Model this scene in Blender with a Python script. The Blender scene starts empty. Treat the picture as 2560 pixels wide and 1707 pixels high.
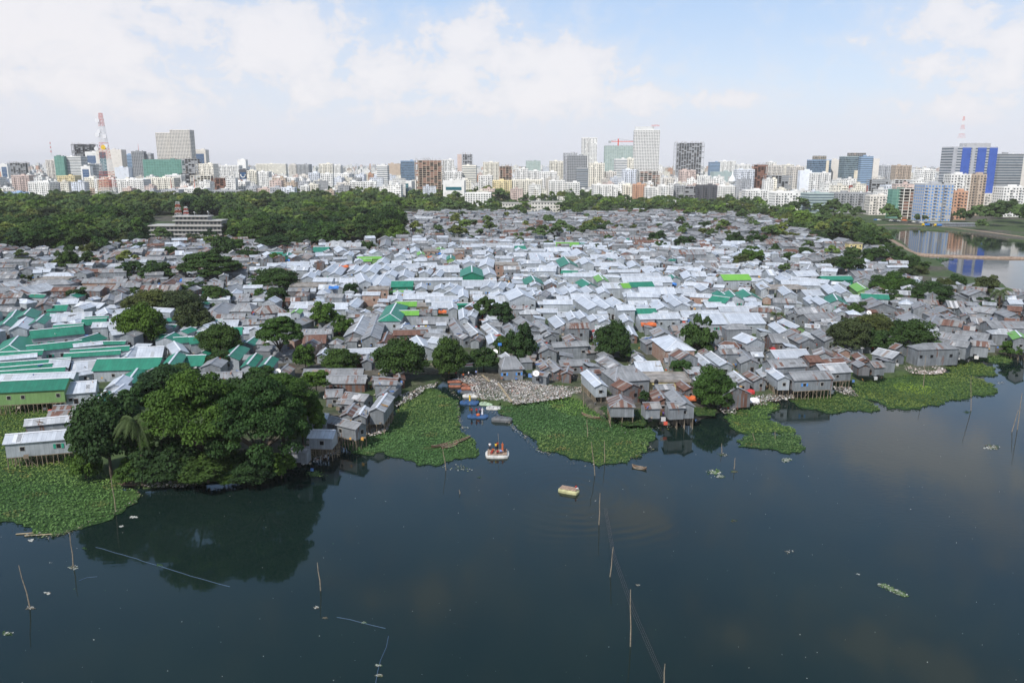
import bpy, math, random
import numpy as np
from mathutils import Vector, Matrix, Euler
R = math.radians
rnd = random.Random(11)
SC = bpy.context.scene
COL = SC.collection
# ---------------------------------------------------------------- camera
CAMZ = 60.0
PITCH = R(12.6)
F = 1991.1
cam_d = bpy.data.cameras.new('camera')
cam = bpy.data.objects.new('camera', cam_d); COL.objects.link(cam)
cam.location = (0, 0, CAMZ)
RM = (Matrix.Rotation(R(90) - PITCH, 3, 'X') @ Matrix.Rotation(R(0.15), 3, 'Z'))
cam.rotation_euler = RM.to_euler()
cam_d.sensor_width = 36; cam_d.lens = 28.0
cam_d.clip_start = 1; cam_d.clip_end = 60000
SC.camera = cam
RMI = RM.transposed()

def ray(x, y):
    return RM @ Vector(((x - 1280) / F, -(y - 853.5) / F, -1))
def G(x, y, z=0.0):
    d = ray(x, y)
    t = (z - CAMZ) / d.z if d.z < -1e-4 else 14000
    return Vector((d.x * t, d.y * t, z))
def atY(x, y, Y):
    d = ray(x, y); t = Y / d.y
    return Vector((d.x * t, Y, CAMZ + d.z * t))
def proj(p):
    q = RMI @ (Vector(p) - Vector((0, 0, CAMZ)))
    if q.z > -1: return None
    return (1280 + q.x / -q.z * F, 853.5 - q.y / -q.z * F)
def mpp(p):
    return (Vector(p) - Vector((0, 0, CAMZ))).length / F
REG = {'A': (0, 540, 3.675), 'B': (640, 540, 3.675), 'C': (1280, 540, 3.675), 'D': (1920, 540, 3.675),
       'E': (0, 900, 3.267), 'Q': (640, 880, 3.675), 'H': (1280, 780, 3.675), 'I': (1920, 780, 3.675),
       'S': (0, 240, 3.675), 'T': (640, 240, 3.675), 'U': (1280, 240, 3.675), 'V': (1920, 240, 3.675),
       'O': (0, 0, 1 / 1.08844), 'P': (0, 0, 1.0), 'Z': (1120, 900, 5.6), 'Y': (1360, 1100, 5.2275),
       'W': (0, 1280, 2.352), 'X': (1300, 1280, 1.8667)}
def px(reg, x, y):
    a, b, s = REG[reg]
    return a + x / s, b + y / s
def GR(reg, x, y, z=0.0):
    return G(*px(reg, x, y), z)
def in_poly(x, y, poly):
    c = False; j = len(poly) - 1
    for i in range(len(poly)):
        xi, yi = poly[i][:2]; xj, yj = poly[j][:2]
        if (yi > y) != (yj > y) and x < (xj - xi) * (y - yi) / (yj - yi) + xi: c = not c
        j = i
    return c

# ---------------------------------------------------------------- object helpers
def tag(o, label=None, cat=None, group=None, kind=None):
    if label: o['label'] = label
    if cat: o['category'] = cat
    if group: o['group'] = group
    if kind: o['kind'] = kind
    return o
def empty(name, loc, rz=0.0):
    o = bpy.data.objects.new(name, None); COL.objects.link(o)
    o.location = loc; o.rotation_euler = (0, 0, rz); o.empty_display_size = .5
    return o
MATS = {}
class MB:
    def __init__(s):
        s.v = []; s.f = []; s.m = []; s.uv = []; s.s = []; s.c = []; s.seed = 0.0; s.col = (1, 1, 1, 1)
    def face(s, pts, mat, uv=None):
        n = len(s.v); k = len(pts)
        s.v.extend([tuple(p) for p in pts]); s.f.append(tuple(range(n, n + k))); s.m.append(mat)
        s.uv.extend(uv if uv else [(0.0, 0.0)] * k); s.s.append(s.seed); s.c.append(s.col)
    def box(s, c, d, mat, rz=0.0, skip=()):
        hx, hy, hz = d[0] / 2, d[1] / 2, d[2] / 2
        ca, sa = math.cos(rz), math.sin(rz)
        def P(x, y, z): return (c[0] + x * ca - y * sa, c[1] + x * sa + y * ca, c[2] + z)
        a, b = d[0], d[1]; h = d[2]
        u0 = rnd.random() * 7 if False else 0.0
        F4 = [('f', [(-hx, -hy, -hz), (hx, -hy, -hz), (hx, -hy, hz), (-hx, -hy, hz)], a),
              ('r', [(hx, -hy, -hz), (hx, hy, -hz), (hx, hy, hz), (hx, -hy, hz)], b),
              ('b', [(hx, hy, -hz), (-hx, hy, -hz), (-hx, hy, hz), (hx, hy, hz)], a),
              ('l', [(-hx, hy, -hz), (-hx, -hy, -hz), (-hx, -hy, hz), (-hx, hy, hz)], b)]
        for k, q, w in F4:
            if k in skip: continue
            s.face([P(*p) for p in q], mat, [(u0, 0), (u0 + w, 0), (u0 + w, h), (u0, h)])
        if 't' not in skip:
            s.face([P(-hx, -hy, hz), P(hx, -hy, hz), P(hx, hy, hz), P(-hx, hy, hz)], mat, [(0, 0), (a, 0), (a, b), (0, b)])
        if 'd' not in skip:
            s.face([P(-hx, hy, -hz), P(hx, hy, -hz), P(hx, -hy, -hz), P(-hx, -hy, -hz)], mat, [(0, 0), (a, 0), (a, b), (0, b)])
    def tube(s, pts, rad, mat, n=6, cap=True):
        rings = []
        for i, p in enumerate(pts):
            p = Vector(p)
            a = Vector(pts[max(i - 1, 0)]); b = Vector(pts[min(i + 1, len(pts) - 1)])
            d = (b - a).normalized() if (b - a).length > 1e-6 else Vector((0, 0, 1))
            up = Vector((1, 0, 0)) if abs(d.z) > .9 else Vector((0, 0, 1))
            x = d.cross(up).normalized(); y = d.cross(x)
            r = rad[i] if isinstance(rad, (list, tuple)) else rad
            rings.append([p + x * (r * math.cos(2 * math.pi * k / n)) + y * (r * math.sin(2 * math.pi * k / n)) for k in range(n)])
        for i in range(len(rings) - 1):
            for k in range(n):
                s.face([rings[i][k], rings[i][(k + 1) % n], rings[i + 1][(k + 1) % n], rings[i + 1][k]][::-1], mat, [(k * .1, i), (k * .1 + .1, i), (k * .1 + .1, i + 1), (k * .1, i + 1)])
        if cap:
            s.face(rings[0], mat); s.face(rings[-1][::-1], mat)
    def build(s, name, parent=None, loc=None, smooth=False, link=True):
        me = bpy.data.meshes.new(name)
        me.from_pydata(s.v, [], s.f)
        keys = sorted(set(s.m))
        for k in keys: me.materials.append(MATS[k])
        ix = {k: i for i, k in enumerate(keys)}
        me.polygons.foreach_set('material_index', [ix[k] for k in s.m])
        uvl = me.uv_layers.new(name='UVMap')
        uvl.data.foreach_set('uv', np.array(s.uv, dtype=np.float32).ravel())
        a = me.attributes.new('seed', 'FLOAT', 'FACE'); a.data.foreach_set('value', np.array(s.s, dtype=np.float32))
        a = me.attributes.new('col', 'FLOAT_COLOR', 'FACE'); a.data.foreach_set('color', np.array(s.c, dtype=np.float32).ravel())
        if smooth: me.polygons.foreach_set('use_smooth', [True] * len(s.f))
        me.update()
        if not link: return me
        o = bpy.data.objects.new(name, me); COL.objects.link(o)
        if parent: o.parent = parent
        if loc is not None: o.location = loc
        return o
    def merge(s, o, M):
        """append another builder transformed by matrix M"""
        n = len(s.v)
        s.v.extend([tuple(M @ Vector(p)) for p in o.v])
        s.f.extend([tuple(i + n for i in f) for f in o.f]); s.m.extend(o.m); s.uv.extend(o.uv); s.s.extend(o.s); s.c.extend(o.c)
def inst(name, me, parent=None, loc=(0, 0, 0), rot=(0, 0, 0), sc=(1, 1, 1)):
    o = bpy.data.objects.new(name, me); COL.objects.link(o)
    if parent: o.parent = parent
    o.location = loc; o.rotation_euler = rot; o.scale = sc
    return o

# ---------------------------------------------------------------- materials
class NT:
    def __init__(s, name):
        s.mat = bpy.data.materials.new(name); s.mat.use_nodes = True
        s.t = s.mat.node_tree; s.b = s.t.nodes['Principled BSDF']
    def n(s, typ, **kw):
        nd = s.t.nodes.new(typ)
        ins = kw.pop('ins', {})
        for k, v in kw.items(): setattr(nd, k, v)
        for k, v in ins.items(): s.set(nd.inputs[k], v)
        return nd
    def set(s, sock, v):
        if isinstance(v, bpy.types.NodeSocket): s.t.links.new(v, sock)
        else: sock.default_value = v
    def math(s, op, a, b=0.0, c=0.0):
        nd = s.n('ShaderNodeMath', operation=op); s.set(nd.inputs[0], a); s.set(nd.inputs[1], b)
        if op in ('SMOOTH_MIN', 'MULTIPLY_ADD', 'COMPARE'): s.set(nd.inputs[2], c)
        return nd.outputs[0]
    def mix(s, f, a, b, typ='MIX'):
        nd = s.n('ShaderNodeMix', data_type='RGBA', blend_type=typ)
        s.set(nd.inputs[0], f); s.set(nd.inputs[6], a); s.set(nd.inputs[7], b)
        return nd.outputs[2]
    def ramp(s, f, stops, interp='LINEAR'):
        nd = s.n('ShaderNodeValToRGB'); s.set(nd.inputs[0], f)
        cr = nd.color_ramp; cr.interpolation = interp
        while len(cr.elements) < len(stops): cr.elements.new(.5)
        for e, (p, c) in zip(cr.elements, stops):
            e.position = p; e.color = c if len(c) == 4 else (*c, 1)
        return nd.outputs[0]
    def maprange(s, v, a, b, c=0.0, d=1.0, smooth=True):
        nd = s.n('ShaderNodeMapRange', interpolation_type='SMOOTHSTEP' if smooth else 'LINEAR')
        s.set(nd.inputs[0], v); nd.inputs[1].default_value = a; nd.inputs[2].default_value = b
        nd.inputs[3].default_value = c; nd.inputs[4].default_value = d
        return nd.outputs[0]
    def noise(s, vec, scale, detail=3, rough=.55, w=None):
        nd = s.n('ShaderNodeTexNoise', noise_dimensions='4D' if w is not None else '3D')
        if vec is not None: s.set(nd.inputs['Vector'], vec)
        if w is not None: s.set(nd.inputs['W'], w)
        nd.inputs['Scale'].default_value = scale; nd.inputs['Detail'].default_value = detail; nd.inputs['Roughness'].default_value = rough
        return nd.outputs[0]
    def bump(s, h, strength=.3, dist=.1):
        nd = s.n('ShaderNodeBump'); nd.inputs['Strength'].default_value = strength; nd.inputs['Distance'].default_value = dist
        s.set(nd.inputs['Height'], h); s.t.links.new(nd.outputs[0], s.b.inputs['Normal'])
    def fin(s, key, color=None, rough=.7, metal=0.0, spec=.3):
        if color is not None: s.set(s.b.inputs['Base Color'], color)
        s.set(s.b.inputs['Roughness'], rough); s.set(s.b.inputs['Metallic'], metal)
        s.set(s.b.inputs['Specular IOR Level'], spec)
        MATS[key] = s.mat
        return s.mat
def c4(r, g, b): return (r, g, b, 1)

def simple(key, name, col, rough=.7, var=.25, scale=1.5, metal=0.0, spec=.3):
    t = NT(name); tc = t.n('ShaderNodeTexCoord')
    nz = t.noise(tc.outputs['Object'], scale, 4, .6)
    k = t.maprange(nz, .3, .7, 1 - var, 1 + var)
    col2 = t.mix(1.0, c4(*col), t.n('ShaderNodeCombineColor', ins={0: k, 1: k, 2: k}).outputs[0], 'MULTIPLY')
    return t.fin(key, col2, rough, metal, spec)

def sheet_mat(key, name, base, dark, rust=0.0, rough=.5, metal=.25, var=.12, sheet=.85, spec=.4):
    """corrugated sheets: tone differs per sheet, streaks, stains and rust, fine corrugation bump"""
    t = NT(name)
    uv = t.n('ShaderNodeUVMap', uv_map='UVMap').outputs[0]
    sd = t.n('ShaderNodeAttribute', attribute_name='seed').outputs['Fac']
    sx = t.n('ShaderNodeSeparateXYZ', ins={0: uv})
    u, v = sx.outputs[0], sx.outputs[1]
    fu = t.math('FLOOR', t.math('DIVIDE', u, sheet)); fv = t.math('FLOOR', t.math('DIVIDE', v, 2.6))
    s100 = t.math('MULTIPLY', sd, 97.0)
    wn = t.n('ShaderNodeTexWhiteNoise', noise_dimensions='3D', ins={'Vector': t.n('ShaderNodeCombineXYZ', ins={0: fu, 1: fv, 2: s100}).outputs[0]}).outputs['Value']
    wcol = t.n('ShaderNodeTexWhiteNoise', noise_dimensions='2D', ins={'Vector': t.n('ShaderNodeCombineXYZ', ins={0: fu, 1: s100}).outputs[0]}).outputs['Value']
    vec = t.n('ShaderNodeCombineXYZ', ins={0: t.math('MULTIPLY', u, 1.3), 1: t.math('MULTIPLY', v, .28), 2: s100}).outputs[0]
    streak = t.noise(vec, 1.1, 5, .65)
    blot = t.noise(t.n('ShaderNodeCombineXYZ', ins={0: u, 1: v, 2: s100}).outputs[0], .35, 4, .6)
    col = t.mix(t.maprange(t.math('ADD', t.math('MULTIPLY', blot, .6), t.math('MULTIPLY', streak, .5)), .38, .75), c4(*base), c4(*dark))
    k = t.maprange(t.math('ADD', t.math('MULTIPLY', wn, .6), t.math('MULTIPLY', wcol, .4)), 0, 1, 1 - var, 1 + var, False)
    hs = t.n('ShaderNodeTexWhiteNoise', noise_dimensions='1D', ins={'W': s100}).outputs['Value']
    k2 = t.math('MULTIPLY', k, t.maprange(hs, 0, 1, .86, 1.1, False))
    col = t.mix(1.0, col, t.n('ShaderNodeCombineColor', ins={0: k2, 1: k2, 2: k2}).outputs[0], 'MULTIPLY')
    # side-lap lines between sheets
    fr = t.math('FRACT', t.math('DIVIDE', u, sheet))
    lap = t.math('LESS_THAN', fr, .09)
    col = t.mix(t.math('MULTIPLY', lap, .35), col, c4(dark[0] * .5, dark[1] * .5, dark[2] * .5))
    met = metal
    if rust > 0:
        rsel = t.math('ADD', t.math('MULTIPLY', wcol, .55), t.math('MULTIPLY', streak, .9))
        rm = t.maprange(rsel, 1.02 - rust * .75, 1.12 - rust * .75)
        rc = t.ramp(streak, [(.3, (.085, .042, .032)), (.55, (.145, .075, .055)), (.75, (.22, .145, .115))])
        col = t.mix(rm, col, rc)
        met = t.math('MULTIPLY', t.math('SUBTRACT', 1.0, rm), metal)
    wave = t.math('SINE', t.math('MULTIPLY', u, 2 * math.pi / .28))
    t.bump(t.math('ADD', t.math('MULTIPLY', wave, .05), t.math('MULTIPLY', streak, .3)), .5, .08)
    return t.fin(key, col, rough, met, spec)
sheet_mat('S', 'new_silver_sheet', (.59, .62, .665), (.44, .47, .515), rust=0.0, rough=.42, metal=.22, var=.12)
sheet_mat('G', 'weathered_grey_sheet', (.305, .312, .322), (.195, .200, .208), rust=.10, rough=.6, metal=.15, var=.2)
sheet_mat('K', 'bright_aged_sheet', (.50, .515, .53), (.30, .31, .325), rust=.05, rough=.5, metal=.15, var=.22)
sheet_mat('M', 'part_rusted_sheet', (.31, .30, .295), (.20, .195, .19), rust=.44, rough=.7, metal=.15, var=.2)
sheet_mat('R', 'rusted_sheet', (.22, .19, .18), (.15, .12, .11), rust=.80, rough=.85, metal=.0, var=.2)
sheet_mat('E', 'emerald_painted_sheet', (.026, .195, .125), (.022, .145, .096), rust=0.0, rough=.5, metal=0, var=.13)
sheet_mat('L', 'lime_painted_sheet', (.16, .39, .06), (.13, .32, .05), rust=0.0, rough=.45, metal=0, var=.06)
sheet_mat('s', 'silver_wall_sheet', (.44, .475, .51), (.31, .34, .365), rust=0.0, rough=.5, metal=.3, var=.12)
sheet_mat('g', 'grey_wall_sheet', (.26, .28, .30), (.165, .18, .195), rust=.06, rough=.6, metal=.2, var=.2)
sheet_mat('r', 'rusty_wall_sheet', (.17, .17, .18), (.10, .10, .105), rust=.40, rough=.75, metal=.1, var=.2)
sheet_mat('e', 'emerald_wall_sheet', (.014, .17, .10), (.01, .12, .07), rust=0.0, rough=.5, metal=0, var=.08)
sheet_mat('l', 'lime_wall_sheet', (.20, .34, .13), (.16, .27, .10), rust=0.0, rough=.5, metal=0, var=.08)
sheet_mat('P', 'blue_sheet', (.05, .16, .42), (.04, .12, .33), rust=0.0, rough=.5, metal=0, var=.1)
simple('y', 'yellow_plaster', (.50, .42, .20), .85, .2, .8)
simple('cap', 'ridge_cap_metal', (.82, .83, .85), .4, .12, .6, .3)
simple('capg', 'dull_ridge_cap', (.30, .31, .33), .5, .2, .6, .2)
simple('conc', 'weathered_concrete', (.27, .25, .23), .9, .35, .4)
simple('conc2', 'pale_concrete', (.42, .41, .385), .9, .3, .15)
simple('white', 'white_paint', (.74, .74, .72), .6, .12, .3)
simple('bamboo', 'weathered_bamboo', (.25, .20, .145), .8, .35, 2.0)
simple('pale_bamboo', 'pale_bamboo', (.33, .27, .18), .8, .3, 2.0)
simple('wood', 'boat_timber', (.12, .07, .045), .75, .4, 2.0)
simple('bark', 'tree_bark', (.085, .068, .052), .95, .4, 3.0)
simple('dark', 'dark_opening', (.012, .012, .014), .6, .2, 1.0)
simple('frame', 'window_frame', (.42, .40, .36), .7, .2, 1.0)
simple('gshut', 'green_shutter', (.03, .28, .19), .6, .15, 1.0)
simple('bshut', 'blue_shutter', (.08, .26, .62), .6, .15, 1.0)
simple('orange', 'orange_cloth', (.50, .12, .04), .8, .2, 1.0)
simple('redc', 'red_cloth', (.36, .035, .035), .8, .2, 1.0)
simple('bluec', 'blue_tarp', (.05, .18, .50), .7, .2, 1.0)
simple('yellowc', 'yellow_cloth', (.72, .48, .04), .8, .2, 1.0)
simple('whitec', 'white_cloth', (.72, .72, .74), .8, .1, 1.0)
simple('blackp', 'black_plastic', (.015, .015, .017), .4, .1, 1.0)
simple('skin', 'brown_skin', (.16, .085, .05), .6, .1, 3.0)
simple('hair', 'black_hair', (.01, .009, .008), .5, .1, 3.0)
simple('darkc', 'dark_cloth', (.025, .028, .04), .8, .2, 3.0)
simple('purplec', 'purple_cloth', (.16, .10, .30), .8, .2, 3.0)
simple('lbluec', 'pale_blue_cloth', (.25, .33, .62), .8, .2, 3.0)
simple('raftblue', 'blue_foam_cover', (.035, .085, .19), .55, .25, 1.0)
simple('raftwhite', 'white_foam_cover', (.50, .49, .46), .6, .2, 1.0)
simple('raftorange', 'orange_foam_cover', (.30, .12, .075), .6, .2, 1.0)
simple('raftyel', 'yellowed_foam_cover', (.38, .37, .20), .6, .2, 1.0)
simple('raftgrey', 'grey_foam_cover', (.11, .115, .12), .6, .2, 1.0)
simple('raftgreen', 'pale_green_foam_cover', (.36, .46, .32), .6, .2, 1.0)
simple('deck', 'raft_deck_boards', (.33, .23, .17), .8, .3, 2.0)
simple('redp', 'red_mast_paint', (.62, .10, .07), .6, .1, 1.0)
simple('towerwhite', 'white_mast_paint', (.80, .80, .80), .6, .05, 1.0)
simple('netline', 'thin_line', (.16, .12, .12), .8, .1, 1.0)
simple('bluerope', 'blue_rope', (.08, .13, .21), .7, .1, 1.0)
simple('greyp', 'grey_metal_paint', (.35, .36, .37), .5, .15, 1.0)
def brick_mat():
    t = NT('old_brickwork')
    uv = t.n('ShaderNodeUVMap', uv_map='UVMap').outputs[0]
    br = t.n('ShaderNodeTexBrick', ins={'Vector': uv, 'Scale': 1.0, 'Color1': c4(.24, .11, .075), 'Color2': c4(.30, .17, .12), 'Mortar': c4(.30, .27, .24)})
    br.inputs['Brick Width'].default_value = .5; br.inputs['Row Height'].default_value = .2; br.inputs['Mortar Size'].default_value = .025
    tc = t.n('ShaderNodeTexCoord').outputs['Object']
    nz = t.noise(tc, .6, 5, .65)
    col = t.mix(t.maprange(nz, .45, .7), br.outputs['Color'], c4(.34, .29, .25))
    t.fin('b', col, .9)
brick_mat()
# ---------------------------------------------------------------- more materials
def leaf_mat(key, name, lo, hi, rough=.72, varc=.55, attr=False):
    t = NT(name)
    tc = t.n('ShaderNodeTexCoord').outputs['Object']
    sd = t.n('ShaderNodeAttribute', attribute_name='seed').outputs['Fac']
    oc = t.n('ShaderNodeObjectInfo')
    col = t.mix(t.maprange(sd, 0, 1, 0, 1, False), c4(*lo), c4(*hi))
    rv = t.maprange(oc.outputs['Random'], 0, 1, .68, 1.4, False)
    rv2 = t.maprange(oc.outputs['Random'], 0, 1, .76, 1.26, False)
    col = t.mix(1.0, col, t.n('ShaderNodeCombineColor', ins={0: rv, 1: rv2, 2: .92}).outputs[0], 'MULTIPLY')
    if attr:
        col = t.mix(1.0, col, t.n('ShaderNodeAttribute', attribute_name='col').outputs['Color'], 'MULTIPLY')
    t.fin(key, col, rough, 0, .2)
    # a little light passes through the leaves
    tr = t.n('ShaderNodeBsdfTranslucent'); t.set(tr.inputs[0], col)
    mx = t.n('ShaderNodeMixShader'); mx.inputs[0].default_value = .22
    out = t.t.nodes['Material Output']
    t.t.links.new(t.b.outputs[0], mx.inputs[1]); t.t.links.new(tr.outputs[0], mx.inputs[2]); t.t.links.new(mx.outputs[0], out.inputs[0])
leaf_mat('Ld', 'dark_green_leaves', (.016, .038, .012), (.048, .095, .024))
leaf_mat('Lm', 'mid_green_leaves', (.022, .054, .012), (.064, .128, .024))
leaf_mat('Lb', 'bright_green_leaves', (.028, .062, .012), (.090, .165, .022))
leaf_mat('Lo', 'olive_leaves', (.036, .050, .020), (.082, .108, .036))
leaf_mat('Lp', 'palm_fronds', (.032, .056, .018), (.095, .135, .045))
leaf_mat('Lx', 'forest_leaves', (.034, .062, .028), (.084, .135, .052), attr=True)
leaf_mat('Lh', 'water_hyacinth_leaves', (.062, .120, .038), (.130, .215, .075), varc=.3, attr=True)

def ground_mat():
    t = NT('trodden_earth'); tc = t.n('ShaderNodeTexCoord').outputs['Object']
    a = t.noise(tc, .02, 6, .6); b = t.noise(tc, .5, 5, .7); c = t.noise(tc, .006, 3, .5)
    col = t.ramp(b, [(.3, (.035, .032, .026)), (.5, (.08, .072, .056)), (.68, (.14, .125, .10))])
    grass = t.ramp(b, [(.3, (.025, .045, .016)), (.7, (.075, .11, .035))])
    col = t.mix(t.maprange(t.math('ADD', a, t.math('MULTIPLY', c, .4)), .62, .74), col, grass)
    t.fin('ground', col, .95)
    t.bump(b, .5, .4)
ground_mat()
def city_ground_mat():
    t = NT('embankment_earth'); tc = t.n('ShaderNodeTexCoord').outputs['Object']
    b = t.noise(tc, .9, 5, .7)
    col = t.ramp(b, [(.3, (.16, .10, .07)), (.5, (.27, .20, .15)), (.7, (.36, .29, .23))])
    t.fin('bank', col, .95); t.bump(b, .5, .3)
city_ground_mat()
def mat_mat():
    t = NT('hyacinth_mat'); tc = t.n('ShaderNodeTexCoord').outputs['Object']
    b = t.noise(tc, 1.6, 5, .7); a = t.noise(tc, .06, 4, .6)
    col = t.ramp(b, [(.3, (.012, .032, .008)), (.55, (.035, .085, .018)), (.75, (.07, .14, .03))])
    col = t.mix(t.maprange(a, .52, .66), col, c4(.05, .10, .025))
    t.fin('matg', col, .8); t.bump(b, .8, .4)
mat_mat()
def water_mat():
    t = NT('dark_lake_water'); tc = t.n('ShaderNodeTexCoord').outputs['Object']
    b = t.b
    mp = t.n('ShaderNodeMapping', ins={'Vector': tc}); mp.inputs['Scale'].default_value = (1.0, 2.2, 1)
    mp.inputs['Rotation'].default_value = (0, 0, R(-14))
    n1 = t.noise(mp.outputs[0], .55, 3, .5)
    patch = t.noise(tc, .018, 3, .55)
    calm = t.maprange(patch, .45, .66, .08, .8)
    n2 = t.noise(tc, .09, 2, .5)
    # rings spreading from the moving rafts
    h = t.math('MULTIPLY', n1, calm)
    h = t.math('ADD', h, t.math('MULTIPLY', n2, .5))
    for (cx, cy, wl, rad, amp) in RIPPLES:
        vv = t.n('ShaderNodeVectorMath', operation='DISTANCE', ins={0: tc, 1: (cx, cy, 0)}).outputs['Value']
        wob = t.math('ADD', vv, t.math('MULTIPLY', t.noise(tc, .05, 2, .5), 6.0))
        rg = t.math('MULTIPLY', t.math('SINE', t.math('MULTIPLY', wob, 2 * math.pi / wl)), t.maprange(vv, 1.5, rad, amp, 0.0))
        h = t.math('ADD', h, rg)
    bp = t.n('ShaderNodeBump'); bp.inputs['Strength'].default_value = 1.0; bp.inputs['Distance'].default_value = .03
    t.set(bp.inputs['Height'], h); t.t.links.new(bp.outputs[0], b.inputs['Normal'])
    murk = t.ramp(t.noise(tc, .03, 4, .6), [(.35, (.0050, .0135, .0120)), (.65, (.0085, .0185, .0150))])
    t.fin('water', murk, .045, 0, .5)
    b.inputs['IOR'].default_value = 1.33
RIPPLES = []
for reg, x, y, wl, rad, amp in (('Z', 690, 1310, 1.1, 22, .9), ('P', 1422, 1228, 2.4, 40, 2.2), ('Z', 420, 800, 1.0, 12, .5), ('P', 2500, 1110, 2.0, 40, .9), ('P', 2380, 1090, 1.7, 34, .7)):
    g = GR(reg, x, y); RIPPLES.append((g.x, g.y, wl, rad, amp * .05))
water_mat()
def facade_mat(key, name, style):
    """wall tone from the 'col' attribute, windows laid out in metres along the wall UVs"""
    t = NT(name)
    uv = t.n('ShaderNodeUVMap', uv_map='UVMap').outputs[0]
    sd = t.n('ShaderNodeAttribute', attribute_name='seed').outputs['Fac']
    wall = t.n('ShaderNodeAttribute', attribute_name='col').outputs['Color']
    sx = t.n('ShaderNodeSeparateXYZ', ins={0: uv}); u, v = sx.outputs[0], sx.outputs[1]
    bw, fh = {'apt': (3.3, 3.1), 'bands': (40, 3.3), 'glass': (2.2, 3.4), 'frame': (4.2, 3.2)}[style]
    bwv = t.math('MULTIPLY', t.maprange(sd, 0, 1, .8, 1.35, False), bw)
    uu = t.math('DIVIDE', u, bwv); vv = t.math('DIVIDE', v, fh)
    fu = t.math('FRACT', uu); fv = t.math('FRACT', vv)
    w0, w1, h0, h1 = {'apt': (.25, .72, .3, .78), 'bands': (-.1, 1.1, .38, .82), 'glass': (.05, .97, .12, .95), 'frame': (.1, .93, .16, .96)}[style]
    m = t.math('MULTIPLY', t.math('GREATER_THAN', fu, w0), t.math('LESS_THAN', fu, w1))
    m = t.math('MULTIPLY', m, t.math('MULTIPLY', t.math('GREATER_THAN', fv, h0), t.math('LESS_THAN', fv, h1)))
    wn = t.n('ShaderNodeTexWhiteNoise', noise_dimensions='3D', ins={'Vector': t.n('ShaderNodeCombineXYZ', ins={0: t.math('FLOOR', uu), 1: t.math('FLOOR', vv), 2: t.math('MULTIPLY', sd, 91)}).outputs[0]}).outputs['Value']
    if style == 'apt':
        m = t.math('MULTIPLY', m, t.math('GREATER_THAN', wn, .12))
        g = t.ramp(wn, [(.2, (.05, .055, .06)), (.6, (.11, .115, .12)), (.95, (.26, .26, .25))])
    elif style == 'frame':
        g = t.ramp(wn, [(.2, (.025, .025, .026)), (.75, (.07, .065, .06)), (.9, (.24, .16, .12))])
    else:
        g = t.ramp(wn, [(.1, (.03, .05, .07)), (.9, (.09, .13, .17))])
    tc = t.n('ShaderNodeTexCoord').outputs['Object']
    dirt = t.noise(tc, .12, 5, .65)
    wl = t.mix(t.maprange(dirt, .45, .75, 0, .45), wall, t.mix(1.0, wall, c4(.55, .53, .5), 'MULTIPLY'))
    col = t.mix(m, wl, g)
    rg = t.math('SUBTRACT', .8, t.math('MULTIPLY', m, .45))
    t.fin(key, col, rg, 0, .3)
for k_, n_, s_ in (('Fa', 'plastered_flats_wall', 'apt'), ('Fb', 'banded_office_wall', 'bands'), ('Fg', 'curtain_glass_wall', 'glass'), ('Ff', 'open_concrete_frame', 'frame')):
    facade_mat(k_, n_, s_)
def col_mat(key, name, rough=.8):
    t = NT(name); tc = t.n('ShaderNodeTexCoord').outputs['Object']
    wall = t.n('ShaderNodeAttribute', attribute_name='col').outputs['Color']
    dirt = t.noise(tc, .15, 5, .65)
    t.fin(key, t.mix(t.maprange(dirt, .45, .78, 0, .5), wall, t.mix(1.0, wall, c4(.5, .48, .46), 'MULTIPLY')), rough, 0, .3)
col_mat('col', 'plain_rendered_wall')
def glassm(key, name, c, rough=.12):
    t = NT(name); t.fin(key, c4(*c), rough, .0, .6)
glassm('wg', 'window_glass', (.055, .065, .075), .2); glassm('wt', 'teal_glass', (.02, .12, .15)); glassm('wb', 'blue_glass', (.03, .09, .20))
def net_mat():
    t = NT('green_scaffold_net'); uv = t.n('ShaderNodeUVMap', uv_map='UVMap').outputs[0]
    wall = t.n('ShaderNodeAttribute', attribute_name='col').outputs['Color']
    br = t.n('ShaderNodeTexBrick', ins={'Vector': uv, 'Scale': 1.0, 'Color1': c4(1, 1, 1), 'Color2': c4(.72, .76, .74), 'Mortar': c4(1.9, 1.7, 1.45)})
    br.offset = 0; br.inputs['Brick Width'].default_value = 5.2; br.inputs['Row Height'].default_value = 3.3; br.inputs['Mortar Size'].default_value = .16
    t.fin('net', t.mix(1.0, wall, br.outputs['Color'], 'MULTIPLY'), .9)
net_mat()

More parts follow.
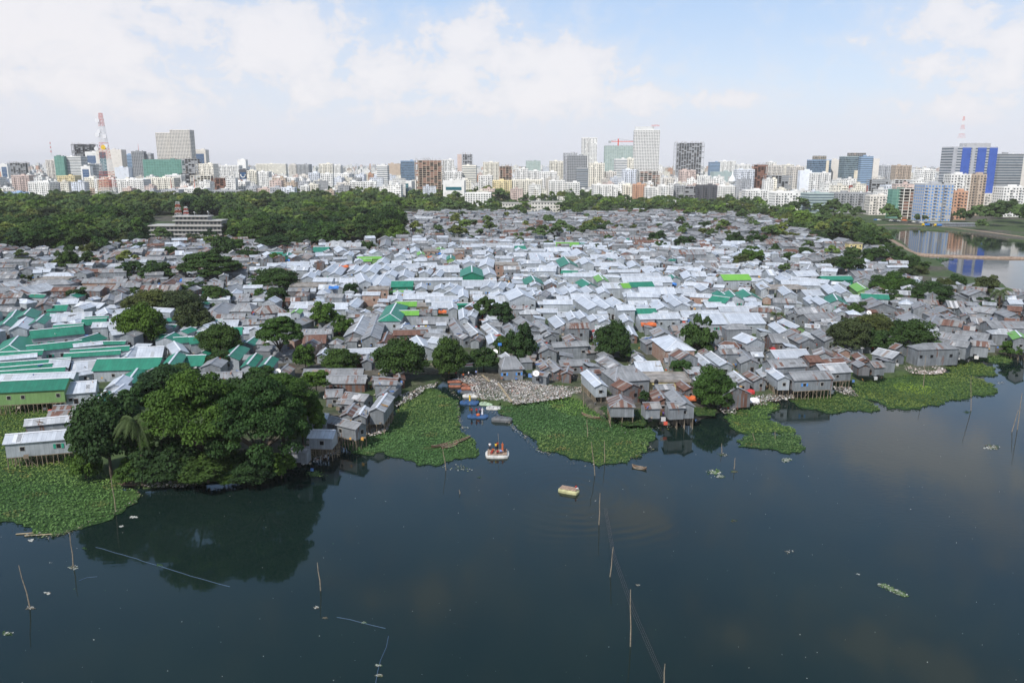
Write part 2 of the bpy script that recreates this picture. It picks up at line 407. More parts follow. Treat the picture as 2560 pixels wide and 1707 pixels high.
# ---------------------------------------------------------------- world: sky, cloud banks
SUN_EL, SUN_AZ = R(45), R(213)     # azimuth clockwise from +Y (north): behind the camera, to the left
def world():
    w = bpy.data.worlds.new('World'); SC.world = w; w.use_nodes = True
    nt = w.node_tree; nt.nodes.clear()
    t = NT.__new__(NT); t.t = nt
    out = nt.nodes.new('ShaderNodeOutputWorld'); bg = nt.nodes.new('ShaderNodeBackground')
    nt.links.new(bg.outputs[0], out.inputs[0]); bg.inputs[1].default_value = .12
    sky = t.n('ShaderNodeTexSky', sky_type='NISHITA'); sky.sun_disc = False
    sky.sun_elevation = SUN_EL; sky.sun_rotation = SUN_AZ; sky.altitude = 10; sky.air_density = 1.0; sky.dust_density = 1.2; sky.ozone_density = 2.0
    K = 1 / .12
    d = t.n('ShaderNodeTexCoord').outputs['Generated']
    sx = t.n('ShaderNodeSeparateXYZ', ins={0: d})
    el = t.math('ARCSINE', sx.outputs[2]); az = t.math('ARCTAN2', sx.outputs[0], sx.outputs[1])
    def k(r, g, b): return c4(r * K, g * K, b * K)
    # bright milky band near the horizon, clear blue above it
    base = t.mix(t.maprange(el, .06, .22), k(.68, .78, .95), k(.47, .65, .94))
    base = t.mix(t.maprange(el, .17, .34), base, k(.31, .52, .90)); base = t.mix(t.maprange(el, .34, .72), base, k(.12, .25, .45))
    base = t.mix(.18, base, t.mix(1.0, sky.outputs[0], c4(1.6, 1.5, 1.4), 'MULTIPLY'))
    hz = t.maprange(el, .0, .10, 1.0, 0.0)
    base = t.mix(hz, base, k(.79, .805, .885))
    lf = t.maprange(az, -.75, -.05, .5, 0.0)
    base = t.mix(t.math('MULTIPLY', lf, t.maprange(el, .26, .1)), base, k(.86, .84, .89))
    # cumulus heaps
    cv = t.n('ShaderNodeCombineXYZ', ins={0: az, 1: t.math('MULTIPLY', el, 1.25), 2: 0.0}).outputs[0]
    warp = t.n('ShaderNodeTexNoise'); t.set(warp.inputs['Vector'], cv); warp.inputs['Scale'].default_value = 14; warp.inputs['Detail'].default_value = 3
    wv = t.n('ShaderNodeVectorMath', operation='MULTIPLY_ADD', ins={0: warp.outputs['Color'], 1: (.05, .05, .05), 2: cv}).outputs[0]
    n1 = t.noise(wv, 19, 9, .62)
    n2 = t.noise(wv, 6, 4, .5)
    blobs = [(60, 60, 420, 120, 1.0), (330, 60, 160, 90, .9), (150, 190, 420, 80, .8), (650, 90, 150, 100, .95), (560, 130, 120, 60, .8), (760, 60, 60, 60, .6), (440, 190, 140, 50, .6),
             (1080, 85, 110, 55, 1.0), (1000, 60, 60, 40, .8), (1060, 175, 130, 50, .85), (880, 175, 110, 70, .95), (1180, 140, 160, 60, .9), (1320, 140, 90, 50, 1.0), (1260, 215, 240, 60, 1.0), (1440, 230, 130, 45, .9), (1150, 230, 120, 40, .9), (700, 200, 200, 50, .8), (300, 240, 400, 60, .8), (950, 250, 200, 40, .7),
             (1640, 230, 90, 28, .9), (2200, 240, 160, 40, .7), (1545, 165, 40, 25, .6), (2230, 30, 100, 80, .95), (2340, 80, 80, 100, .9), (2180, 160, 80, 50, .8), (2290, 170, 110, 60, .8), (2130, 150, 40, 30, .6), (1950, 90, 80, 20, .4)]
    B = None
    for (x, y, rx, ry, a) in blobs:
        dd = ray(*px('O', x, y)).normalized()
        a0 = math.atan2(dd.x, dd.y); e0 = math.asin(dd.z)
        sa = rx * 1.088 / F; se = ry * 1.088 / F
        qx = t.math('DIVIDE', t.math('SUBTRACT', az, a0), sa); qe = t.math('DIVIDE', t.math('SUBTRACT', el, e0), se)
        r2 = t.math('ADD', t.math('MULTIPLY', qx, qx), t.math('MULTIPLY', qe, qe))
        g = t.math('MULTIPLY', t.math('DIVIDE', 1.0, t.math('ADD', 1.0, r2)), a)
        B = g if B is None else t.math('MAXIMUM', B, g)
    # fair-weather heaps overhead, mirrored in the lake
    for (x, y, rx, ry, a) in [(1530, 1290, 170, 60, .75), (1000, 1140, 110, 60, .6), (2300, 1130, 260, 90, .95), (2480, 1300, 150, 60, .6), (2330, 1660, 260, 60, .75), (1120, 1490, 200, 60, .6), (2060, 1170, 60, 60, .5), (1850, 1600, 120, 50, .5)]:
        dd = ray(x, y).normalized(); a0 = math.atan2(dd.x, dd.y); e0 = -math.asin(dd.z)
        sa = rx / F; se = ry / F
        qx = t.math('DIVIDE', t.math('SUBTRACT', az, a0), sa); qe = t.math('DIVIDE', t.math('SUBTRACT', el, e0), se)
        r2 = t.math('ADD', t.math('MULTIPLY', qx, qx), t.math('MULTIPLY', qe, qe))
        B = t.math('MAXIMUM', B, t.math('MULTIPLY', t.math('DIVIDE', 1.0, t.math('ADD', 1.0, r2)), a))
    # banks all round the sky, so the water has something to mirror and other views stay right
    hi = t.math('MULTIPLY', t.maprange(el, .20, .34), t.maprange(n2, .54, .70, 0, .35))
    B = t.math('MAXIMUM', B, hi)
    far = t.math('MULTIPLY', t.math('GREATER_THAN', t.math('ABSOLUTE', az), .8), t.maprange(n2, .4, .6, 0, .8))
    B = t.math('MAXIMUM', B, far)
    sc_ = t.math('ADD', t.math('MULTIPLY', B, .75), t.math('MULTIPLY', t.math('SUBTRACT', n1, .5), 1.25))
    mask = t.maprange(sc_, .26, .52)
    soft = t.maprange(sc_, .02, .5, 0, .5)
    ccol = t.mix(t.maprange(sc_, .33, .75), k(.83, .83, .875), k(.93, .905, .92))
    ccol = t.mix(t.maprange(el, .015, .07, 1.0, 0.0), ccol, k(.82, .82, .88))
    ccol = t.mix(t.maprange(el, .22, .5), ccol, k(.60, .62, .66))
    mm = t.math('MULTIPLY', t.math('MAXIMUM', mask, soft), t.maprange(el, .01, .05, .3, .85))
    fin = t.mix(mm, base, ccol)
    nt.links.new(fin, bg.inputs[0])
world()
sd = bpy.data.lights.new('sun', 'SUN'); so = bpy.data.objects.new('sun', sd); COL.objects.link(so)
sd.energy = 4.6; sd.angle = R(.6); sd.color = (1, .965, .92)
sv = Vector((math.sin(SUN_AZ) * math.cos(SUN_EL), math.cos(SUN_AZ) * math.cos(SUN_EL), math.sin(SUN_EL)))
so.rotation_euler = sv.to_track_quat('Z', 'Y').to_euler(); so.location = (0, 0, 300)
SC.view_settings.view_transform = 'Standard'; SC.view_settings.look = 'None'; SC.view_settings.exposure = 0; SC.view_settings.gamma = 1
try: SC.view_settings.use_curve_mapping = False
except Exception: pass
SC.render.film_transparent = False
SC.cycles.max_bounces = 6; SC.cycles.diffuse_bounces = 3; SC.cycles.glossy_bounces = 3; SC.cycles.transmission_bounces = 2; SC.cycles.volume_bounces = 0
SC.cycles.use_adaptive_sampling = True

def haze():
    t = NT('haze_air'); t.t.nodes.remove(t.b)
    v = t.n('ShaderNodeVolumePrincipled'); v.inputs['Color'].default_value = (.97, .985, 1, 1); v.inputs['Density'].default_value = HAZE
    v.inputs['Anisotropy'].default_value = -.15
    t.t.links.new(v.outputs[0], t.t.nodes['Material Output'].inputs['Volume'])
    MATS['haze'] = t.mat
    m = MB(); m.box((0, 6800, 92.5), (31000, 17000, 189), 'haze')
    o = m.build('haze'); tag(o, kind='stuff'); o['label'] = 'thin pale haze over the whole city'
HAZE = 5.0e-5

# ---------------------------------------------------------------- land, water
SHORE = [('O', x, y) for x, y in [(-300, 935), (0, 925), (150, 930), (195, 985), (225, 1060), (262, 1100), (330, 1118), (430, 1108), (560, 1095), (640, 1080), (690, 1055), (750, 1040), (795, 1005), (850, 975), (900, 935), (915, 912), (960, 895), (1000, 884), (1016, 868), (1050, 861), (1090, 861), (1104, 880), (1098, 905), (1122, 925), (1150, 932), (1230, 925), (1300, 912), (1340, 920), (1385, 955), (1420, 972), (1480, 976), (1590, 968), (1640, 945), (1680, 935), (1730, 918), (1800, 905), (1850, 895), (1950, 885), (2030, 868), (2070, 862), (2150, 856), (2180, 842), (2230, 828), (2300, 812), (2352, 795), (2700, 740)]]
LAKE_B = [('O', x, y) for x, y in [(2700, 710), (2352, 681), (2319, 672), (2292, 650), (2272, 646), (2252, 644), (2210, 636), (2175, 622), (2155, 604), (2142, 598), (2112, 592)]]
LAKE_T = [('O', x, y) for x, y in [(2070, 556), (2030, 545), (2022, 536), (2045, 530), (2105, 527), (2160, 531), (2230, 537), (2300, 548), (2352, 556), (2700, 590)]]
LAKE_L = [('O', x, y) for x, y in [(2095, 582)]]
def land():
    ring = [G(*px(*q)) for q in SHORE] + [G(*px(*q)) for q in LAKE_B] + [G(*px(*q)) for q in LAKE_L] + [G(*px(*q)) for q in LAKE_T]
    ring += [Vector((2500, 700, 0)), Vector((15200, 3000, 0)), Vector((15200, 15200, 0)), Vector((-15200, 15200, 0)), Vector((-15200, 230, 0)), Vector((-600, 215, 0))]
    ns = len(SHORE) + len(LAKE_B) + len(LAKE_L) + len(LAKE_T)
    # densify the shore with small wobbles
    pts = []
    for i, p in enumerate(ring):
        q = ring[(i + 1) % len(ring)]
        pts.append((p, i < ns))
        if i < ns - 1:
            k = int(min(12, (q - p).length / 3))
            for j in range(1, k):
                w = p.lerp(q, j / k); n = Vector((-(q - p).y, (q - p).x, 0)).normalized()
                pts.append((w + n * rnd.uniform(-.7, .7), True))
    from mathutils.geometry import tessellate_polygon
    m = MB()
    P = [Vector((p.x, p.y, 1.0)) for p, _ in pts]
    tris = tessellate_polygon([P])
    for tri in tris:
        a, b, c = [P[i] for i in tri]
        if (b - a).cross(c - a).z < 0: b, c = c, b
        m.face([a, b, c], 'ground')
    n = len(P)
    for i in range(n):
        j = (i + 1) % n
        a, b = P[i], P[j]
        d = (b - a); o = Vector((d.y, -d.x, 0)).normalized() * 1.6
        m.face([a, Vector((a.x, a.y, -.6)) + o, Vector((b.x, b.y, -.6)) + o, b], 'ground')
    o = m.build('ground'); tag(o, 'bare trodden earth under the settlement and city', kind='structure')
    m = MB(); m.face([(-15100, -1500, 0), (15100, -1500, 0), (15100, 15100, 0), (-15100, 15100, 0)], 'water')
    tag(m.build('water'), 'dark still lake water', kind='structure')
land()
def strip(name, pts, wid, z, mat, label, h=1.2):
    m = MB(); L = []; Rr = []
    for i, p in enumerate(pts):
        a = pts[max(i - 1, 0)]; b = pts[min(i + 1, len(pts) - 1)]
        d = (b - a).normalized(); n = Vector((-d.y, d.x, 0))
        w = wid * (1 + rnd.uniform(-.15, .15)); zz = z + rnd.uniform(-.15, .15)
        L.append((p + n * w / 2 + Vector((0, 0, zz)), p + n * (w / 2 + h * 1.5) + Vector((0, 0, -.5))))
        Rr.append((p - n * w / 2 + Vector((0, 0, zz)), p - n * (w / 2 + h * 1.5) + Vector((0, 0, -.5))))
    for i in range(len(pts) - 1):
        m.face([Rr[i][0], Rr[i + 1][0], L[i + 1][0], L[i][0]], mat)
        m.face([Rr[i][1], Rr[i + 1][1], Rr[i + 1][0], Rr[i][0]], mat)
        m.face([L[i][0], L[i + 1][0], L[i + 1][1], L[i][1]], mat)
    o = m.build(name); tag(o, label, kind='structure'); return o
def dens(pts, step):
    out = []
    for i in range(len(pts) - 1):
        k = max(1, int((pts[i + 1] - pts[i]).length / step))
        out += [pts[i].lerp(pts[i + 1], j / k) for j in range(k)]
    return out + [pts[-1]]
dam = [GR('D', x, y) for x, y in [(1040, 200), (1120, 225), (1200, 270), (1260, 310), (1330, 345), (1420, 362), (1600, 370), (1850, 380), (2100, 388), (2352, 393), (2800, 400)]]
strip('embankment_path', dens(dam, 5), 3.2, 1.1, 'bank', 'brown earth embankment path crossing the far lake')
bank2 = [GR('D', x, y) for x, y in [(960, 100), (1100, 96), (1250, 92), (1400, 100), (1550, 108), (1750, 125), (1950, 150), (2352, 205), (2800, 260)]]
strip('lakeside_path', dens([p + Vector((0, 6, 1.0)) for p in bank2], 6), 4.0, .15, 'bank', 'pale earth track along the far lake bank', .6)
# ---------------------------------------------------------------- tin houses
def house_geo(L, W, h, rise, kind, rk, wk, z0, seed, over=.38, cap=True, far=False):
    """returns wall MB, roof MB, cap MB in local coordinates (ridge along X, base at z0)"""
    w = MB(); r = MB(); c = MB()
    for q in (w, r, c): q.seed = seed
    hx, hy = L / 2, W / 2; zb = z0; ze = z0 + h
    gx, gy = hx - over, hy - over
    zr = ze + rise
    zi = ze + rise * over / hy          # wall height where wall plane meets the roof
    hipx = min(hx * .55, hy * .95) if kind == 'h' else 0.0
    # walls
    if kind == 'h':
        gt = zi - .03
    else:
        gt = zi - .03
    def W4(a, b, z1, z2, u0):
        d = math.dist(a, b)
        w.face([(a[0], a[1], z1), (b[0], b[1], z1), (b[0], b[1], z2), (a[0], a[1], z2)], wk, [(u0, 0), (u0 + d, 0), (u0 + d, z2 - z1), (u0, z2 - z1)])
    A, B_, C_, D_ = (-gx, -gy), (gx, -gy), (gx, gy), (-gx, gy)
    W4(A, B_, zb, gt, 0); W4(B_, C_, zb, gt, L); W4(C_, D_, zb, gt, L + W); W4(D_, A, zb, gt, 2 * L + W)
    if kind != 'h':
        zt = zr - .06
        w.face([(gx, -gy, gt), (gx, gy, gt), (gx, 0, zt)], wk, [(L, gt - zb), (L + 2 * gy, gt - zb), (L + gy, zt - zb)])
        w.face([(-gx, gy, gt), (-gx, -gy, gt), (-gx, 0, zt)], wk, [(0, gt - zb), (2 * gy, gt - zb), (gy, zt - zb)])
    if z0 > 1.1 and not far:
        w.face([(-gx, -gy, zb), (-gx, gy, zb), (gx, gy, zb), (gx, -gy, zb)], wk)
    # roof slopes
    sl = math.hypot(hy, rise); T = .07
    def slab(pts, uvs):
        r.face(pts, rk, uvs)
        if not far:
            low = [(p[0], p[1], p[2] - T) for p in pts]
            r.face(low[::-1], rk, uvs[::-1])
            for i in range(len(pts)):
                j = (i + 1) % len(pts)
                r.face([pts[i], low[i], low[j], pts[j]], rk, [(0, 0), (0, T), (1, T), (1, 0)])
    if kind == 's':
        zr2 = ze + rise
        slab([(-hx, -hy, ze), (hx, -hy, ze), (hx, hy, zr2), (-hx, hy, zr2)], [(0, W), (L, W), (L, 0), (0, 0)])
    elif kind == 'h':
        slab([(-hx, -hy, ze), (hx, -hy, ze), (hx - hipx, 0, zr), (-hx + hipx, 0, zr)], [(0, sl), (L, sl), (L - hipx, 0), (hipx, 0)])
        slab([(hx, hy, ze), (-hx, hy, ze), (-hx + hipx, 0, zr), (hx - hipx, 0, zr)], [(0, sl), (L, sl), (L - hipx, 0), (hipx, 0)])
        s2 = math.hypot(hipx, rise)
        slab([(hx, -hy, ze), (hx, hy, ze), (hx - hipx, 0, zr)], [(0, s2), (W, s2), (W / 2, 0)])
        slab([(-hx, hy, ze), (-hx, -hy, ze), (-hx + hipx, 0, zr)], [(0, s2), (W, s2), (W / 2, 0)])
    else:
        slab([(-hx, -hy, ze), (hx, -hy, ze), (hx, 0, zr), (-hx, 0, zr)], [(0, sl), (L, sl), (L, 0), (0, 0)])
        slab([(hx, hy, ze), (-hx, hy, ze), (-hx, 0, zr), (hx, 0, zr)], [(7, sl), (L + 7, sl), (L + 7, 0), (7, 0)])
    if cap and kind != 's':
        ck = 'cap' if rk in 'SELK' else 'capg'
        e = hx - hipx
        def strip2(a, b, wd):
            a = Vector(a); b = Vector(b); d = (b - a).normalized(); n = Vector((-d.y, d.x, 0)).normalized() * wd
            up = Vector((0, 0, .07))
            c.face([a - n - up * .8, b - n - up * .8, b + up, a + up], ck); c.face([a + up, b + up, b + n - up * .8, a + n - up * .8], ck)
        strip2((-e, 0, zr + .05), (e, 0, zr + .05), .28)
        if kind == 'h' and not far:
            for sx in (-1, 1):
                for sy in (-1, 1):
                    a = Vector((sx * e, 0, zr + .04)); b = Vector((sx * hx, sy * hy, ze + .04)); d = b - a
                    n = Vector((-d.y, d.x, 0)).normalized() * .16
                    c.face([a - n, b - n, b + n, a + n] if sx * sy > 0 or True else [], ck)
    return w, r, c

def win_mesh(kind):
    m = MB()
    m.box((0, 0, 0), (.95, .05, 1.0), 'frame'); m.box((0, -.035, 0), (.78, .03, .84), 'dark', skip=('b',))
    if kind in ('gshut', 'bshut'):
        m.box((-.72, -.05, 0), (.46, .05, .9), kind); m.box((.72, -.05, 0), (.46, .05, .9), kind)
    if kind == 'flap':
        m.box((0, -.3, .45), (.95, .55, .05), 'g')
    return m.build('window', link=False)
WIN = {k: win_mesh(k) for k in ('plain', 'gshut', 'bshut', 'flap')}
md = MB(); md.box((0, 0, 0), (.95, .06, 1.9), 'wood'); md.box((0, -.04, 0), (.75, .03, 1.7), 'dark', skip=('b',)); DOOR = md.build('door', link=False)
def post_mesh():
    m = MB(); m.tube([(0, 0, 0), (.02, .01, .5), (0, 0, 1)], [.09, .085, .075], 'bamboo', 6); return m.build('stilt', link=False)
POST = post_mesh()
UNITPOST = POST

OCC = {}
def cells(cx, cy, L, W, a, g=0.0):
    ca, sa = math.cos(a), math.sin(a); out = set()
    nx = max(1, int((L + g) / .9)); ny = max(1, int((W + g) / .9))
    for i in range(nx + 1):
        for j in range(ny + 1):
            x = (i / nx - .5) * (L + g); y = (j / ny - .5) * (W + g)
            out.add((int(math.floor(cx + x * ca - y * sa)), int(math.floor(cy + x * sa + y * ca))))
    return out
def occupied(cs):
    n = sum(1 for q in cs if q in OCC); return n / len(cs)

HOUSES = []      # dict per house
SLOPE = .46
def add_house(p1, p2, W, h, rk, wk, kind, z0, over=.38, src='t', maxov=.30):
    d = p2 - p1; L = math.hypot(d.x, d.y)
    if kind == 'h': L += min(L * .8, W * .8)
    L = max(L, 3.0) + 2 * (over if kind != 'h' else 0)
    a = math.atan2(d.y, d.x)
    if math.cos(a) < 0: a += math.pi
    c = (p1 + p2) / 2
    cs = cells(c.x, c.y, L - .8, W - .8, a)
    if occupied(cs) > maxov: return None
    for q in cs: OCC[q] = 1
    rise = min(W / 2 * SLOPE, 2.4)
    if kind == 's': rise = W * .22
    H = dict(x=c.x, y=c.y, L=L, W=W, a=a, h=h, rk=rk, wk=wk, kind=kind, z0=z0, rise=rise, src=src, over=over)
    HOUSES.append(H); return H

def traced(reg, text):
    a0, b0, s0 = REG[reg]
    for ln in text.strip().replace('\n', ';').split(';'):
        f = ln.split()
        if not f: continue
        x1, y1, x2, y2, w = [float(q) for q in f[:5]]
        rk = f[5]; hp = 0; kind = 'g'; stilt = False; wk = None; cwin = False; maxov = .35
        for q in f[6:]:
            if q.lstrip('-').isdigit(): hp = float(q)
            elif q == 'h': kind = 'h'
            elif q == 'x': kind = 's'
            elif q == 't': stilt = True
            elif q == 'c': cwin = True
            else: wk = q
        P1 = px(reg, x1, y1); P2 = px(reg, x2, y2)
        gm = G((P1[0] + P2[0]) / 2, (P1[1] + P2[1]) / 2, 5)
        dist = (gm - Vector((0, 0, CAMZ))).length
        m = dist / F / s0                     # metres per zoom pixel
        el = math.atan2(CAMZ - 5, math.hypot(gm.x, gm.y))
        if w < 0: W = -2 * w * m / (math.sin(el) + SLOPE * math.cos(el) * 1.0)
        else: W = w * m
        W = min(max(W, 3.2), 22)
        h = hp * m / math.cos(el) if hp else rnd.uniform(3.6, 5.4)
        h = min(max(h, 2.4), 7.5)
        rise = min(W / 2 * SLOPE, 2.4)
        z0 = 1.0 if not stilt else 2.6
        zr = z0 + h + rise
        A = G(P1[0], P1[1], zr); Bq = G(P2[0], P2[1], zr)
        if wk is None: wk = {'S': 's', 'G': 'g', 'M': 'g', 'R': 'r', 'E': 's', 'L': 's', 'K': 'g'}[rk]
        # long depth-wise ridges traced from a bird's-eye angle cannot be longer than a row house
        d = (Bq - A); Lm = math.hypot(d.x, d.y)
        if Lm > 42: Bq = A + d * (42 / Lm)
        hh = add_house(A, Bq, W, h, rk, wk, kind, z0, maxov=maxov)
        if hh and cwin: hh['cw'] = True
# roofs traced from the photograph: ridge ends, width, roof kind, wall height (zoom pixels of each region)
traced('H', '''1435 205 1520 265 260 S 130 h b;950 502 1130 492 -140 G 125 h;-75 412 40 408 -112 G 95 h c;1690 12 2255 6 -125 S 85;990 750 1010 800 230 M 90 t h;1210 830 1340 825 -60 M 90 t;1430 830 1560 825 -55 G 100 t;2115 190 2245 238 190 S 90''')
traced('E', '''25 170 555 145 -75 E 85 l t;525 185 780 165 -80 S 90;740 200 620 330 180 M 20;860 245 800 320 100 E;1010 195 930 260 150 S
450 370 780 355 -40 M 5;410 415 760 395 -45 M 5;215 485 640 445 -45 K;640 445 740 440 -50 R;120 545 680 505 -50 S;60 605 620 560 -65 S 95 t
1560 110 1970 90 -60 G;1580 150 1870 130 -60 G 20''')
traced('Q', '''450 155 980 152 -58 G 20;660 212 1010 212 -75 G 80 r;1190 120 1180 150 80 G 60;1310 165 1320 230 100 R 60 r
1080 225 1300 240 -35 R 10;1100 260 1290 262 -40 G;1285 265 1165 380 130 G 70;650 345 790 342 -70 G 10;830 365 1030 390 -65 G 40;770 430 890 440 -35 G 60
1200 378 1105 510 150 K 110 t;900 470 830 560 130 M 40;1000 495 950 570 130 K 90 t;700 590 960 650 -60 G 100 t;540 560 660 565 -70 S 10;510 710 720 715 -75 S 90 t;355 865 470 868 -12 G 80 t
1025 20 1015 70 110 G 50;930 10 960 60 80 R 40''')
traced('H', '''70 40 190 120 150 G 70;230 70 330 150 130 G 60;400 30 480 110 160 S 20;1030 15 1070 70 110 S 90;1070 125 1110 200 100 S 60 r;1350 130 1400 185 180 G 70
1690 12 2255 6 -125 S 85;2115 190 2245 238 190 S 90;1940 265 2060 275 -50 R 30 h;1900 335 2060 330 -50 G;2100 340 2190 430 170 G 90;2200 370 2290 370 -40 S 40
1230 225 1290 270 120 G 90;1830 362 1970 462 130 S 90;1710 375 1820 465 130 S 80;270 265 330 330 180 G 100;370 280 680 265 -45 G;440 320 640 312 -50 R 70;650 320 860 300 -60 M 60
270 430 330 500 130 M 50;340 430 440 520 130 G 60 r;440 445 700 435 -55 G 20;200 545 330 560 -30 G 60;520 495 500 550 110 M 60 r
850 395 980 480 190 G 90;900 480 950 510 130 M 40;1130 455 1350 450 -90 S 70;1160 395 1210 440 90 S 30;690 530 820 655 130 S 90 t
1560 630 1640 690 130 R 20;990 750 1010 800 230 M 90 t h;1010 745 1170 735 -80 G;1340 705 1400 790 180 R 30;1480 710 1600 830 170 G 100 t;1210 830 1340 825 -60 M 90 t;1430 830 1560 825 -55 G 100 t
1960 600 2060 600 -45 G 75;2040 540 2140 620 120 K 90;2180 540 2280 600 130 M 90;2300 510 2360 570 120 K 60''')
traced('I', '''10 200 150 200 -75 G 80 r;190 155 370 245 160 G 90;140 60 290 130 110 S 30 l;60 90 170 165 120 S;460 155 590 235 130 G 100;340 180 460 230 90 K 30
640 40 720 80 160 G 20;1290 0 1400 60 200 G 60;1540 30 1500 90 120 G;1420 130 1520 120 -50 S 20;30 350 340 340 -70 S 10;340 340 410 335 -50 G;500 320 520 370 170 M 50;340 395 450 390 -60 R;500 430 670 418 -45 R 10
650 380 760 450 110 M 20;830 370 900 430 120 R 20;0 440 300 425 -65 G;90 500 420 485 -60 S 10;40 510 150 590 120 S 90 t;-20 570 30 610 80 S 90;200 550 550 535 -70 G 90 t;450 480 700 465 -75 K 60 t;700 470 820 460 -55 K 90 t
820 440 890 480 110 G 70 r t;940 455 1030 450 -50 M 60 t;1110 270 1230 300 -50 G 30;1020 330 1200 370 -60 K 60;1600 60 1790 80 -50 M;1690 110 1900 130 -40 R 40;1540 175 1850 220 -50 G;1740 165 2030 200 -55 G 30
1500 220 1690 260 -60 G 40;1700 250 1850 270 -50 G 90 t;1870 255 2030 270 -45 M 80 t;2275 168 2330 225 110 L 90 g t;1860 40 2090 50 -60 G 40;2180 50 2300 60 -50 R''')
traced('A', '''670 1340 920 1320 -80 S 10;905 1310 1480 1295 -95 E 90;20 1455 690 1430 -50 S;710 1430 830 1410 -35 S 60;1640 1280 1885 1275 -90 E 60;1630 1250 1530 1380 150 E;1260 1400 1170 1520 190 E 60;1130 1460 1050 1540 150 S;1400 1400 1310 1500 110 G;970 1475 1100 1470 -60 E
1230 1195 1160 1290 160 S 20;1280 1205 1500 1195 -95 S 20;1500 1240 1600 1300 130 S;1600 1150 1660 1230 130 S;1720 1210 1790 1260 150 S;465 1325 640 1315 -65 S
0 1425 590 1385 -45 E;0 1390 470 1350 -35 E;0 1345 640 1300 -40 E;100 1310 650 1275 -45 E;0 1290 330 1260 -30 S;640 1290 1080 1260 -35 E;600 1260 1100 1230 -35 E;655 1225 1180 1190 -40 E;0 1250 390 1230 -35 E;930 1150 1150 1145 -30 E;680 1175 930 1150 -25 S;250 1190 740 1140 -50 E;0 1235 250 1215 -45 E
490 1195 440 1260 120 S 30;1370 1120 1600 1110 -55 E;1600 1115 1750 1105 -50 E;1350 1180 1590 1170 -30 S;280 1050 750 1005 -65 E 95;170 1095 80 1190 250 E 10 h;500 1000 760 985 -25 E
470 900 840 880 -65 S 25;765 945 975 935 -50 E;790 925 990 915 -20 E;860 980 1000 975 -40 S;850 1020 1000 1012 -70 S 70 e;455 818 620 812 -50 E 20;540 765 720 760 -40 S 50;740 785 960 800 -40 S 30;640 860 900 845 -40 S
150 860 100 930 110 E 60;280 845 220 905 150 E 80;100 925 30 990 150 E 90;240 925 160 1010 130 S 100;20 870 100 860 -30 E;400 905 330 965 110 E;440 950 390 1000 150 E 30;960 840 990 890 150 S 60
1060 860 1190 845 -40 S;1040 900 1190 890 -40 S;1010 950 1130 940 -40 S;1000 1000 1110 990 -50 S;1020 1050 1110 1040 -40 S
1010 712 990 760 100 G 60;1120 708 1115 770 110 G 80;1215 710 1205 760 90 G 50;1000 765 975 790 75 S 70;440 748 400 800 120 M 80;0 710 210 705 -35 M;160 720 370 715 -35 G 40;380 720 620 705 -50 M;0 765 150 760 -35 G
90 680 420 615 -60 K;190 690 430 630 -60 K;0 620 160 600 -45 K;0 655 190 640 -40 G;600 605 730 572 80 M 50;780 575 1170 575 -35 G 40 b;450 520 635 518 -35 S 50 h;1010 440 1120 436 -38 S 35 h;620 490 800 470 -45 M 30;690 455 920 450 -30 R;830 485 975 480 -30 R
365 487 465 485 -25 S;310 495 380 492 -25 S;410 440 480 435 -35 S;465 360 560 352 -15 S;470 375 570 370 -35 G 15;60 325 190 325 -28 S 35;860 345 1060 362 -50 G 30;1065 318 1230 330 -45 M 40;1115 365 1300 368 -32 S 10;1255 400 1350 400 -22 S
1480 250 1560 245 -25 G 20;1640 235 1650 265 90 S;1770 245 1950 240 -45 G 15;2230 240 2352 236 -40 G 15;2230 275 2352 272 -25 G;1415 300 1510 300 -28 S;1390 330 1490 330 -25 G;1615 320 1685 318 -35 S;1685 335 1760 330 -30 S
1890 960 2190 955 -60 S 40;1970 900 2250 893 -45 G 40;2060 785 1950 870 200 G 40 h;2180 800 2300 800 -75 G 40 h;2190 950 2352 945 -50 G 10;2100 1020 2220 1015 -65 E;2210 1020 2352 1015 -60 S 60;1820 1060 1900 1050 -50 E;1740 1110 1860 1100 -60 E;2200 1180 2100 1280 180 E 90
2330 1110 2260 1160 140 E 60;2352 1260 2270 1360 120 E;1780 1415 2340 1380 -30 E;1740 1450 2210 1425 -50 G;1310 635 1650 630 -60 M 0;1330 690 1270 740 120 G;1400 690 1360 750 120 G;1600 560 1520 610 150 R 40;1880 610 2050 605 -60 G 20;2110 595 2220 590 -30 G 20
2180 620 2060 670 190 G 40;2340 600 2280 640 120 E 40;2170 670 2130 710 120 S 20;2080 715 2290 712 -60 G 40''')
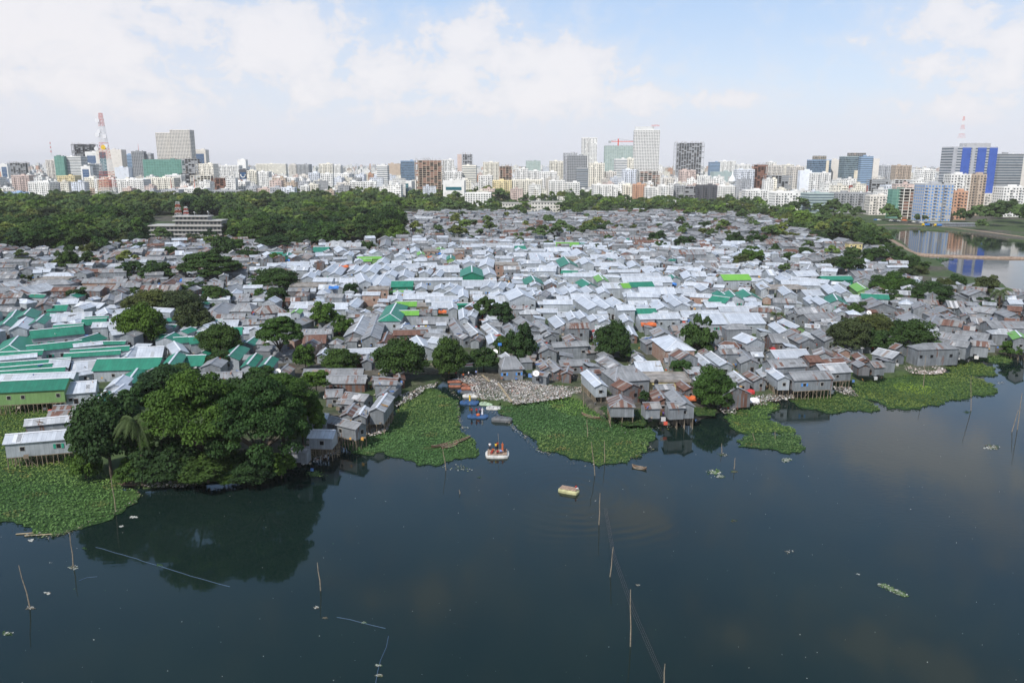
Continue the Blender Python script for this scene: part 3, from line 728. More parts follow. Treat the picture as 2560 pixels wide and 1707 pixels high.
traced('B', '''1195 210 1185 260 100 G 40;650 245 965 245 -38 K 0;530 285 670 283 -70 E 20;460 318 450 345 100 E 20;295 330 285 360 95 E 50 e;105 330 245 328 -40 E 10;300 295 420 293 -30 G 15;760 275 800 310 100 S;680 265 660 290 80 S;860 320 840 350 90 S;920 335 900 360 80 S
1015 315 1215 315 -35 G 20;1235 275 1370 270 -30 G 30;1260 235 1540 232 -35 G 20;1360 295 1365 330 95 S 35;1460 280 1465 320 90 S 35;1690 282 1700 300 110 L;1510 320 1520 345 70 L;1640 315 1620 345 110 E 20;1700 310 1890 308 -30 S;1880 240 2110 240 -40 G 25;2120 250 2330 250 -40 K 25;2280 260 2352 258 -55 E 20
1720 210 1710 240 80 G 20;1765 195 1755 220 60 G;1720 345 1700 385 110 S 50;1790 355 1790 385 80 E 60 l;2010 315 2100 313 -30 S 45;2140 292 2130 320 90 S 40;2250 285 2240 310 80 G;2130 378 2110 440 130 S;2200 420 2340 410 -45 S 20;935 372 1150 370 -25 L 40 l;985 392 1062 392 -25 L 30 l;1180 375 1150 420 120 S 30
500 405 650 400 -40 S 50;290 420 490 418 -35 S 20;190 462 370 460 -35 S 15;235 425 210 450 90 S;380 468 480 468 -30 S;720 435 640 500 120 S 60;790 440 720 520 110 S 60;800 480 770 540 110 K 40;920 445 890 490 110 S 50;1010 440 960 500 120 S 60;1100 430 1040 500 120 S 60;1170 435 1110 505 120 S 60;1210 430 1165 480 100 S 50
500 510 470 550 110 S;570 495 540 530 80 S;1250 410 1425 408 -30 S 15;1210 445 1490 435 -45 S 10;1370 485 1350 545 180 S 45;1250 490 1220 530 120 S;1310 480 1480 478 -30 S;1720 485 1885 483 -35 S 25;1590 480 1560 520 90 S 20;1690 490 1650 540 90 S;1980 455 1985 515 205 E 70 e;2130 470 2150 520 120 S 70
400 558 675 555 -45 S 60;380 588 635 588 -32 L 30 l;670 570 770 568 -35 S 40;775 572 935 570 -40 S 60;960 520 1000 590 110 S;1100 530 1040 600 140 S 30;1140 490 1100 535 90 S;1200 515 1120 630 190 S 60;1250 595 1440 593 -55 E 60 e;1230 685 1420 682 -14 L 30 e;1415 570 1890 565 -25 S;1520 610 1515 650 110 S 55;1590 590 1760 588 -55 S 25
1700 620 1690 660 120 S 50;1780 610 1770 640 80 S;1850 630 1780 690 130 S 30;1900 590 2205 590 -60 S 25;2150 600 2120 640 130 S;2250 600 2220 650 110 S;2330 610 2300 650 100 S;2075 660 2320 655 -25 L 20 l;2220 660 2240 710 190 S 40;1360 715 1720 710 -50 S 10;1560 740 1850 735 -55 S 15;1300 715 1290 760 100 S;1800 685 1790 720 130 E
1900 665 1905 730 100 S 10;1975 690 2075 690 -30 S 20;1290 785 1470 783 -45 L;1290 795 1230 900 200 E h;1320 868 1490 866 -45 L;1620 790 1790 788 -55 S 50;1800 790 1810 840 90 S;1855 800 2015 798 -12 E 60 e;2120 740 2330 735 -50 S 10;1900 845 1910 930 90 S;2000 855 1970 910 100 S
945 618 1070 615 -30 S 70 b;740 715 880 712 -30 S 50 b;330 790 590 785 -50 S 10;410 770 560 768 -25 S;630 800 840 795 -60 S 10;930 750 860 820 130 S 10;870 812 990 808 -40 S 45 h;390 845 360 875 90 L;210 895 540 885 -60 S 60;50 825 190 812 -70 M 50 h;0 1020 40 1010 -50 S;700 970 650 1020 130 G 60;430 1040 690 1035 -45 G 0;445 1090 640 1085 -80 R 55
985 912 900 1060 185 K 90;1120 905 1050 1095 165 G 90;860 900 1190 895 -30 G;1190 910 1470 905 -60 G 60;1480 930 1760 925 -65 G 60;1270 1045 1570 1040 -50 R;1570 1070 1780 1090 -40 G;1210 1060 1170 1150 130 R 20;1475 1098 1540 1190 190 S 90;1620 1110 1750 1130 -50 S
1810 935 1900 1060 140 G 60;1930 965 2040 1070 140 K 60;1870 1060 1950 1100 120 G 80;2050 1090 2010 1130 100 M 50;2120 985 2230 1080 130 K 50;2160 975 2260 980 -40 G 30;2160 1080 2190 1150 110 S;790 1225 1105 1210 -50 S 10;1020 1265 1015 1320 110 G 50;640 1210 600 1260 100 S 20;170 1235 400 1225 -50 G 50;140 1285 80 1360 130 E
20 1260 0 1360 130 E;30 1125 -20 1170 110 E 60 e;290 1360 200 1440 150 M 20''')
traced('C', '''395 240 608 240 -45 L 10;0 275 115 272 -40 E 20 e;300 290 525 287 -35 S 30;155 335 365 332 -50 S 40;225 345 250 400 130 S 60;490 120 480 150 90 S 30;500 320 530 360 110 S 30 r;590 295 640 340 130 S 40;650 290 700 330 110 S 40;480 370 530 430 160 E 50;600 375 640 410 110 S;660 375 700 420 110 S
720 355 960 352 -40 S 15;1000 360 1170 358 -40 G 40;1170 330 1480 330 -50 G 40;1460 310 1760 308 -50 G;1690 385 1910 378 -40 G 20;1570 370 1690 370 -25 G 20;1860 430 2000 428 -45 G 20;1665 430 1860 428 -45 G 20;720 425 990 425 -35 S 40 h;1100 405 1140 450 120 S 30;1000 400 1020 440 110 S 20;1080 455 1225 450 -35 S 20
1270 460 1320 500 150 S 60;370 420 390 450 110 S 60;390 475 465 473 -20 E 50;560 520 810 517 -40 S 10;850 490 870 520 80 G 40;880 495 1160 490 -25 S;1000 530 1350 525 -50 S 10;1010 560 1450 555 -50 S;180 545 210 590 180 E 10;230 548 285 546 -45 E;800 535 840 580 110 L;650 575 720 620 150 E 20;720 550 780 590 100 S;740 575 860 572 -30 S
200 585 220 620 100 S 60;280 580 300 620 110 S 60;360 572 390 600 100 S 40;830 615 1000 612 -50 S;1000 615 1065 613 -45 L;1070 605 1280 600 -45 E;1290 600 1370 600 -40 S;40 655 100 720 230 S 0;190 680 210 720 90 S 30;260 680 290 720 100 S 30;380 650 400 700 130 S 50;480 640 540 690 140 S 20;560 645 590 680 110 S
680 640 740 690 130 S 40;820 645 850 690 110 S 80;870 650 1040 647 -50 S 30;1080 660 1110 710 150 S 60;1165 655 1480 653 -60 S 70;1500 665 1670 663 -45 S 40;1610 620 1680 660 120 S;1730 620 1800 660 120 S;1670 680 1890 677 -40 S 20;1920 535 2165 532 -50 L;2090 495 2352 492 -50 S 30;1850 595 2030 590 -45 S 30;2030 585 2320 582 -45 S 50
2300 600 2352 650 120 S;1600 500 1640 550 120 S 60;1650 515 1770 515 -40 S 60;1470 535 1500 560 110 E;1740 450 1770 480 90 S 30;1820 445 1840 480 80 S 40;1900 680 1960 720 130 E;2000 680 2050 730 160 E;2130 670 2200 720 200 E 10;1850 730 2000 750 -50 E;1450 705 1500 760 150 S 60;1560 730 1640 780 130 S 30;1640 690 1700 730 120 S;1500 755 1560 800 130 S
20 780 240 778 -60 E 60;240 785 380 783 -30 S 30;540 715 700 712 -50 S;410 735 530 732 -50 S 50;650 735 780 820 160 S 90;780 740 900 830 150 S 80;920 740 1010 800 150 S 30;990 725 1080 780 130 S;1070 780 1230 778 -40 S 30;1340 770 1400 830 170 S 50;1500 815 1710 812 -50 S 20;1770 795 2030 790 -45 S 10;1900 830 2250 830 -50 S 10
1550 870 1890 865 -60 S 30;1020 850 1310 845 -55 E 60 l;860 815 950 870 130 S 80;1160 905 1290 900 -45 S;1300 890 1520 885 -55 S;960 815 1110 812 -50 S;540 870 580 930 120 S 90;620 865 670 920 130 S 90;740 900 780 940 120 S;830 920 860 950 110 S;230 850 410 850 -40 S 10;420 885 520 885 -45 S 20;240 915 400 910 -40 S;380 915 460 980 140 S 40
1450 955 1580 950 -50 S 10''')
traced('D', '''100 240 210 238 -45 G;190 255 460 250 -50 G 10;510 280 700 278 -40 M 10;570 320 700 318 -20 G 25;335 380 575 378 -30 G 45;90 370 130 420 110 G 50;435 440 570 438 -25 S;380 450 360 490 120 K 50;770 278 790 310 150 S 30;905 235 915 260 60 S;940 268 1060 266 -30 G;980 440 1080 437 -45 G 45 h;1090 455 1270 452 -15 S;760 505 960 500 -45 G 50;900 530 890 570 160 G
1110 480 1090 510 110 G;230 505 425 500 -45 S 50;150 510 230 560 110 S 30;120 535 200 580 120 S;-20 490 40 490 -60 S;480 550 755 548 -35 E 60 e;540 620 620 690 110 S 60;640 625 720 690 110 S 60;820 610 900 665 130 L 60 l;930 615 980 660 90 S 40;840 565 900 610 110 S;920 565 980 600 100 S;1370 575 1430 610 130 S 20;1370 612 1390 640 120 E 20
600 712 640 770 180 E 20;860 710 1100 720 -40 E;500 780 710 778 -40 S 45;700 745 840 745 -40 S 40;140 640 210 700 120 S;190 618 260 655 90 E 30;310 680 470 675 -50 S;380 730 450 780 110 S;450 735 540 790 110 S;0 575 70 640 100 S;120 590 460 595 -40 S;950 745 1060 800 240 G 70;1390 765 1550 770 -40 M 30;1680 680 1740 720 150 G 60;1870 660 1950 690 160 G 60
1640 775 1780 780 -60 G 30;2180 730 2270 735 -40 S;2200 765 2320 768 -35 S;1590 820 1650 860 140 G 60 r;1700 840 1740 880 110 K 60;1760 840 1880 842 -45 G 40;1880 820 2100 850 -45 G 60;2150 850 2280 900 120 G;2210 820 2330 830 -40 R;240 840 500 835 -60 G 50;330 900 610 880 -60 G 60''')
# ---------------------------------------------------------------- filling the rest of the settlement
SLUM = [(-480, 652), (0, 630), (220, 634), (300, 612), (560, 604), (620, 614), (800, 620), (975, 607), (985, 545), (1100, 534), (1350, 538), (1650, 533), (1900, 545), (1960, 560), (2010, 590), (2060, 612), (2140, 622), (2210, 655), (2290, 705), (2400, 728), (2500, 748), (2700, 770), (2700, 840)] + \
       [(x * 1.08844, y * 1.08844 - 7) for x, y in [(2352, 792), (2300, 808), (2230, 822), (2180, 836), (2070, 856), (1950, 878), (1800, 896), (1730, 908), (1640, 930), (1590, 962), (1400, 955), (1340, 900), (1300, 888), (1120, 868), (1090, 850), (1000, 858), (960, 880), (905, 905), (850, 955), (795, 990), (740, 1010), (690, 1020), (640, 900), (560, 880), (240, 870), (130, 905), (-440, 912)]]
DECKS = [('B', 490, 720, 15, 9, 4.2), ('D', 130, 760, 17, 10, 5.0), ('B', 2300, 545, 12, 9, 6.0), ('B', 1130, 760, 9, 7, 4.5), ('B', 1610, 400, 9, 7, 5.5), ('B', 1870, 400, 6, 7, 6.0),
         ('C', 560, 470, 9, 6, 5.0), ('H', 1380, 690, 13, 8, 2.6), ('A', 520, 640, 16, 7, 3.4), ('B', 1560, 830, 14, 9, .6), ('C', 1400, 620, 12, 7, .7), ('C', 2200, 770, 16, 9, .8), ('B', 430, 385, 12, 7, 3.5), ('B', 1300, 385, 12, 8, .9), ('H', 690, 190, 13, 8, .7), ('B', 1170, 860, 8, 6, 1.0), ('A', 960, 690, 18, 9, .25), ('D', 780, 340, 9, 7, 6.5)]
for reg, x, y, L, W, h in DECKS:
    g = GR(reg, x, y, 1)
    for q in cells(g.x, g.y, L + 1, W + 1, 0): OCC[q] = 2
# keep the front doors of the big trees and the inlet clear is done by the outline; now the infill
def zone_col(x, y, r):
    u = r.random()
    X, Y = x / 1.08844, y / 1.08844
    silver = 0.0
    if 560 < X < 2000 and 555 < Y < 770:
        cx, cy = 1250, 665
        silver = max(0, 1.15 - ((X - cx) / 800) ** 2 - ((Y - cy) / 125) ** 2)
    if X < 560 and Y > 700: 
        if u < .58: return 'E'
        if u < .82: return 'S'
        return 'G'
    if u < min(.80, silver): 
        v = r.random()
        return 'E' if v < .02 else ('L' if v < .03 else ('K' if v < .08 else 'S'))
    v = r.random()
    if X < 560: return 'S' if v < .10 else ('K' if v < .2 else ('M' if v < .38 else ('R' if v < .42 else 'G')))
    if Y < 560: return 'K' if v < .14 else ('M' if v < .26 else ('R' if v < .29 else 'G'))
    return 'S' if v < .07 else ('K' if v < .20 else ('M' if v < .38 else ('R' if v < .42 else 'G')))
def infill():
    r = random.Random(5)
    Y = 196.0
    while Y < 1010:
        step = 6.4 + (Y - 200) * .004
        xw = Y * 0.84
        X = -xw
        while X < xw:
            x = X + r.uniform(-2, 2); y = Y + r.uniform(-2.2, 2.2)
            fld = math.sin(x * .013 + y * .007) + math.sin(x * .006 - y * .011 + 2)
            along = r.random() < .56
            a = fld * .24 + r.uniform(-.19, .19) + (0 if along else math.pi / 2)
            big = r.random()
            L = r.uniform(7.5, 13) if big < .6 else r.uniform(13, 23); W = r.uniform(5.2, 7.2) if big < .75 else r.uniform(7.2, 9.5)
            tries = [(L, W), (L * .7, W * .85), (5.2, 4.2), (3.8, 3.2)]
            p = proj((x, y, 1))
            if p and in_poly(p[0], p[1], SLUM) and not GAPS(p[0], p[1]):
                for (l, w) in tries:
                    cs = cells(x, y, l, w, a, .55)
                    if occupied(cs) < .04:
                        rk = zone_col(p[0], p[1], r)
                        h = r.uniform(2.7, 5.4) if w > 4.3 else r.uniform(2.3, 3.2)
                        kind = 'h' if r.random() < .14 else ('s' if w < 4.3 and r.random() < .5 else 'g')
                        wk = {'S': 's', 'K': 'g', 'G': 'g', 'M': 'g', 'R': 'r', 'E': 's', 'L': 's'}[rk]
                        if r.random() < .07: wk = 'r'
                        if r.random() < .03: wk = 'b'
                        ca, sa = math.cos(a), math.sin(a); hl = l / 2 - .2
                        for q in cells(x, y, l - .5, w - .5, a): OCC[q] = 1
                        rise = min(w / 2 * SLOPE, 2.2) * r.uniform(.8, 1.15)
                        if kind == 's': rise = w * .2
                        HOUSES.append(dict(x=x, y=y, L=l, W=w, a=a, h=h, rk=rk, wk=wk, kind=kind, z0=1.0, rise=rise, src='f', over=.3))
                        break
            X += r.uniform(4.5, 7.0)
        Y += step * r.uniform(.5, .75)
def GAPS(x, y):
    for (a, b, c, d) in ((700, 900, 990, 1010), (975, 885, 1235, 1000), (0, 980, 230, 1100)):
        if a < x < c and b < y < d: return True
    return False
infill()
print('houses', len(HOUSES))

LM = [('the loaded white raft', 1142, 1038), ('the moored orange rafts', 1060, 890), ('the big spreading bank tree', 620, 960), ('the bankside coconut palm', 325, 985), ('the brick-based two-storey house', 1545, 805),
      ('the long silver warehouse', 1665, 742), ('the all-green house', 1085, 625), ('the grey block in the wood', 425, 525), ('the broad lime roof', 1300, 562), ('the tall tree by the warehouse', 1600, 765),
      ('the round shore tree', 1193, 785), ('the flat-crowned umbrella tree', 475, 610), ('the yellow-walled house', 1960, 580), ('the lake embankment path', 2250, 592), ('the bare concrete deck', 1800, 690),
      ('the right hyacinth shore', 2100, 880), ('the parallel green roofs', 120, 800), ('the bright leafy tree', 325, 748), ('the white rubbish bank', 1250, 905), ('the lime-roofed stilt house', 2335, 775),
      ('the twin long grey roofs', 830, 755), ('the tin house on tall stilts', 1540, 940), ('the blue glass tower', 2420, 420), ('the lime-walled hall', 780, 648), ('the pair of trees at right', 1980, 765)]
LM = [(n, x * 1.08844, y * 1.08844) for n, x, y in LM]
ORD = ['nearest', 'second', 'third', 'fourth', 'fifth', 'sixth', 'seventh', 'eighth', 'ninth', 'tenth', 'eleventh', 'twelfth', 'thirteenth', 'fourteenth', 'fifteenth', 'sixteenth', 'seventeenth', 'eighteenth', 'nineteenth', 'twentieth']
def make_labels(items):
    """items: (key, description, px, py); returns key -> label that says which one, counted out from a landmark"""
    groups = {}
    for k, d, x, y in items:
        nm, lx, ly = min(LM, key=lambda q: (q[1] - x) ** 2 + ((q[2] - y) * 1.6) ** 2)
        dx, dy = x - lx, (y - ly) * 1.6
        if math.hypot(dx, dy) < 22: di = 'at'
        elif abs(dx) > abs(dy): di = 'right of' if dx > 0 else 'left of'
        else: di = 'behind' if dy < 0 else 'in front of'
        groups.setdefault((d, nm, di), []).append((math.hypot(dx, dy), k))
    out = {}
    for (d, nm, di), L in groups.items():
        L.sort()
        for i, (_, k) in enumerate(L):
            if len(L) == 1: out[k] = '%s %s %s' % (d, di, nm)
            elif i == 0: out[k] = '%s, nearest one %s %s' % (d, di, nm)
            else: out[k] = '%s, %s one out %s %s' % (d, ORD[min(i, 19)], di, nm)
    return out

def build_houses():
    cand = []
    for i, H in enumerate(HOUSES):
        p = proj((H['x'], H['y'], 4))
        if not p: H['size'] = 0; continue
        if not (-30 < p[0] < 2590): H['size'] = 1; H['px'], H['py'] = p; continue
        m = mpp((H['x'], H['y'], 3))
        H['px'], H['py'] = p
        H['size'] = (H['L'] * H['W']) ** .5 / m * (1.15 if H['src'] == 't' else .8)
        cand.append(i)
    cand.sort(key=lambda i: -HOUSES[i]['size'])
    top = cand[:296]
    topset = set(top)
    cn = {'S': 'silver', 'G': 'weathered grey', 'K': 'pale aged', 'M': 'rust-streaked', 'R': 'rusty', 'E': 'emerald green', 'L': 'lime green'}
    items = []
    for i in top:
        H = HOUSES[i]
        d = cn[H['rk']] + (' long' if H['L'] > 14 else (' small' if H['L'] < 7.5 else '')) + (' hip' if H['kind'] == 'h' else ('' if H['kind'] == 'g' else ' lean-to')) + ' roofed house' + (' on stilts' if H['z0'] > 1.1 else '')
        items.append((i, d, H['px'], H['py']))
    labs = make_labels(items)
    r = random.Random(3)
    for i in top:
        H = HOUSES[i]
        root = empty('stilt_house' if H['z0'] > 1.1 else 'tin_house', (H['x'], H['y'], 0), H['a'])
        tag(root, labs[i], 'house', 'tin houses of the lakeside settlement')
        w, rf, cp = house_geo(H['L'], H['W'], H['h'], H['rise'], H['kind'], H['rk'], H['wk'], H['z0'], r.random(), H['over'])
        w.build('wall', root); ro = rf.build('roof', root)
        if cp.f: cp.build('ridge_cap', ro)
        dist = H['y']
        hx, hy = H['L'] / 2 - H['over'], H['W'] / 2 - H['over']
        if dist < 430:
            # openings in the walls that face the lake
            for nx_, ny_ in ((0, -1), (1, 0), (-1, 0), (0, 1)):
                ang = H['a']; wy = nx_ * math.sin(ang) + ny_ * math.cos(ang)
                if wy > -.25: continue
                span = 2 * hx if ny_ else 2 * hy
                n = int(span / 3.2) if H['h'] > 3 else int(span / 4.5)
                if n == 0 and span > 2: n = 1
                if H.get('cw'): n = max(2, int(span / 1.9))
                lev = [H['z0'] + (H['h'] * .62 if H['h'] > 4.2 else H['h'] * .55)]
                for z in lev:
                    for k in range(min(n, 7)):
                        if r.random() < .28: continue
                        q = -span / 2 + span * (k + .5) / n + r.uniform(-.4, .4)
                        wkk = r.choice(['plain', 'plain', 'flap', 'plain', 'gshut' if H['rk'] in 'ES' else 'plain', 'bshut' if r.random() < .3 else 'plain'])
                        if H.get('cw'): wkk = ('bshut', 'gshut')[k % 2]
                        if H['rk'] == 'E': wkk = r.choice(['gshut', 'plain'])
                        loc = (q, ny_ * (hy + .03), z) if ny_ else (nx_ * (hx + .03), q, z)
                        rz = 0 if ny_ == -1 else (math.pi if ny_ == 1 else (math.pi / 2 if nx_ == 1 else -math.pi / 2))
                        inst('window', WIN[wkk], root, loc, (0, 0, rz), (1, 1, r.uniform(.85, 1.1)))
                if r.random() < .5 and H['h'] > 2.6 and H['z0'] < 2:
                    q = r.uniform(-span * .3, span * .3)
                    loc = (q, ny_ * (hy + .03), H['z0'] + .98) if ny_ else (nx_ * (hx + .03), q, H['z0'] + .98)
                    rz = 0 if ny_ == -1 else (math.pi if ny_ == 1 else (math.pi / 2 if nx_ == 1 else -math.pi / 2))
                    inst('door', DOOR, root, loc, (0, 0, rz))
        if H['z0'] > 1.1:
            for sx in range(int(2 * hx / 1.0) + 1):
                for sy in (-1, 0, 1):
                    n = int(2 * hx / 1.0)
                    X = -hx + .15 + (2 * hx - .3) * sx / max(n, 1)
                    inst('stilt', POST, root, (X + r.uniform(-.15, .15), sy * (hy - .1), -1.0), (r.uniform(-.04, .04), r.uniform(-.05, .05), 0), (1, 1, H['z0'] + 1.0 + r.uniform(0, .02)))
            m = MB()
            for sy in (-1, 1):
                m.box((0, sy * (hy - .1), H['z0'] - .09), (2 * hx, .14, .14), 'bamboo')
                for k in range(int(hx / 1.6)):
                    x0 = r.uniform(-hx, hx - 1.8)
                    m.tube([(x0, sy * (hy + .04), .3), (x0 + r.uniform(-2, 2), sy * (hy + .04), H['z0'] - .1)], .05, 'bamboo', 5)
            m.build('floor_beam', root)
    # everything smaller in the photograph: one mass
    big = MB(); s2 = random.Random(8)
    for i, H in enumerate(HOUSES):
        if i in topset or (H['size'] == 0): continue
        far = H['y'] > 520
        w, rf, cp = house_geo(H['L'], H['W'], H['h'], H['rise'], H['kind'], H['rk'], H['wk'], H['z0'], s2.random(), H['over'], far=True)
        M = Matrix.Translation((H['x'], H['y'], 0)) @ Matrix.Rotation(H['a'], 4, 'Z')
        big.merge(w, M); big.merge(rf, M)
        if not far: big.merge(cp, M)
        # openings
        if H['y'] < 620 and H['kind'] != 's':
            hx, hy = H['L'] / 2 - H['over'], H['W'] / 2 - H['over']
            m = MB(); m.seed = .3
            for nx_, ny_ in ((0, -1), (1, 0), (-1, 0)):
                wy = nx_ * math.sin(H['a']) + ny_ * math.cos(H['a'])
                if wy > -.25: continue
                span = 2 * hx if ny_ else 2 * hy
                for k in range(int(span / 3)):
                    if s2.random() < .4: continue
                    q = -span / 2 + 3 * (k + .5) + s2.uniform(-.5, .5); z = 1 + H['h'] * .58
                    sh = s2.uniform(.35, .5)
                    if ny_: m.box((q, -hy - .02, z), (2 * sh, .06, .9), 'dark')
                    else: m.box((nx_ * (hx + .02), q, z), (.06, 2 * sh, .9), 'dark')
            big.merge(m, M)
    o = big.build('tin_houses')
    tag(o, 'mass of smaller tin-roofed shacks packed across the middle of the settlement', 'houses', kind='stuff')
build_houses()

def deck_building(reg, x, y, L, W, h, name, label, mat, storeys=1, ang=0.0, roofmat='conc', open_=False, frame=False):
    g = GR(reg, x, y, 1)
    root = empty(name, (g.x, g.y, 1.0), ang); tag(root, label, 'building')
    if not open_:
        m = MB(); m.seed = rnd.random(); m.col = (.3, .26, .22, 1); m.box((0, 0, h / 2), (L, W, h), mat, skip=('d',)); m.build('wall', root)
    m = MB(); m.box((0, 0, h + .12), (L + .6, W + .6, .24), roofmat)
    if h > 2: 
        for sx in (-1, 1): m.box((sx * (L / 2 + .22), 0, h + .45), (.14, W + .55, .42), roofmat)
        for sy in (-1, 1): m.box((0, sy * (W / 2 + .22), h + .45), (L + .3, .14, .42), roofmat)
    m.build('roof_slab', root)
    if open_ or frame:
        nx = max(2, int(L / 3.6)); 
        for i in range(nx + 1):
            for sy in (-1, 0, 1):
                m = MB(); m.box((-L / 2 + L * i / nx, sy * (W / 2), h / 2 - .0), (.3, .3, h - .002), roofmat); m.build('column', root)
    if not open_ and h > 2:
        n = int(L / 3)
        for s_ in range(storeys):
            for i in range(n):
                inst('window', WIN['plain'], root, (-L / 2 + L * (i + .5) / n, -W / 2 - .03, h * (s_ + .55) / storeys), (0, 0, 0), (1.2, 1, 1.2))
    # starter bars
    if frame or open_:
        m = MB()
        for i in range(8): m.tube([(rnd.uniform(-L / 2, L / 2), rnd.uniform(-W / 2, W / 2), h + .2), (rnd.uniform(-L / 2, L / 2) * .1 + 0, 0, h + .2)][:1] * 1 + [(0, 0, 0)], .03, 'bamboo', 4) if False else None
        for i in range(6):
            X = -L / 2 + L * rnd.random(); Yy = rnd.choice((-1, 1)) * W / 2
            m.tube([(X, Yy, h + .2), (X + .1, Yy, h + 1.6)], .05, 'bamboo', 4)
        m.build('starter_bar', root)
    return root
dd = ['open concrete deck on columns beside the brick stair tower, centre left', 'bare concrete deck on slim columns with small raised hut slab, right side', 'old brick house with parapet and antennas beside the all-green house', 'roofless brick shell standing among silver roofs left of centre', 'brick house with red cloth on its roof, upper centre', 'narrow brick house with bamboo poles beside the lime-walled gable house',
      'small brick shell with bamboo scaffold right of centre', 'low pale green rimmed concrete roof with black water tank near the shore', 'unfinished concrete frame under patched roofs, left side', 'flat yard strewn with rubble and timber behind the long grey shed', 'timber strewn building plot with blue sheet right of centre', 'building plot with bamboo poles beside emerald roofs at right',
      'brown plank-covered flat roof beside green roofs, upper left', 'rubble-strewn flat plot in the upper centre', 'pale concrete yard with red cloth behind the dark shore tree', 'low roofless brick walls left of centre', 'open market ground with red parasol at left', 'yellow-walled three-storey house with arched openings at right']
for (q, lb) in zip(DECKS, dd):
    reg, x, y, L, W, h = q
    if 'yellow' in lb: deck_building(reg, x, y, L, W, h, 'yellow_house', lb, 'y', 2)
    elif 'deck on' in lb: deck_building(reg, x, y, L, W, h, 'unfinished_house', lb, 'b', 1, .05, open_=True)
    elif 'concrete frame' in lb: deck_building(reg, x, y, L, W, h, 'unfinished_house', lb, 'b', 1, .05, open_=True)
    elif 'low pale' in lb: deck_building(reg, x, y, L, W, h, 'concrete_roofed_house', lb, 'y', 1)
    elif h < 2: deck_building(reg, x, y, L, W, h, 'building_plot', lb, 'b', 1, .1, 'conc')
    else: deck_building(reg, x, y, L, W, h, 'brick_house', lb, 'b', 2 if h > 5 else 1, .06, frame='brick shell' in lb)
# tank on the low concrete roof
g = GR('H', 1325, 660, 4); m = MB(); m.tube([(0, 0, 0), (0, 0, 1.0), (0, 0, 1.2), (0, 0, 1.35)], [.55, .55, .35, .2], 'blackp', 12); o = m.build('water_tank', loc=(g.x, g.y, 3.86)); tag(o, 'black plastic water tank on the low concrete roof by the shore', 'water tank')
# ---------------------------------------------------------------- vegetation
nr = np.random.default_rng(4)
def npmesh(name, Q, seed, mat, col=None):
    """Q: (N,4,3) quads"""
    n = len(Q)
    me = bpy.data.meshes.new(name)
    me.vertices.add(n * 4); me.loops.add(n * 4); me.polygons.add(n)
    me.vertices.foreach_set('co', Q.astype(np.float32).ravel())
    me.loops.foreach_set('vertex_index', np.arange(n * 4, dtype=np.int32))
    me.polygons.foreach_set('loop_start', np.arange(0, n * 4, 4, dtype=np.int32))
    try: me.polygons.foreach_set('loop_total', np.full(n, 4, dtype=np.int32))
    except Exception: pass
    a = me.attributes.new('seed', 'FLOAT', 'FACE'); a.data.foreach_set('value', seed.astype(np.float32))
    if col is not None:
        a = me.attributes.new('col', 'FLOAT_COLOR', 'FACE'); a.data.foreach_set('color', col.astype(np.float32).ravel())
    if mat: me.materials.append(MATS[mat])
    me.update(calc_edges=True)
    return me
def unit(v): return v / (np.linalg.norm(v, axis=-1, keepdims=True) + 1e-9)
def leaf_quads(c, nrm, size, rg, asp=1.0):
    n = len(c)
    t = unit(np.cross(nrm, rg.normal(size=(n, 3)))); b = np.cross(nrm, t)
    s = (size * rg.uniform(.6, 1.35, n))[:, None]
    t = t * s * asp; b = b * s
    k = rg.uniform(.5, .9, (n, 1))
    return np.stack([c - t * k - b, c + t - b * k, c + t * k + b, c - t + b * k], 1)
def crown(shape, n, size, K, rg):
    """a crown of leaf clumps inside the unit envelope"""
    cs = []; rs = []
    while len(cs) < K:
        d = unit(rg.normal(size=3))
        if shape == 'umb':
            a = rg.uniform(0, 2 * np.pi); q = rg.uniform(0, 1) ** .5
            z = .55 * (1 - q ** 2.2) + rg.uniform(-.28, .12)
            c = np.array([np.cos(a) * q * .86, np.sin(a) * q * .86, z]); r = rg.uniform(.13, .24)
        elif shape == 'tall':
            q = rg.uniform(-.9, .95); rad = (.75 * (1 - max(q, 0) ** 1.6) * (1 if q > -.6 else .8))
            a = rg.uniform(0, 2 * np.pi); rr = rad * rg.uniform(.55, .95)
            c = np.array([np.cos(a) * rr, np.sin(a) * rr, q * .85]); r = rg.uniform(.18, .30)
        else:
            if d[2] < -.55: continue
            k = rg.uniform(.45, .84)
            c = d * k * np.array([1, 1, .85]); r = rg.uniform(.18, .34)
            c = c * (1 + .12 * np.sin(3 * np.arctan2(d[1], d[0]) + n))
        cs.append(c); rs.append(r)
    cs = np.array(cs); rs = np.array(rs)
    tone = rg.uniform(0, 1, K)
    p = rs ** 2; p = p / p.sum()
    k = rg.choice(K, n, p=p)
    d = unit(rg.normal(size=(n, 3))); d[:, 2] = np.where(d[:, 2] < -.2, -d[:, 2] * .6, d[:, 2]); d = unit(d)
    fl = np.array([1, 1, .55 if shape == 'umb' else .8])
    c = cs[k] + d * (rs[k] * rg.uniform(.55, 1.08, n) ** .7)[:, None] * fl
    nrm = unit(d * 1.0 + rg.normal(size=(n, 3)) * .55 + np.array([0, 0, .45]))
    Q = leaf_quads(c, nrm, size, rg)
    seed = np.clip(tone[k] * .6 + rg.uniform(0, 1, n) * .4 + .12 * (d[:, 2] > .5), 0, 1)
    return Q, seed
PROTO = {}
SPEC = {'near': (18000, .030, 105), 'big': (30000, .0155, 130), 'mid': (5200, .048, 46), 'far': (1300, .088, 26), 'tiny': (230, .19, 12)}
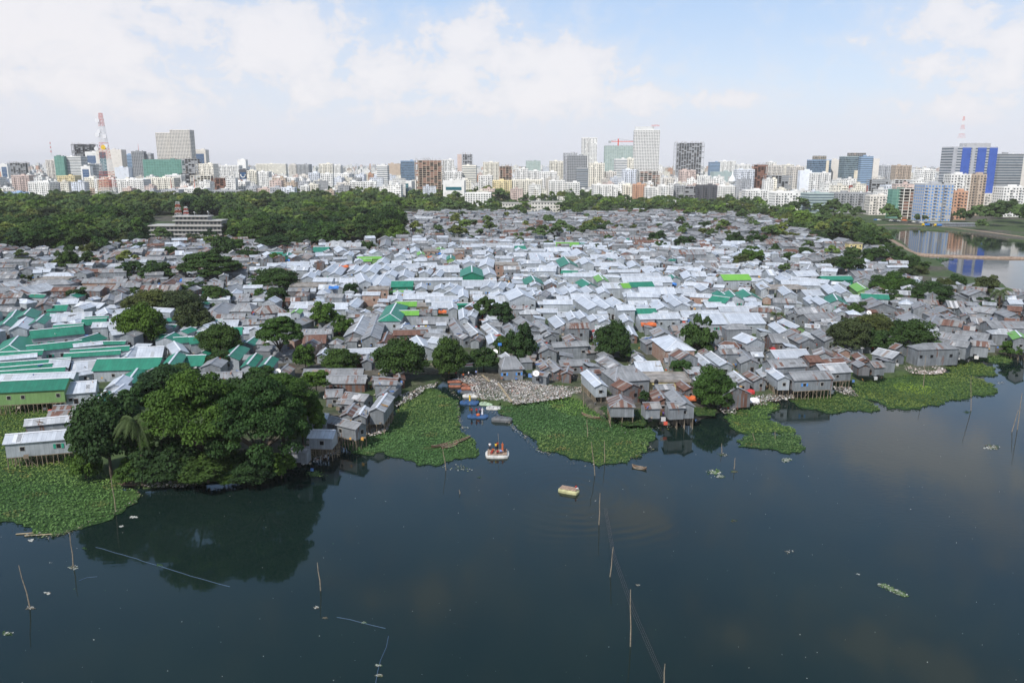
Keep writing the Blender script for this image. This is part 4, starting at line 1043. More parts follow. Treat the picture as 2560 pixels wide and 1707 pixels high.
def proto(shape, lod, var):
    key = (shape, lod, var)
    if key not in PROTO:
        n, s, K = SPEC[lod]
        rg = np.random.default_rng(hash((shape == 'umb', shape == 'tall', lod == 'near', lod == 'far', lod == 'big', var)) % 9999)
        PROTO[key] = crown(shape, n, s, K, rg)
    return PROTO[key]
PMESH = {}
def crown_mesh(shape, lod, var, mat):
    k = (shape, lod, var, mat)
    if k not in PMESH:
        Q, sd = proto(shape, lod, var); PMESH[k] = npmesh('crown', Q, sd, mat)
    return PMESH[k]
def trunk_mesh(shape, rg):
    m = MB()
    if shape == 'umb':
        m.tube([(0, 0, 0), (.02, .01, .3), (.0, .02, .55)], [.055, .042, .038], 'bark', 8)
        for i in range(9):
            a = i * .7 + rg.uniform(-.2, .2); q = rg.uniform(.5, .85)
            m.tube([(0, .02, .5), (math.cos(a) * q * .35, math.sin(a) * q * .35, .78), (math.cos(a) * q * .75, math.sin(a) * q * .75, .98), (math.cos(a) * q, math.sin(a) * q, 1.12)], [.032, .022, .014, .006], 'bark', 5)
    else:
        m.tube([(0, 0, 0), (.015, .02, .4), (.0, .0, .8), (0, 0, 1.2)], [.06, .048, .036, .015], 'bark', 8)
        for i in range(7):
            a = i * 1.1 + rg.uniform(-.2, .2); z = rg.uniform(.5, .95); q = rg.uniform(.4, .65)
            m.tube([(0, 0, z), (math.cos(a) * q * .5, math.sin(a) * q * .5, z + .22), (math.cos(a) * q, math.sin(a) * q, z + .42)], [.026, .016, .006], 'bark', 5)
    return m.build('trunk', link=False)
TR = {s: [trunk_mesh(s, random.Random(i)) for i in range(3)] for s in ('dome', 'umb', 'tall')}
TREES = []
def add_tree(x, y, rx, rz, zc, kind, shape=None, src='t', name=None, label=None):
    TREES.append(dict(x=x, y=y, rx=rx, rz=rz, zc=zc, kind=kind, shape=shape, src=src, name=name, label=label))
def ttree(reg, text):
    a0, b0, s0 = REG[reg]
    for q in text.split(';'):
        f = q.split()
        if not f: continue
        cx, cy, rx, ry, yb = [float(v) for v in f[:5]]; k = f[5]
        g = GR(reg, cx, yb, 1.0)
        m = mpp((g.x, g.y, 8)) / s0
        c = atY(*px(reg, cx, cy), g.y)
        RX = rx * m; el = math.atan2(CAMZ, g.y)
        RZ = max(ry * m / max(math.cos(el), .5) * 1.28 - RX * math.sin(el) * .25, RX * .42)
        zc = max(c.z, 1 + RZ * .55)
        # a crown that leans over the water keeps its trunk on the bank
        add_tree(g.x, g.y, RX, RZ, zc, k, {'u': 'umb', 't': 'tall'}.get(f[6] if len(f) > 6 else 'x', 'dome'))
ttree('A', '640 380 85 90 500 d;560 460 85 50 520 d;820 310 80 50 370 o;930 260 80 60 340 m;1085 265 65 45 310 o;220 420 100 35 460 o;350 545 70 35 585 o;170 575 60 40 620 m;1230 490 140 65 590 d u;1440 520 150 90 600 d;1930 460 270 110 600 d u;1560 330 75 50 390 d;2060 290 110 95 400 d;2150 270 100 60 350 m;1780 310 60 35 350 m;1050 410 60 40 450 o;730 730 105 60 800 d;1250 690 50 40 740 d;1790 670 150 60 740 d;1990 740 140 90 840 d;1400 790 220 110 930 o;1650 790 200 100 930 o;1310 990 200 170 1180 b;1780 930 150 130 1080 o;2030 1130 180 140 1300 d;2000 1320 130 90 1410 d;1580 1470 220 100 1570 d;2280 340 90 50 410 d;2220 1500 110 60 1560 m;1280 210 100 55 260 d;1200 190 90 40 250 o;1790 210 110 45 260 o;1940 170 80 50 210 d;570 270 45 30 310 m;1280 270 60 30 310 m')
ttree('B', '200 570 200 90 690 d;40 720 60 60 790 m;220 730 110 80 830 d;880 680 75 70 760 d;630 910 130 110 1040 b;800 1000 90 90 1110 b;230 1080 210 130 1340 m u;460 1280 100 110 1420 b;780 1320 170 100 1430 d;1330 1300 240 180 1500 d;1770 1290 160 170 1470 d;2090 1300 140 100 1430 d;2110 850 130 100 970 d u;2260 890 110 100 1000 d;2300 1200 110 110 1330 d;190 400 70 60 460 m;160 240 160 50 320 d u;440 240 80 50 290 d;1300 200 60 35 240 d;1020 275 80 40 325 d;1680 180 60 40 225 d;1960 200 50 30 230 m;450 320 60 30 350 o')
ttree('C', '200 145 110 40 190 d;350 180 60 40 220 d;340 250 65 30 285 d;780 290 40 40 330 d;780 110 80 60 170 d;1130 110 60 40 145 o;1340 190 90 50 250 d;1370 270 65 45 320 d;1240 230 60 30 260 o;1600 240 100 60 300 d;1770 90 70 40 130 d;2040 210 80 60 280 d;2230 210 90 70 280 d;2200 350 100 70 450 m;2100 410 80 50 480 o;1340 435 55 35 475 d;600 145 45 25 170 m;890 200 50 30 230 m;90 1160 130 170 1350 d;930 1130 160 160 1330 d;1060 1260 70 60 1340 m;1700 1110 150 190 1290 d')
ttree('H', '1550 520 110 85 610 m;1830 680 180 170 860 m;1950 800 90 70 880 d;1215 765 55 55 840 d')
ttree('D', '980 370 120 80 450 d;1210 400 120 70 460 d;1360 440 90 40 480 d;700 440 170 70 510 o;560 500 90 35 535 o;700 130 150 80 190 d;900 170 130 70 230 d;1130 310 80 50 360 d;60 310 60 50 360 d;340 335 80 45 390 d;200 380 70 45 430 d;1150 620 170 90 720 b;1130 740 150 60 800 d;1330 720 60 60 780 m;1500 700 180 90 800 d;1620 640 90 60 720 o;1720 600 80 55 670 d;1990 640 100 80 750 o;1990 800 90 50 850 d;1260 530 90 50 580 o;250 110 80 50 150 d;450 200 100 50 240 d;1400 500 70 40 530 o;850 840 80 50 900 d;790 880 90 50 920 d')
ttree('I', '720 200 170 140 380 o;960 110 160 90 300 o;980 260 130 90 370 d;1290 210 190 130 340 d;1160 130 60 60 210 m;1570 350 90 70 440 m;440 460 90 40 500 m;2230 330 80 60 400 m;2160 170 60 40 220 m')
# the wooded spit on the left bank
ttree('E', '1390 170 220 130 480 d;1130 320 130 110 560 m;910 560 265 250 930 d;1650 470 420 310 940 m u;2150 560 400 330 960 m u;1400 800 260 160 965 d;700 820 110 130 950 b;1700 850 260 110 985 d;2000 860 230 110 960 d;1450 900 130 80 1000 m;1900 930 140 60 990 m;2150 880 130 80 975 d;1600 930 120 55 1005 d;2300 850 120 80 950 m;1050 900 110 90 990 m;2480 480 180 190 700 m u;2080 260 260 120 560 d;2330 330 230 130 600 m')
ttree('Q', '60 200 130 80 330 m;560 240 130 80 430 m;250 420 330 190 900 m u')
RESERVED = [((365, 540), (562, 597)), ((1195, 503), (1415, 521))]
# wood behind and trees scattered in the settlement
FOREST = [(-520, 510), (0, 512), (250, 506), (600, 503), (700, 496), (1100, 486), (1350, 492), (1650, 500), (1900, 512), (1990, 530), (1960, 546), (1650, 531), (1350, 534), (1100, 530), (1000, 530), (985, 560), (978, 604), (800, 614), (620, 608), (560, 596), (420, 590), (300, 600), (220, 628), (0, 625), (-520, 640)]
EAST = [(1900, 528), (2090, 556), (2170, 580), (2215, 602), (2270, 640), (2330, 668), (2350, 700), (2290, 700), (2220, 655), (2150, 620), (2060, 606), (2000, 580), (1930, 552)]
BANKT = [(2000, 515), (2350, 560), (2080, 562)]
def wood():
    r = random.Random(21)
    Y = 560.0
    while Y < 1850:
        sp = 10.0 + (Y - 560) * .011
        X = -Y * .9
        while X < Y * .75:
            x = X + r.uniform(-.4, .4) * sp; y = Y + r.uniform(-.4, .4) * sp
            p = proj((x, y, 1))
            if p:
                inF = in_poly(p[0], p[1], FOREST); inE = in_poly(p[0], p[1], EAST)
                clear = any(a[0] < p[0] < b[0] and a[1] < p[1] < b[1] for a, b in RESERVED)
                if (inE and r.random() < .5) or (inF and p[0] > 985 and r.random() < .3): X += sp; continue
                if (inF or inE) and not clear:
                    sz = r.choice([r.uniform(3.5, 6), r.uniform(5.5, 9), r.uniform(6.5, 10.5), r.uniform(10, 15)])
                    if inE: sz *= .75
                    edge = r.random()
                    k = r.choice('ddddmmob'); h = sz * r.uniform(.75, 1.1)
                    hgt = r.uniform(3, 13) * (.8 if inE else 1)
                    if inF and p[0] > 985 and p[1] > 505: hgt *= .7; sz *= .75; h *= .7
                    add_tree(x, y, sz, h * .8, 1 + hgt * .75 + h * .2, k, 'umb' if r.random() < .12 else 'dome', 'w')
            X += sp * r.uniform(.8, 1.3)
        Y += sp * .8
    # scattered small trees in the far part of the settlement
    for i in range(520):
        X_ = r.uniform(-20, 2300); Y_ = r.uniform(538, 700)
        if not in_poly(X_, Y_, SLUM): continue
        if 700 < X_ < 1900 and Y_ > 610: continue
        g = G(X_, Y_, 1); sz = r.uniform(3.2, 7.2)
        if r.random() < (.62 if Y_ < 615 else .14): add_tree(g.x, g.y, sz, sz * .75, 1 + sz * 1.1 + 1.5, r.choice('ddmo'), 'dome', 'w')
    # far lake bank and the park strip before the city
    for X_, Y_, s_ in [(2480, 566, 13), (2440, 562, 11), (2520, 556, 14), (2550, 560, 12), (2400, 556, 8), (2590, 570, 14), (2500, 548, 12), (2540, 540, 12), (2455, 575, 6), (2590, 548, 12), (2080, 546, 12), (2045, 540, 9), (2110, 548, 10), (2140, 550, 8), (2000, 532, 11), (1980, 536, 9), (2220, 552, 10), (2235, 556, 8), (2300, 558, 6), (1930, 522, 10), (1890, 518, 9), (1860, 520, 9), (2320, 520, 6)]:
        g = G(X_, Y_, 1); add_tree(g.x, g.y, s_, s_ * .85, 1 + s_ * 1.0, 'd', 'dome', 'w')
    # green pockets between the city blocks
    for i in range(520):
        X_ = r.uniform(-100, 2660); Y_ = r.uniform(455, 508)
        g = G(X_, Y_, 1); sz = r.uniform(5, 8.5)
        if r.random() < .6: add_tree(g.x, g.y, sz, sz * .8, 1 + sz * .9, r.choice('ddm'), 'dome', 'w')
wood()
print('trees', len(TREES))
def lod_of(rpx):   # crown radius in photo pixels
    return 'big' if rpx > 85 else 'near' if rpx > 42 else 'mid' if rpx > 19 else 'far'
def build_trees():
    c = []
    for i, t in enumerate(TREES):
        p = proj((t['x'], t['y'], t['zc']))
        if not p: t['s'] = 0; continue
        if not (-60 < p[0] < 2620): t['s'] = 8; continue
        t['px'], t['py'] = p; t['s'] = t['rx'] / mpp((t['x'], t['y'], t['zc'])) * (3 if t['src'] == 't' else 1)
        c.append(i)
    c.sort(key=lambda i: -TREES[i]['s'])
    top = c[:285]; ts = set(top)
    kn = {'d': 'dark green', 'm': 'mid green', 'b': 'bright leafy', 'o': 'olive green'}
    items = []
    for i in top:
        t = TREES[i]; sh = {'umb': 'flat-crowned', 'tall': 'tall', 'dome': 'round-crowned'}[t['shape']]
        rp = t['s'] / (3 if t['src'] == 't' else 1)
        sz = 'large ' if rp > 45 else ('small ' if rp < 16 else '')
        items.append((i, '%s%s %s tree' % (sz, kn[t['kind']], sh), t['px'], t['py']))
    labs = make_labels(items); r = random.Random(6)
    for i in top:
        t = TREES[i]; rp = t['s'] / (3 if t['src'] == 't' else 1)
        root = empty('tree', (t['x'], t['y'], .9), r.uniform(0, 6.28)); tag(root, labs[i], 'tree', 'trees of the settlement and the wood')
        zc = t['zc'] - .9
        sh = t['shape']
        var = r.randrange(3 if lod_of(rp) != 'big' else 2)
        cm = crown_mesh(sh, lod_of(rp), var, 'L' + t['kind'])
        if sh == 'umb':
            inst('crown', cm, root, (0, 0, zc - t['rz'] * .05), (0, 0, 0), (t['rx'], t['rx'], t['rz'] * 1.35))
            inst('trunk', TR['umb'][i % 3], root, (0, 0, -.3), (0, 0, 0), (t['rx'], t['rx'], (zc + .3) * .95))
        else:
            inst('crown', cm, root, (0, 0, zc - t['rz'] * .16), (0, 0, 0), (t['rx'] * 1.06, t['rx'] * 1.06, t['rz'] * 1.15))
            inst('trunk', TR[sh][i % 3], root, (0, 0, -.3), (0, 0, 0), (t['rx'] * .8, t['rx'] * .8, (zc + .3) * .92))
    # the rest of the wood as one mass
    QS = []; SS = []; CS = []
    tint = {'d': (.85, .92, .95), 'm': (1.15, 1.15, .9), 'b': (1.3, 1.4, .8), 'o': (1.6, 1.3, 1.0)}
    for i, t in enumerate(TREES):
        if i in ts or t['s'] == 0: continue
        Q, sdv = proto(t['shape'], 'far' if t['s'] > 13 else 'tiny', i % 3)
        a = r.uniform(0, 6.28); ca, sa = math.cos(a), math.sin(a)
        Rz = np.array([[ca, -sa, 0], [sa, ca, 0], [0, 0, 1]])
        q = (Q * np.array([t['rx'], t['rx'], t['rz'] * 1.1])) @ Rz.T + np.array([t['x'], t['y'], t['zc']])
        k = r.uniform(.7, 1.45); cc = np.array([*(np.array(tint[t['kind']]) * k), 1.0])
        QS.append(q); SS.append(sdv); CS.append(np.tile(cc, (len(sdv), 1)))
    Q = np.concatenate(QS); me = npmesh('woodland', Q, np.concatenate(SS), 'Lx', np.concatenate(CS))
    o = bpy.data.objects.new('woodland', me); COL.objects.link(o)
    tag(o, 'distant mass of dark green woodland behind the settlement', 'woodland', kind='stuff')
    print('wood quads', len(Q))
build_trees()

# palms
def palm(reg, x, ytop, yb, rpx, label, name='coconut_palm', fronds=20, droop=1.0):
    g = GR(reg, x, yb, 1.0); s0 = REG[reg][2]
    c = atY(*px(reg, x, ytop), g.y); m_ = mpp((g.x, g.y, 10)) / s0; Rr = rpx * m_
    root = empty(name, (g.x, g.y, .9)); tag(root, label, 'palm tree')
    h = max(c.z - .9, 4)
    m = MB(); m.tube([(0, 0, -.2), (.25, .1, h * .35), (.2, .1, h * .7), (0, 0, h)], [.28, .2, .17, .15], 'bark', 8); m.build('trunk', root)
    rg = random.Random(int(x)); Q = []; S = []
    for i in range(fronds):
        a = i * 2.399 + rg.uniform(-.2, .2); up = rg.uniform(-.2, 1.0); Lf = Rr * rg.uniform(1.0, 1.2)
        d = Vector((math.cos(a), math.sin(a), 0)); side = Vector((-d.y, d.x, 0)); prev = None
        n = 16
        for k in range(n + 1):
            s = k / n
            p = Vector((0, 0, h)) + d * (Lf * (s * (1 - .22 * s))) + Vector((0, 0, Lf * ((.15 + up * .85) * s - (.9 * droop) * s * s)))
            if k > 1:
                wl = Lf * .15 * math.sin(math.pi * min(s * .9 + .08, 1)) ** .7
                for sg in (-1, 1):
                    for jj in (0, .5):
                        b0 = prev.lerp(p, jj); b1 = b0 + (p - prev) * .42
                        tip = b0 + side * sg * wl + (p - prev) * 1.1 + Vector((0, 0, -wl * (.7 + rg.uniform(0, .4))))
                        Q.append([b0, b1, tip + (p - prev) * .1, tip]); S.append(min(1, max(0, .5 + .4 * up + rg.uniform(-.3, .3))))
            prev = p
    me = npmesh('crown', np.array([[list(v) for v in q] for q in Q]), np.array(S), 'Lp'); inst('crown', me, root)
palm('E', 1165, 500, 1010, 185, 'tall drooping coconut palm in front of the wooded bank at left', fronds=24, droop=1.25)
palm('B', 1500, 130, 220, 55, 'coconut palm at the edge of the upper settlement beside the wood')
palm('B', 1860, 150, 235, 70, 'wide coconut palm among grey roofs at upper centre')
palm('C', 70, 200, 265, 55, 'small coconut palm beside the emerald roof at upper centre')
palm('D', 2120, 690, 850, 95, 'coconut palm leaning beside the lake at the right edge')
palm('D', 480, 215, 270, 50, 'coconut palm in the small grove at upper right')
palm('C', 2180, 20, 110, 60, 'coconut palm among the far grey roofs at upper right')
palm('D', 60, 905, 1110, 65, 'shaggy date palm beside white roofs right of the warehouse', 'date_palm', 30, .5)
palm('A', 545, 130, 230, 60, 'coconut palm rising from the wood at left'); palm('A', 690, 90, 200, 60, 'second coconut palm rising from the wood, right of the first')
palm('S', 345, 1040, 1130, 45, 'coconut palm at the near edge of the far wood at left'); palm('S', 250, 1030, 1120, 40, 'leftmost small coconut palm in the far wood')
palm('T', 240, 1140, 1230, 35, 'pale palm in the middle of the far wood'); palm('T', 225, 1060, 1150, 32, 'small palm deep in the middle of the far wood'); palm('T', 1570, 930, 990, 26, 'small palm below the brown unfinished tower')

# ---------------------------------------------------------------- water hyacinth
MATPOLY = {
 'left': ('O', [(-200, 935), (60, 925), (120, 935), (165, 960), (200, 1010), (235, 1075), (262, 1108), (300, 1122), (330, 1135), (312, 1160), (285, 1172), (250, 1190), (228, 1200), (210, 1212), (165, 1224), (130, 1228), (100, 1224), (60, 1214), (40, 1202), (10, 1200), (-200, 1206)]),
 'inlet': ('Q', [(1560, 330), (1640, 330), (1700, 370), (1790, 420), (1822, 470), (1850, 540), (1880, 620), (1892, 690), (1922, 740), (1935, 790), (2000, 840), (2012, 900), (2005, 960), (1900, 990), (1750, 1012), (1640, 1025), (1500, 1045), (1440, 1022), (1350, 1000), (1260, 965), (1190, 950), (1175, 912), (1110, 925), (1000, 950), (880, 930), (820, 900), (760, 850), (860, 800), (960, 780), (1050, 720), (1200, 690), (1250, 600), (1300, 500), (1400, 450), (1480, 400)]),
 'centre': ('O', [(1150, 920), (1250, 920), (1290, 905), (1340, 903), (1372, 930), (1402, 962), (1470, 982), (1500, 992), (1502, 1008), (1490, 1030), (1462, 1046), (1442, 1066), (1412, 1062), (1380, 1067), (1330, 1058), (1290, 1048), (1240, 1033), (1215, 1005), (1190, 985), (1165, 965), (1148, 942)]),
 'cove': ('O', [(1655, 925), (1760, 915), (1788, 932), (1765, 962), (1812, 982), (1822, 995), (1762, 998), (1700, 992), (1665, 962)]),
 'islet': ('O', [(1688, 1013), (1715, 1000), (1745, 996), (1800, 998), (1830, 1002), (1848, 1018), (1856, 1034), (1820, 1038), (1795, 1040), (1740, 1030), (1700, 1026)]),
 'east': ('I', [(200, 825), (330, 740), (560, 715), (790, 765), (900, 800), (1042, 880), (960, 908), (700, 915), (590, 930), (400, 902), (280, 880)]),
 'broad': ('I', [(735, 640), (1000, 590), (1200, 550), (1600, 555), (1880, 600), (2000, 640), (2150, 740), (1950, 770), (1760, 800), (1560, 850), (1430, 885), (1250, 897), (1100, 890), (1040, 850), (900, 790), (800, 750)]),
 'upper': ('I', [(1550, 450), (1900, 445), (2100, 540), (2112, 580), (1900, 592), (1700, 570), (1600, 510)]),
 'corner': ('I', [(1865, 395), (2060, 360), (2260, 425), (2200, 482), (2050, 470), (1900, 450)]),
 'lakeweed': ('D', [(1400, 385), (1700, 398), (1600, 415), (1560, 440), (1480, 460), (1430, 430)]),
 'lakeweed2': ('D', [(1680, 570), (1800, 560), (1980, 590), (1960, 650), (1800, 660), (1700, 640)]),
}
MATPOLY['scrub one'] = ('H', [(840, 870), (1180, 905), (1340, 990), (1200, 1040), (1000, 1040), (860, 980)]); MATPOLY['scrub two'] = ('H', [(1600, 890), (1900, 860), (1885, 925), (1720, 960), (1610, 960)]); MATPOLY['scrub three'] = ('Q', [(1000, 560), (1060, 520), (1300, 330), (1345, 310), (1290, 470), (1190, 560), (1100, 660)])
PLAB = {'scrub one': 'weedy ground around the stilts of the central shore houses', 'scrub two': 'weedy bank under the big shore tree beside the cove', 'scrub three': 'weedy strip under the stilt houses left of the channel', 'left': 'broad green water hyacinth carpet at the lower left shore', 'inlet': 'water hyacinth carpet left of the raft channel', 'centre': 'water hyacinth carpet in the middle, right of the raft channel', 'cove': 'hyacinth patch in the cove beside the stilt houses', 'islet': 'detached hyacinth patch off the cove with a white pole', 'east': 'dark hyacinth patch under the right stilt houses', 'broad': 'largest hyacinth patch at right with a bright tuft', 'upper': 'hyacinth patch behind the broad one at right', 'corner': 'farthest small hyacinth patch by the right shore', 'lakeweed': 'weed fringe below the embankment path', 'lakeweed2': 'weed bed on the near shore of the far lake'}
def mats():
    rg = np.random.default_rng(9)
    for key, (reg, poly) in MATPOLY.items():
        ZB = .95 if key.startswith('scrub') else 0.0
        W = [GR(reg, x, y, .05 + ZB) for x, y in poly]
        # ragged outline
        P = []
        for i, p in enumerate(W):
            q = W[(i + 1) % len(W)]; n = max(1, int((q - p).length / 1.0)); nn = Vector((-(q - p).y, (q - p).x, 0)).normalized()
            for j in range(n):
                s = j / n; w = p.lerp(q, s); P.append(w + nn * (math.sin(w.x * .55 + w.y * .31) * .7 + math.sin(w.x * 1.7 + w.y) * .5 + rnd.uniform(-.5, .5)))
        from mathutils.geometry import tessellate_polygon
        m = MB(); zz = .10 + ZB
        V = [Vector((p.x, p.y, zz)) for p in P]
        for tri in tessellate_polygon([V]):
            a, b, c = [V[i] for i in tri]
            if (b - a).cross(c - a).z < 0: b, c = c, b
            m.face([a, b, c], 'matg')
        xs = [p.x for p in P]; ys = [p.y for p in P]
        x0, x1, y0, y1 = min(xs), max(xs), min(ys), max(ys)
        far = y0 > 420
        dens_ = .6 if far else (8.5 if y0 < 260 else 4.5)
        n = int((x1 - x0) * (y1 - y0) * dens_); n = min(n, 120000)
        pts = np.stack([rg.uniform(x0, x1, n), rg.uniform(y0, y1, n)], 1)
        PX = np.array([(p.x, p.y) for p in P]); ins = np.zeros(n, bool); j = len(PX) - 1
        for i in range(len(PX)):
            xi, yi = PX[i]; xj, yj = PX[j]
            cnd = ((yi > pts[:, 1]) != (yj > pts[:, 1])) & (pts[:, 0] < (xj - xi) * (pts[:, 1] - yi) / (yj - yi + 1e-12) + xi)
            ins ^= cnd; j = i
        pts = pts[ins]; n = len(pts)
        X, Y = pts[:, 0], pts[:, 1]
        f1 = np.sin(X * .21 + 1.3 * np.sin(Y * .13)) + np.sin(Y * .27 + 1.1 * np.sin(X * .17 + 2)) + .6 * np.sin(X * .9 + Y * .7) * np.sin(Y * .8 - X * .5)
        hgt = .18 + .16 * np.clip(f1 * .5 + .5, 0, 1.3) + rg.uniform(0, .15, n)
        c = np.stack([X, Y, hgt + .06 + ZB], 1)
        nrm = unit(rg.normal(size=(n, 3)) * .5 + np.array([0, 0, 1.0]))
        Q = leaf_quads(c, nrm, .135 if not far else .5, rg)
        seed = np.clip(.55 + .15 * f1 + rg.uniform(-.25, .25, n), 0, 1)
        f2 = np.sin(X * .05 + Y * .09 + len(key)) + np.sin(Y * .06 - X * .04)
        cc = np.ones((n, 4)); cc[:, 0] = 1 + .25 * np.clip(f2, -1, 1); cc[:, 1] = 1 + .06 * f2
        dark = key in ('east', 'broad', 'upper', 'corner')
        if dark: cc[:, :3] *= .78
        br = (np.sin(X * .33 + 2 * np.sin(Y * .21)) * np.sin(Y * .41 + X * .12) > .78) & (rg.uniform(0, 1, n) < .75); cc[br & (key not in ('broad', 'east', 'upper'))] *= np.array([1.4, .9, 1.0, 1])
        if key == 'broad':
            g = GR('I', 1340, 710); dd_ = ((X - g.x) / 5) ** 2 + ((Y - g.y) / 6) ** 2; b = dd_ < 1; cc[b] *= np.array([1.7, 1.6, 1.0, 1])
        if key == 'centre':
            g = GR('H', 650, 830); dd_ = ((X - g.x) / 9) ** 2 + ((Y - g.y) / 13) ** 2; b = dd_ < 1; cc[b] *= np.array([1.7, 1.5, 1.0, 1])
        if ZB: cc[:, :3] *= .6
        o = m.build('weeds' if ZB else 'hyacinth_mat'); me = npmesh('leaves', Q, seed, 'Lh', cc)
        lo = bpy.data.objects.new('hyacinth_leaves', me); COL.objects.link(lo); lo.parent = o; lo['kind'] = 'stuff'
        tag(o, PLAB[key], 'weeds' if ZB else 'water hyacinth', kind='stuff')
mats()
# ---------------------------------------------------------------- the city behind
CCOL = {'w': (.80, .79, .76), 'W': (.70, .73, .78), 'c': (.80, .76, .66), 'k': (.70, .66, .60), 'y': (.74, .63, .38), 'g': (.36, .37, .38), 'h': (.47, .48, .50), 'p': (.62, .50, .45), 'b': (.28, .15, .11), 'r': (.40, .12, .09),
        'o': (.56, .33, .22), 'B': (.06, .12, .42), 'l': (.30, .42, .58), 'G': (.13, .27, .235), 'd': (.10, .10, .11), 't': (.03, .13, .16), 'e': (.38, .46, .45), 'q': (.52, .42, .33)}
def winbox(w, h, mat, name='window'):
    m = MB(); m.box((0, 0, 0), (w, .3, h), mat, skip=('b',)); return m.build(name, link=False)
CW = {}
def cw(w, h, mat):
    k = (round(w, 1), round(h, 1), mat)
    if k not in CW: CW[k] = winbox(k[0], k[1], mat)
    return CW[k]
CITY = []
def city(reg, text):
    for ln in text.strip().replace('\n', ';').split(';'):
        f = ln.split()
        if not f: continue
        CITY.append((reg, float(f[0]), float(f[1]), float(f[2]), float(f[3]), f[4], f[5], ' '.join(f[6:])))
city('S', '''0 62 632 1900 panel w low block with a blue glass panel, leftmost on the skyline
65 220 615 2150 frame g grey unfinished block near the left edge
100 262 735 1450 apt p pink-grey flats with red-trimmed balconies near the left edge
0 92 845 1380 apt w white flats behind the wood at the left edge
40 218 892 1290 apt l blue-grey low flats behind the wood, far left
255 458 795 1300 apt w white eight-storey flats left of the red mast
462 528 800 1340 apt h grey-white slab joined right of the white eight-storey flats
462 640 905 1250 apt W low white block with a blue tarpaulin, below the mast
415 505 592 1900 apt k brown-cream balcony tower left of the banded office
495 582 558 1750 net G green glass slab at the left of the banded office
582 742 560 1760 bands w white banded office with blue stripes left of the mast
650 855 445 2300 frame d dark half-built tower with crane bars on the left skyline
735 885 628 1800 bands w white banded block behind the mast foot
740 822 650 1600 panel w small block with a dark blue panel left of the mast
778 882 517 2000 panel w pale block with blue glass panel left of the mast
880 1108 497 1860 plain k plain beige tower with green glass strip behind the mast
520 685 738 1440 apt y yellow flats left of the mast
770 862 755 1400 apt c cream flats left of the mast foot
640 860 855 1340 apt q mixed brown flats with orange tanks beside the mast
862 1060 768 1340 apt w white L-shaped flats behind the mast, left half
1062 1320 770 1320 apt w wide white flats right of the mast foot
1050 1172 662 1520 plain W plain white block right of the mast
1145 1212 542 1920 bands l blue striped block left of the grey grid towers
1202 1312 512 1850 grid g grey grid tower with roof antenna left of the tall twin tower
1300 1386 532 1860 grid h second grey grid tower left of the tall twin tower
1310 1668 588 1650 net G long building wrapped in green netting under the twin tower
1665 1815 578 1620 frame g unfinished concrete frame right of the green-netted building
1645 1770 712 1520 frame d dark blue shuttered frame below the netted building
1425 1562 342 1920 grid k left half of the tall beige twin tower
1556 1742 316 1900 grid k right half of the tall beige twin tower with a glass side
1760 1885 497 2000 panel k block with blue panel right of the twin tower
1785 1962 628 1620 apt c cream flats with brown brick centre right of the twin tower
1745 1938 732 1450 frame c pale open frame with peach columns
1940 2150 757 1450 frame b brown brick half-built block
1335 1600 757 1390 apt c yellow and white wide flats in front of the netted building
1515 1660 732 1430 apt w white flats right of the yellow and white ones
1460 1640 867 1240 apt h low grey-white flats at the wood edge, left of the antennas
1640 1880 852 1270 apt w low white flats behind the roof antennas
1990 2192 642 1800 apt w white slab with glass stripes
2180 2258 590 1900 plain w pale water tower block on the skyline
2195 2267 682 1600 panel d dark blue glass front with a white arc
2265 2352 690 1500 apt c cream slab right of the white arc front
2110 2260 792 1350 apt w stepped white flats
1950 2200 872 1270 apt g grey flats at the wood edge under the brown block
2262 2352 852 1260 apt h grey flats at the wood edge, next block right''')
city('T', '''0 270 627 2650 apt c long row of cream towers on the left-centre skyline
300 372 632 2350 apt k beige slab on the skyline
380 492 632 2250 apt g grey square block on the skyline
575 698 627 1800 apt c cream tower with square windows
700 782 640 2250 apt w white tower right of the cream one
1110 1210 642 1450 bands w tall slim white tower with dark balconies at the wood edge
1212 1322 627 1950 plain q brown and red slab behind the slim white tower
1325 1462 600 1700 glass l blue-grey glass office left of the brown unfinished tower
1460 1710 592 1400 frame q big brown unfinished tower with blue tarps and bare columns
1710 1815 588 1900 apt w white flats right of the brown unfinished tower
1850 1890 540 2020 plain p pink netted strip of the skyline frame tower
1888 1990 537 2000 frame h tall grey frame tower alone on the centre skyline
1896 2024 642 1620 bands c cream banded flats under the grey frame tower
1225 1437 787 1340 panel w low building with a wide teal glass front
1720 1916 782 1300 plain w low white building with one long dark window
2085 2232 612 1900 apt c cream towers right of centre
2232 2352 647 1520 frame q brown frame with rows of openings
2045 2172 737 1400 apt w white flats with balconies right of centre
2175 2352 782 1350 apt y pale yellow flats at the wood edge, centre
120 362 757 1400 apt w white and cream flats, left centre
480 572 712 1500 apt W white flats with curved bays
390 482 732 1500 apt k cream flats with brown shutters
230 352 848 1240 apt W blue-white flats at the wood edge
125 230 846 1250 apt h grey flats beside the blue-white ones
15 125 856 1250 apt p pink-brown flats at the wood edge
405 480 832 1300 apt w small white flats beside the tall dark bush
482 570 817 1320 apt c small cream flats
860 980 792 1350 apt w white flats with hipped top
982 1100 792 1320 apt w white flats left of the slim tower
740 860 802 1400 apt k cream flats with teal roof
1920 2160 897 1130 low w low white school block among the trees
590 700 720 1480 apt w pale flats under the cream tower
705 860 720 1600 apt w mixed pale flats, left centre
1430 1470 780 1400 plain k narrow cream stair block
1720 1890 700 1600 apt w pale stepped flats right of the brown tower
0 118 700 1600 apt w pale flats at left centre''')
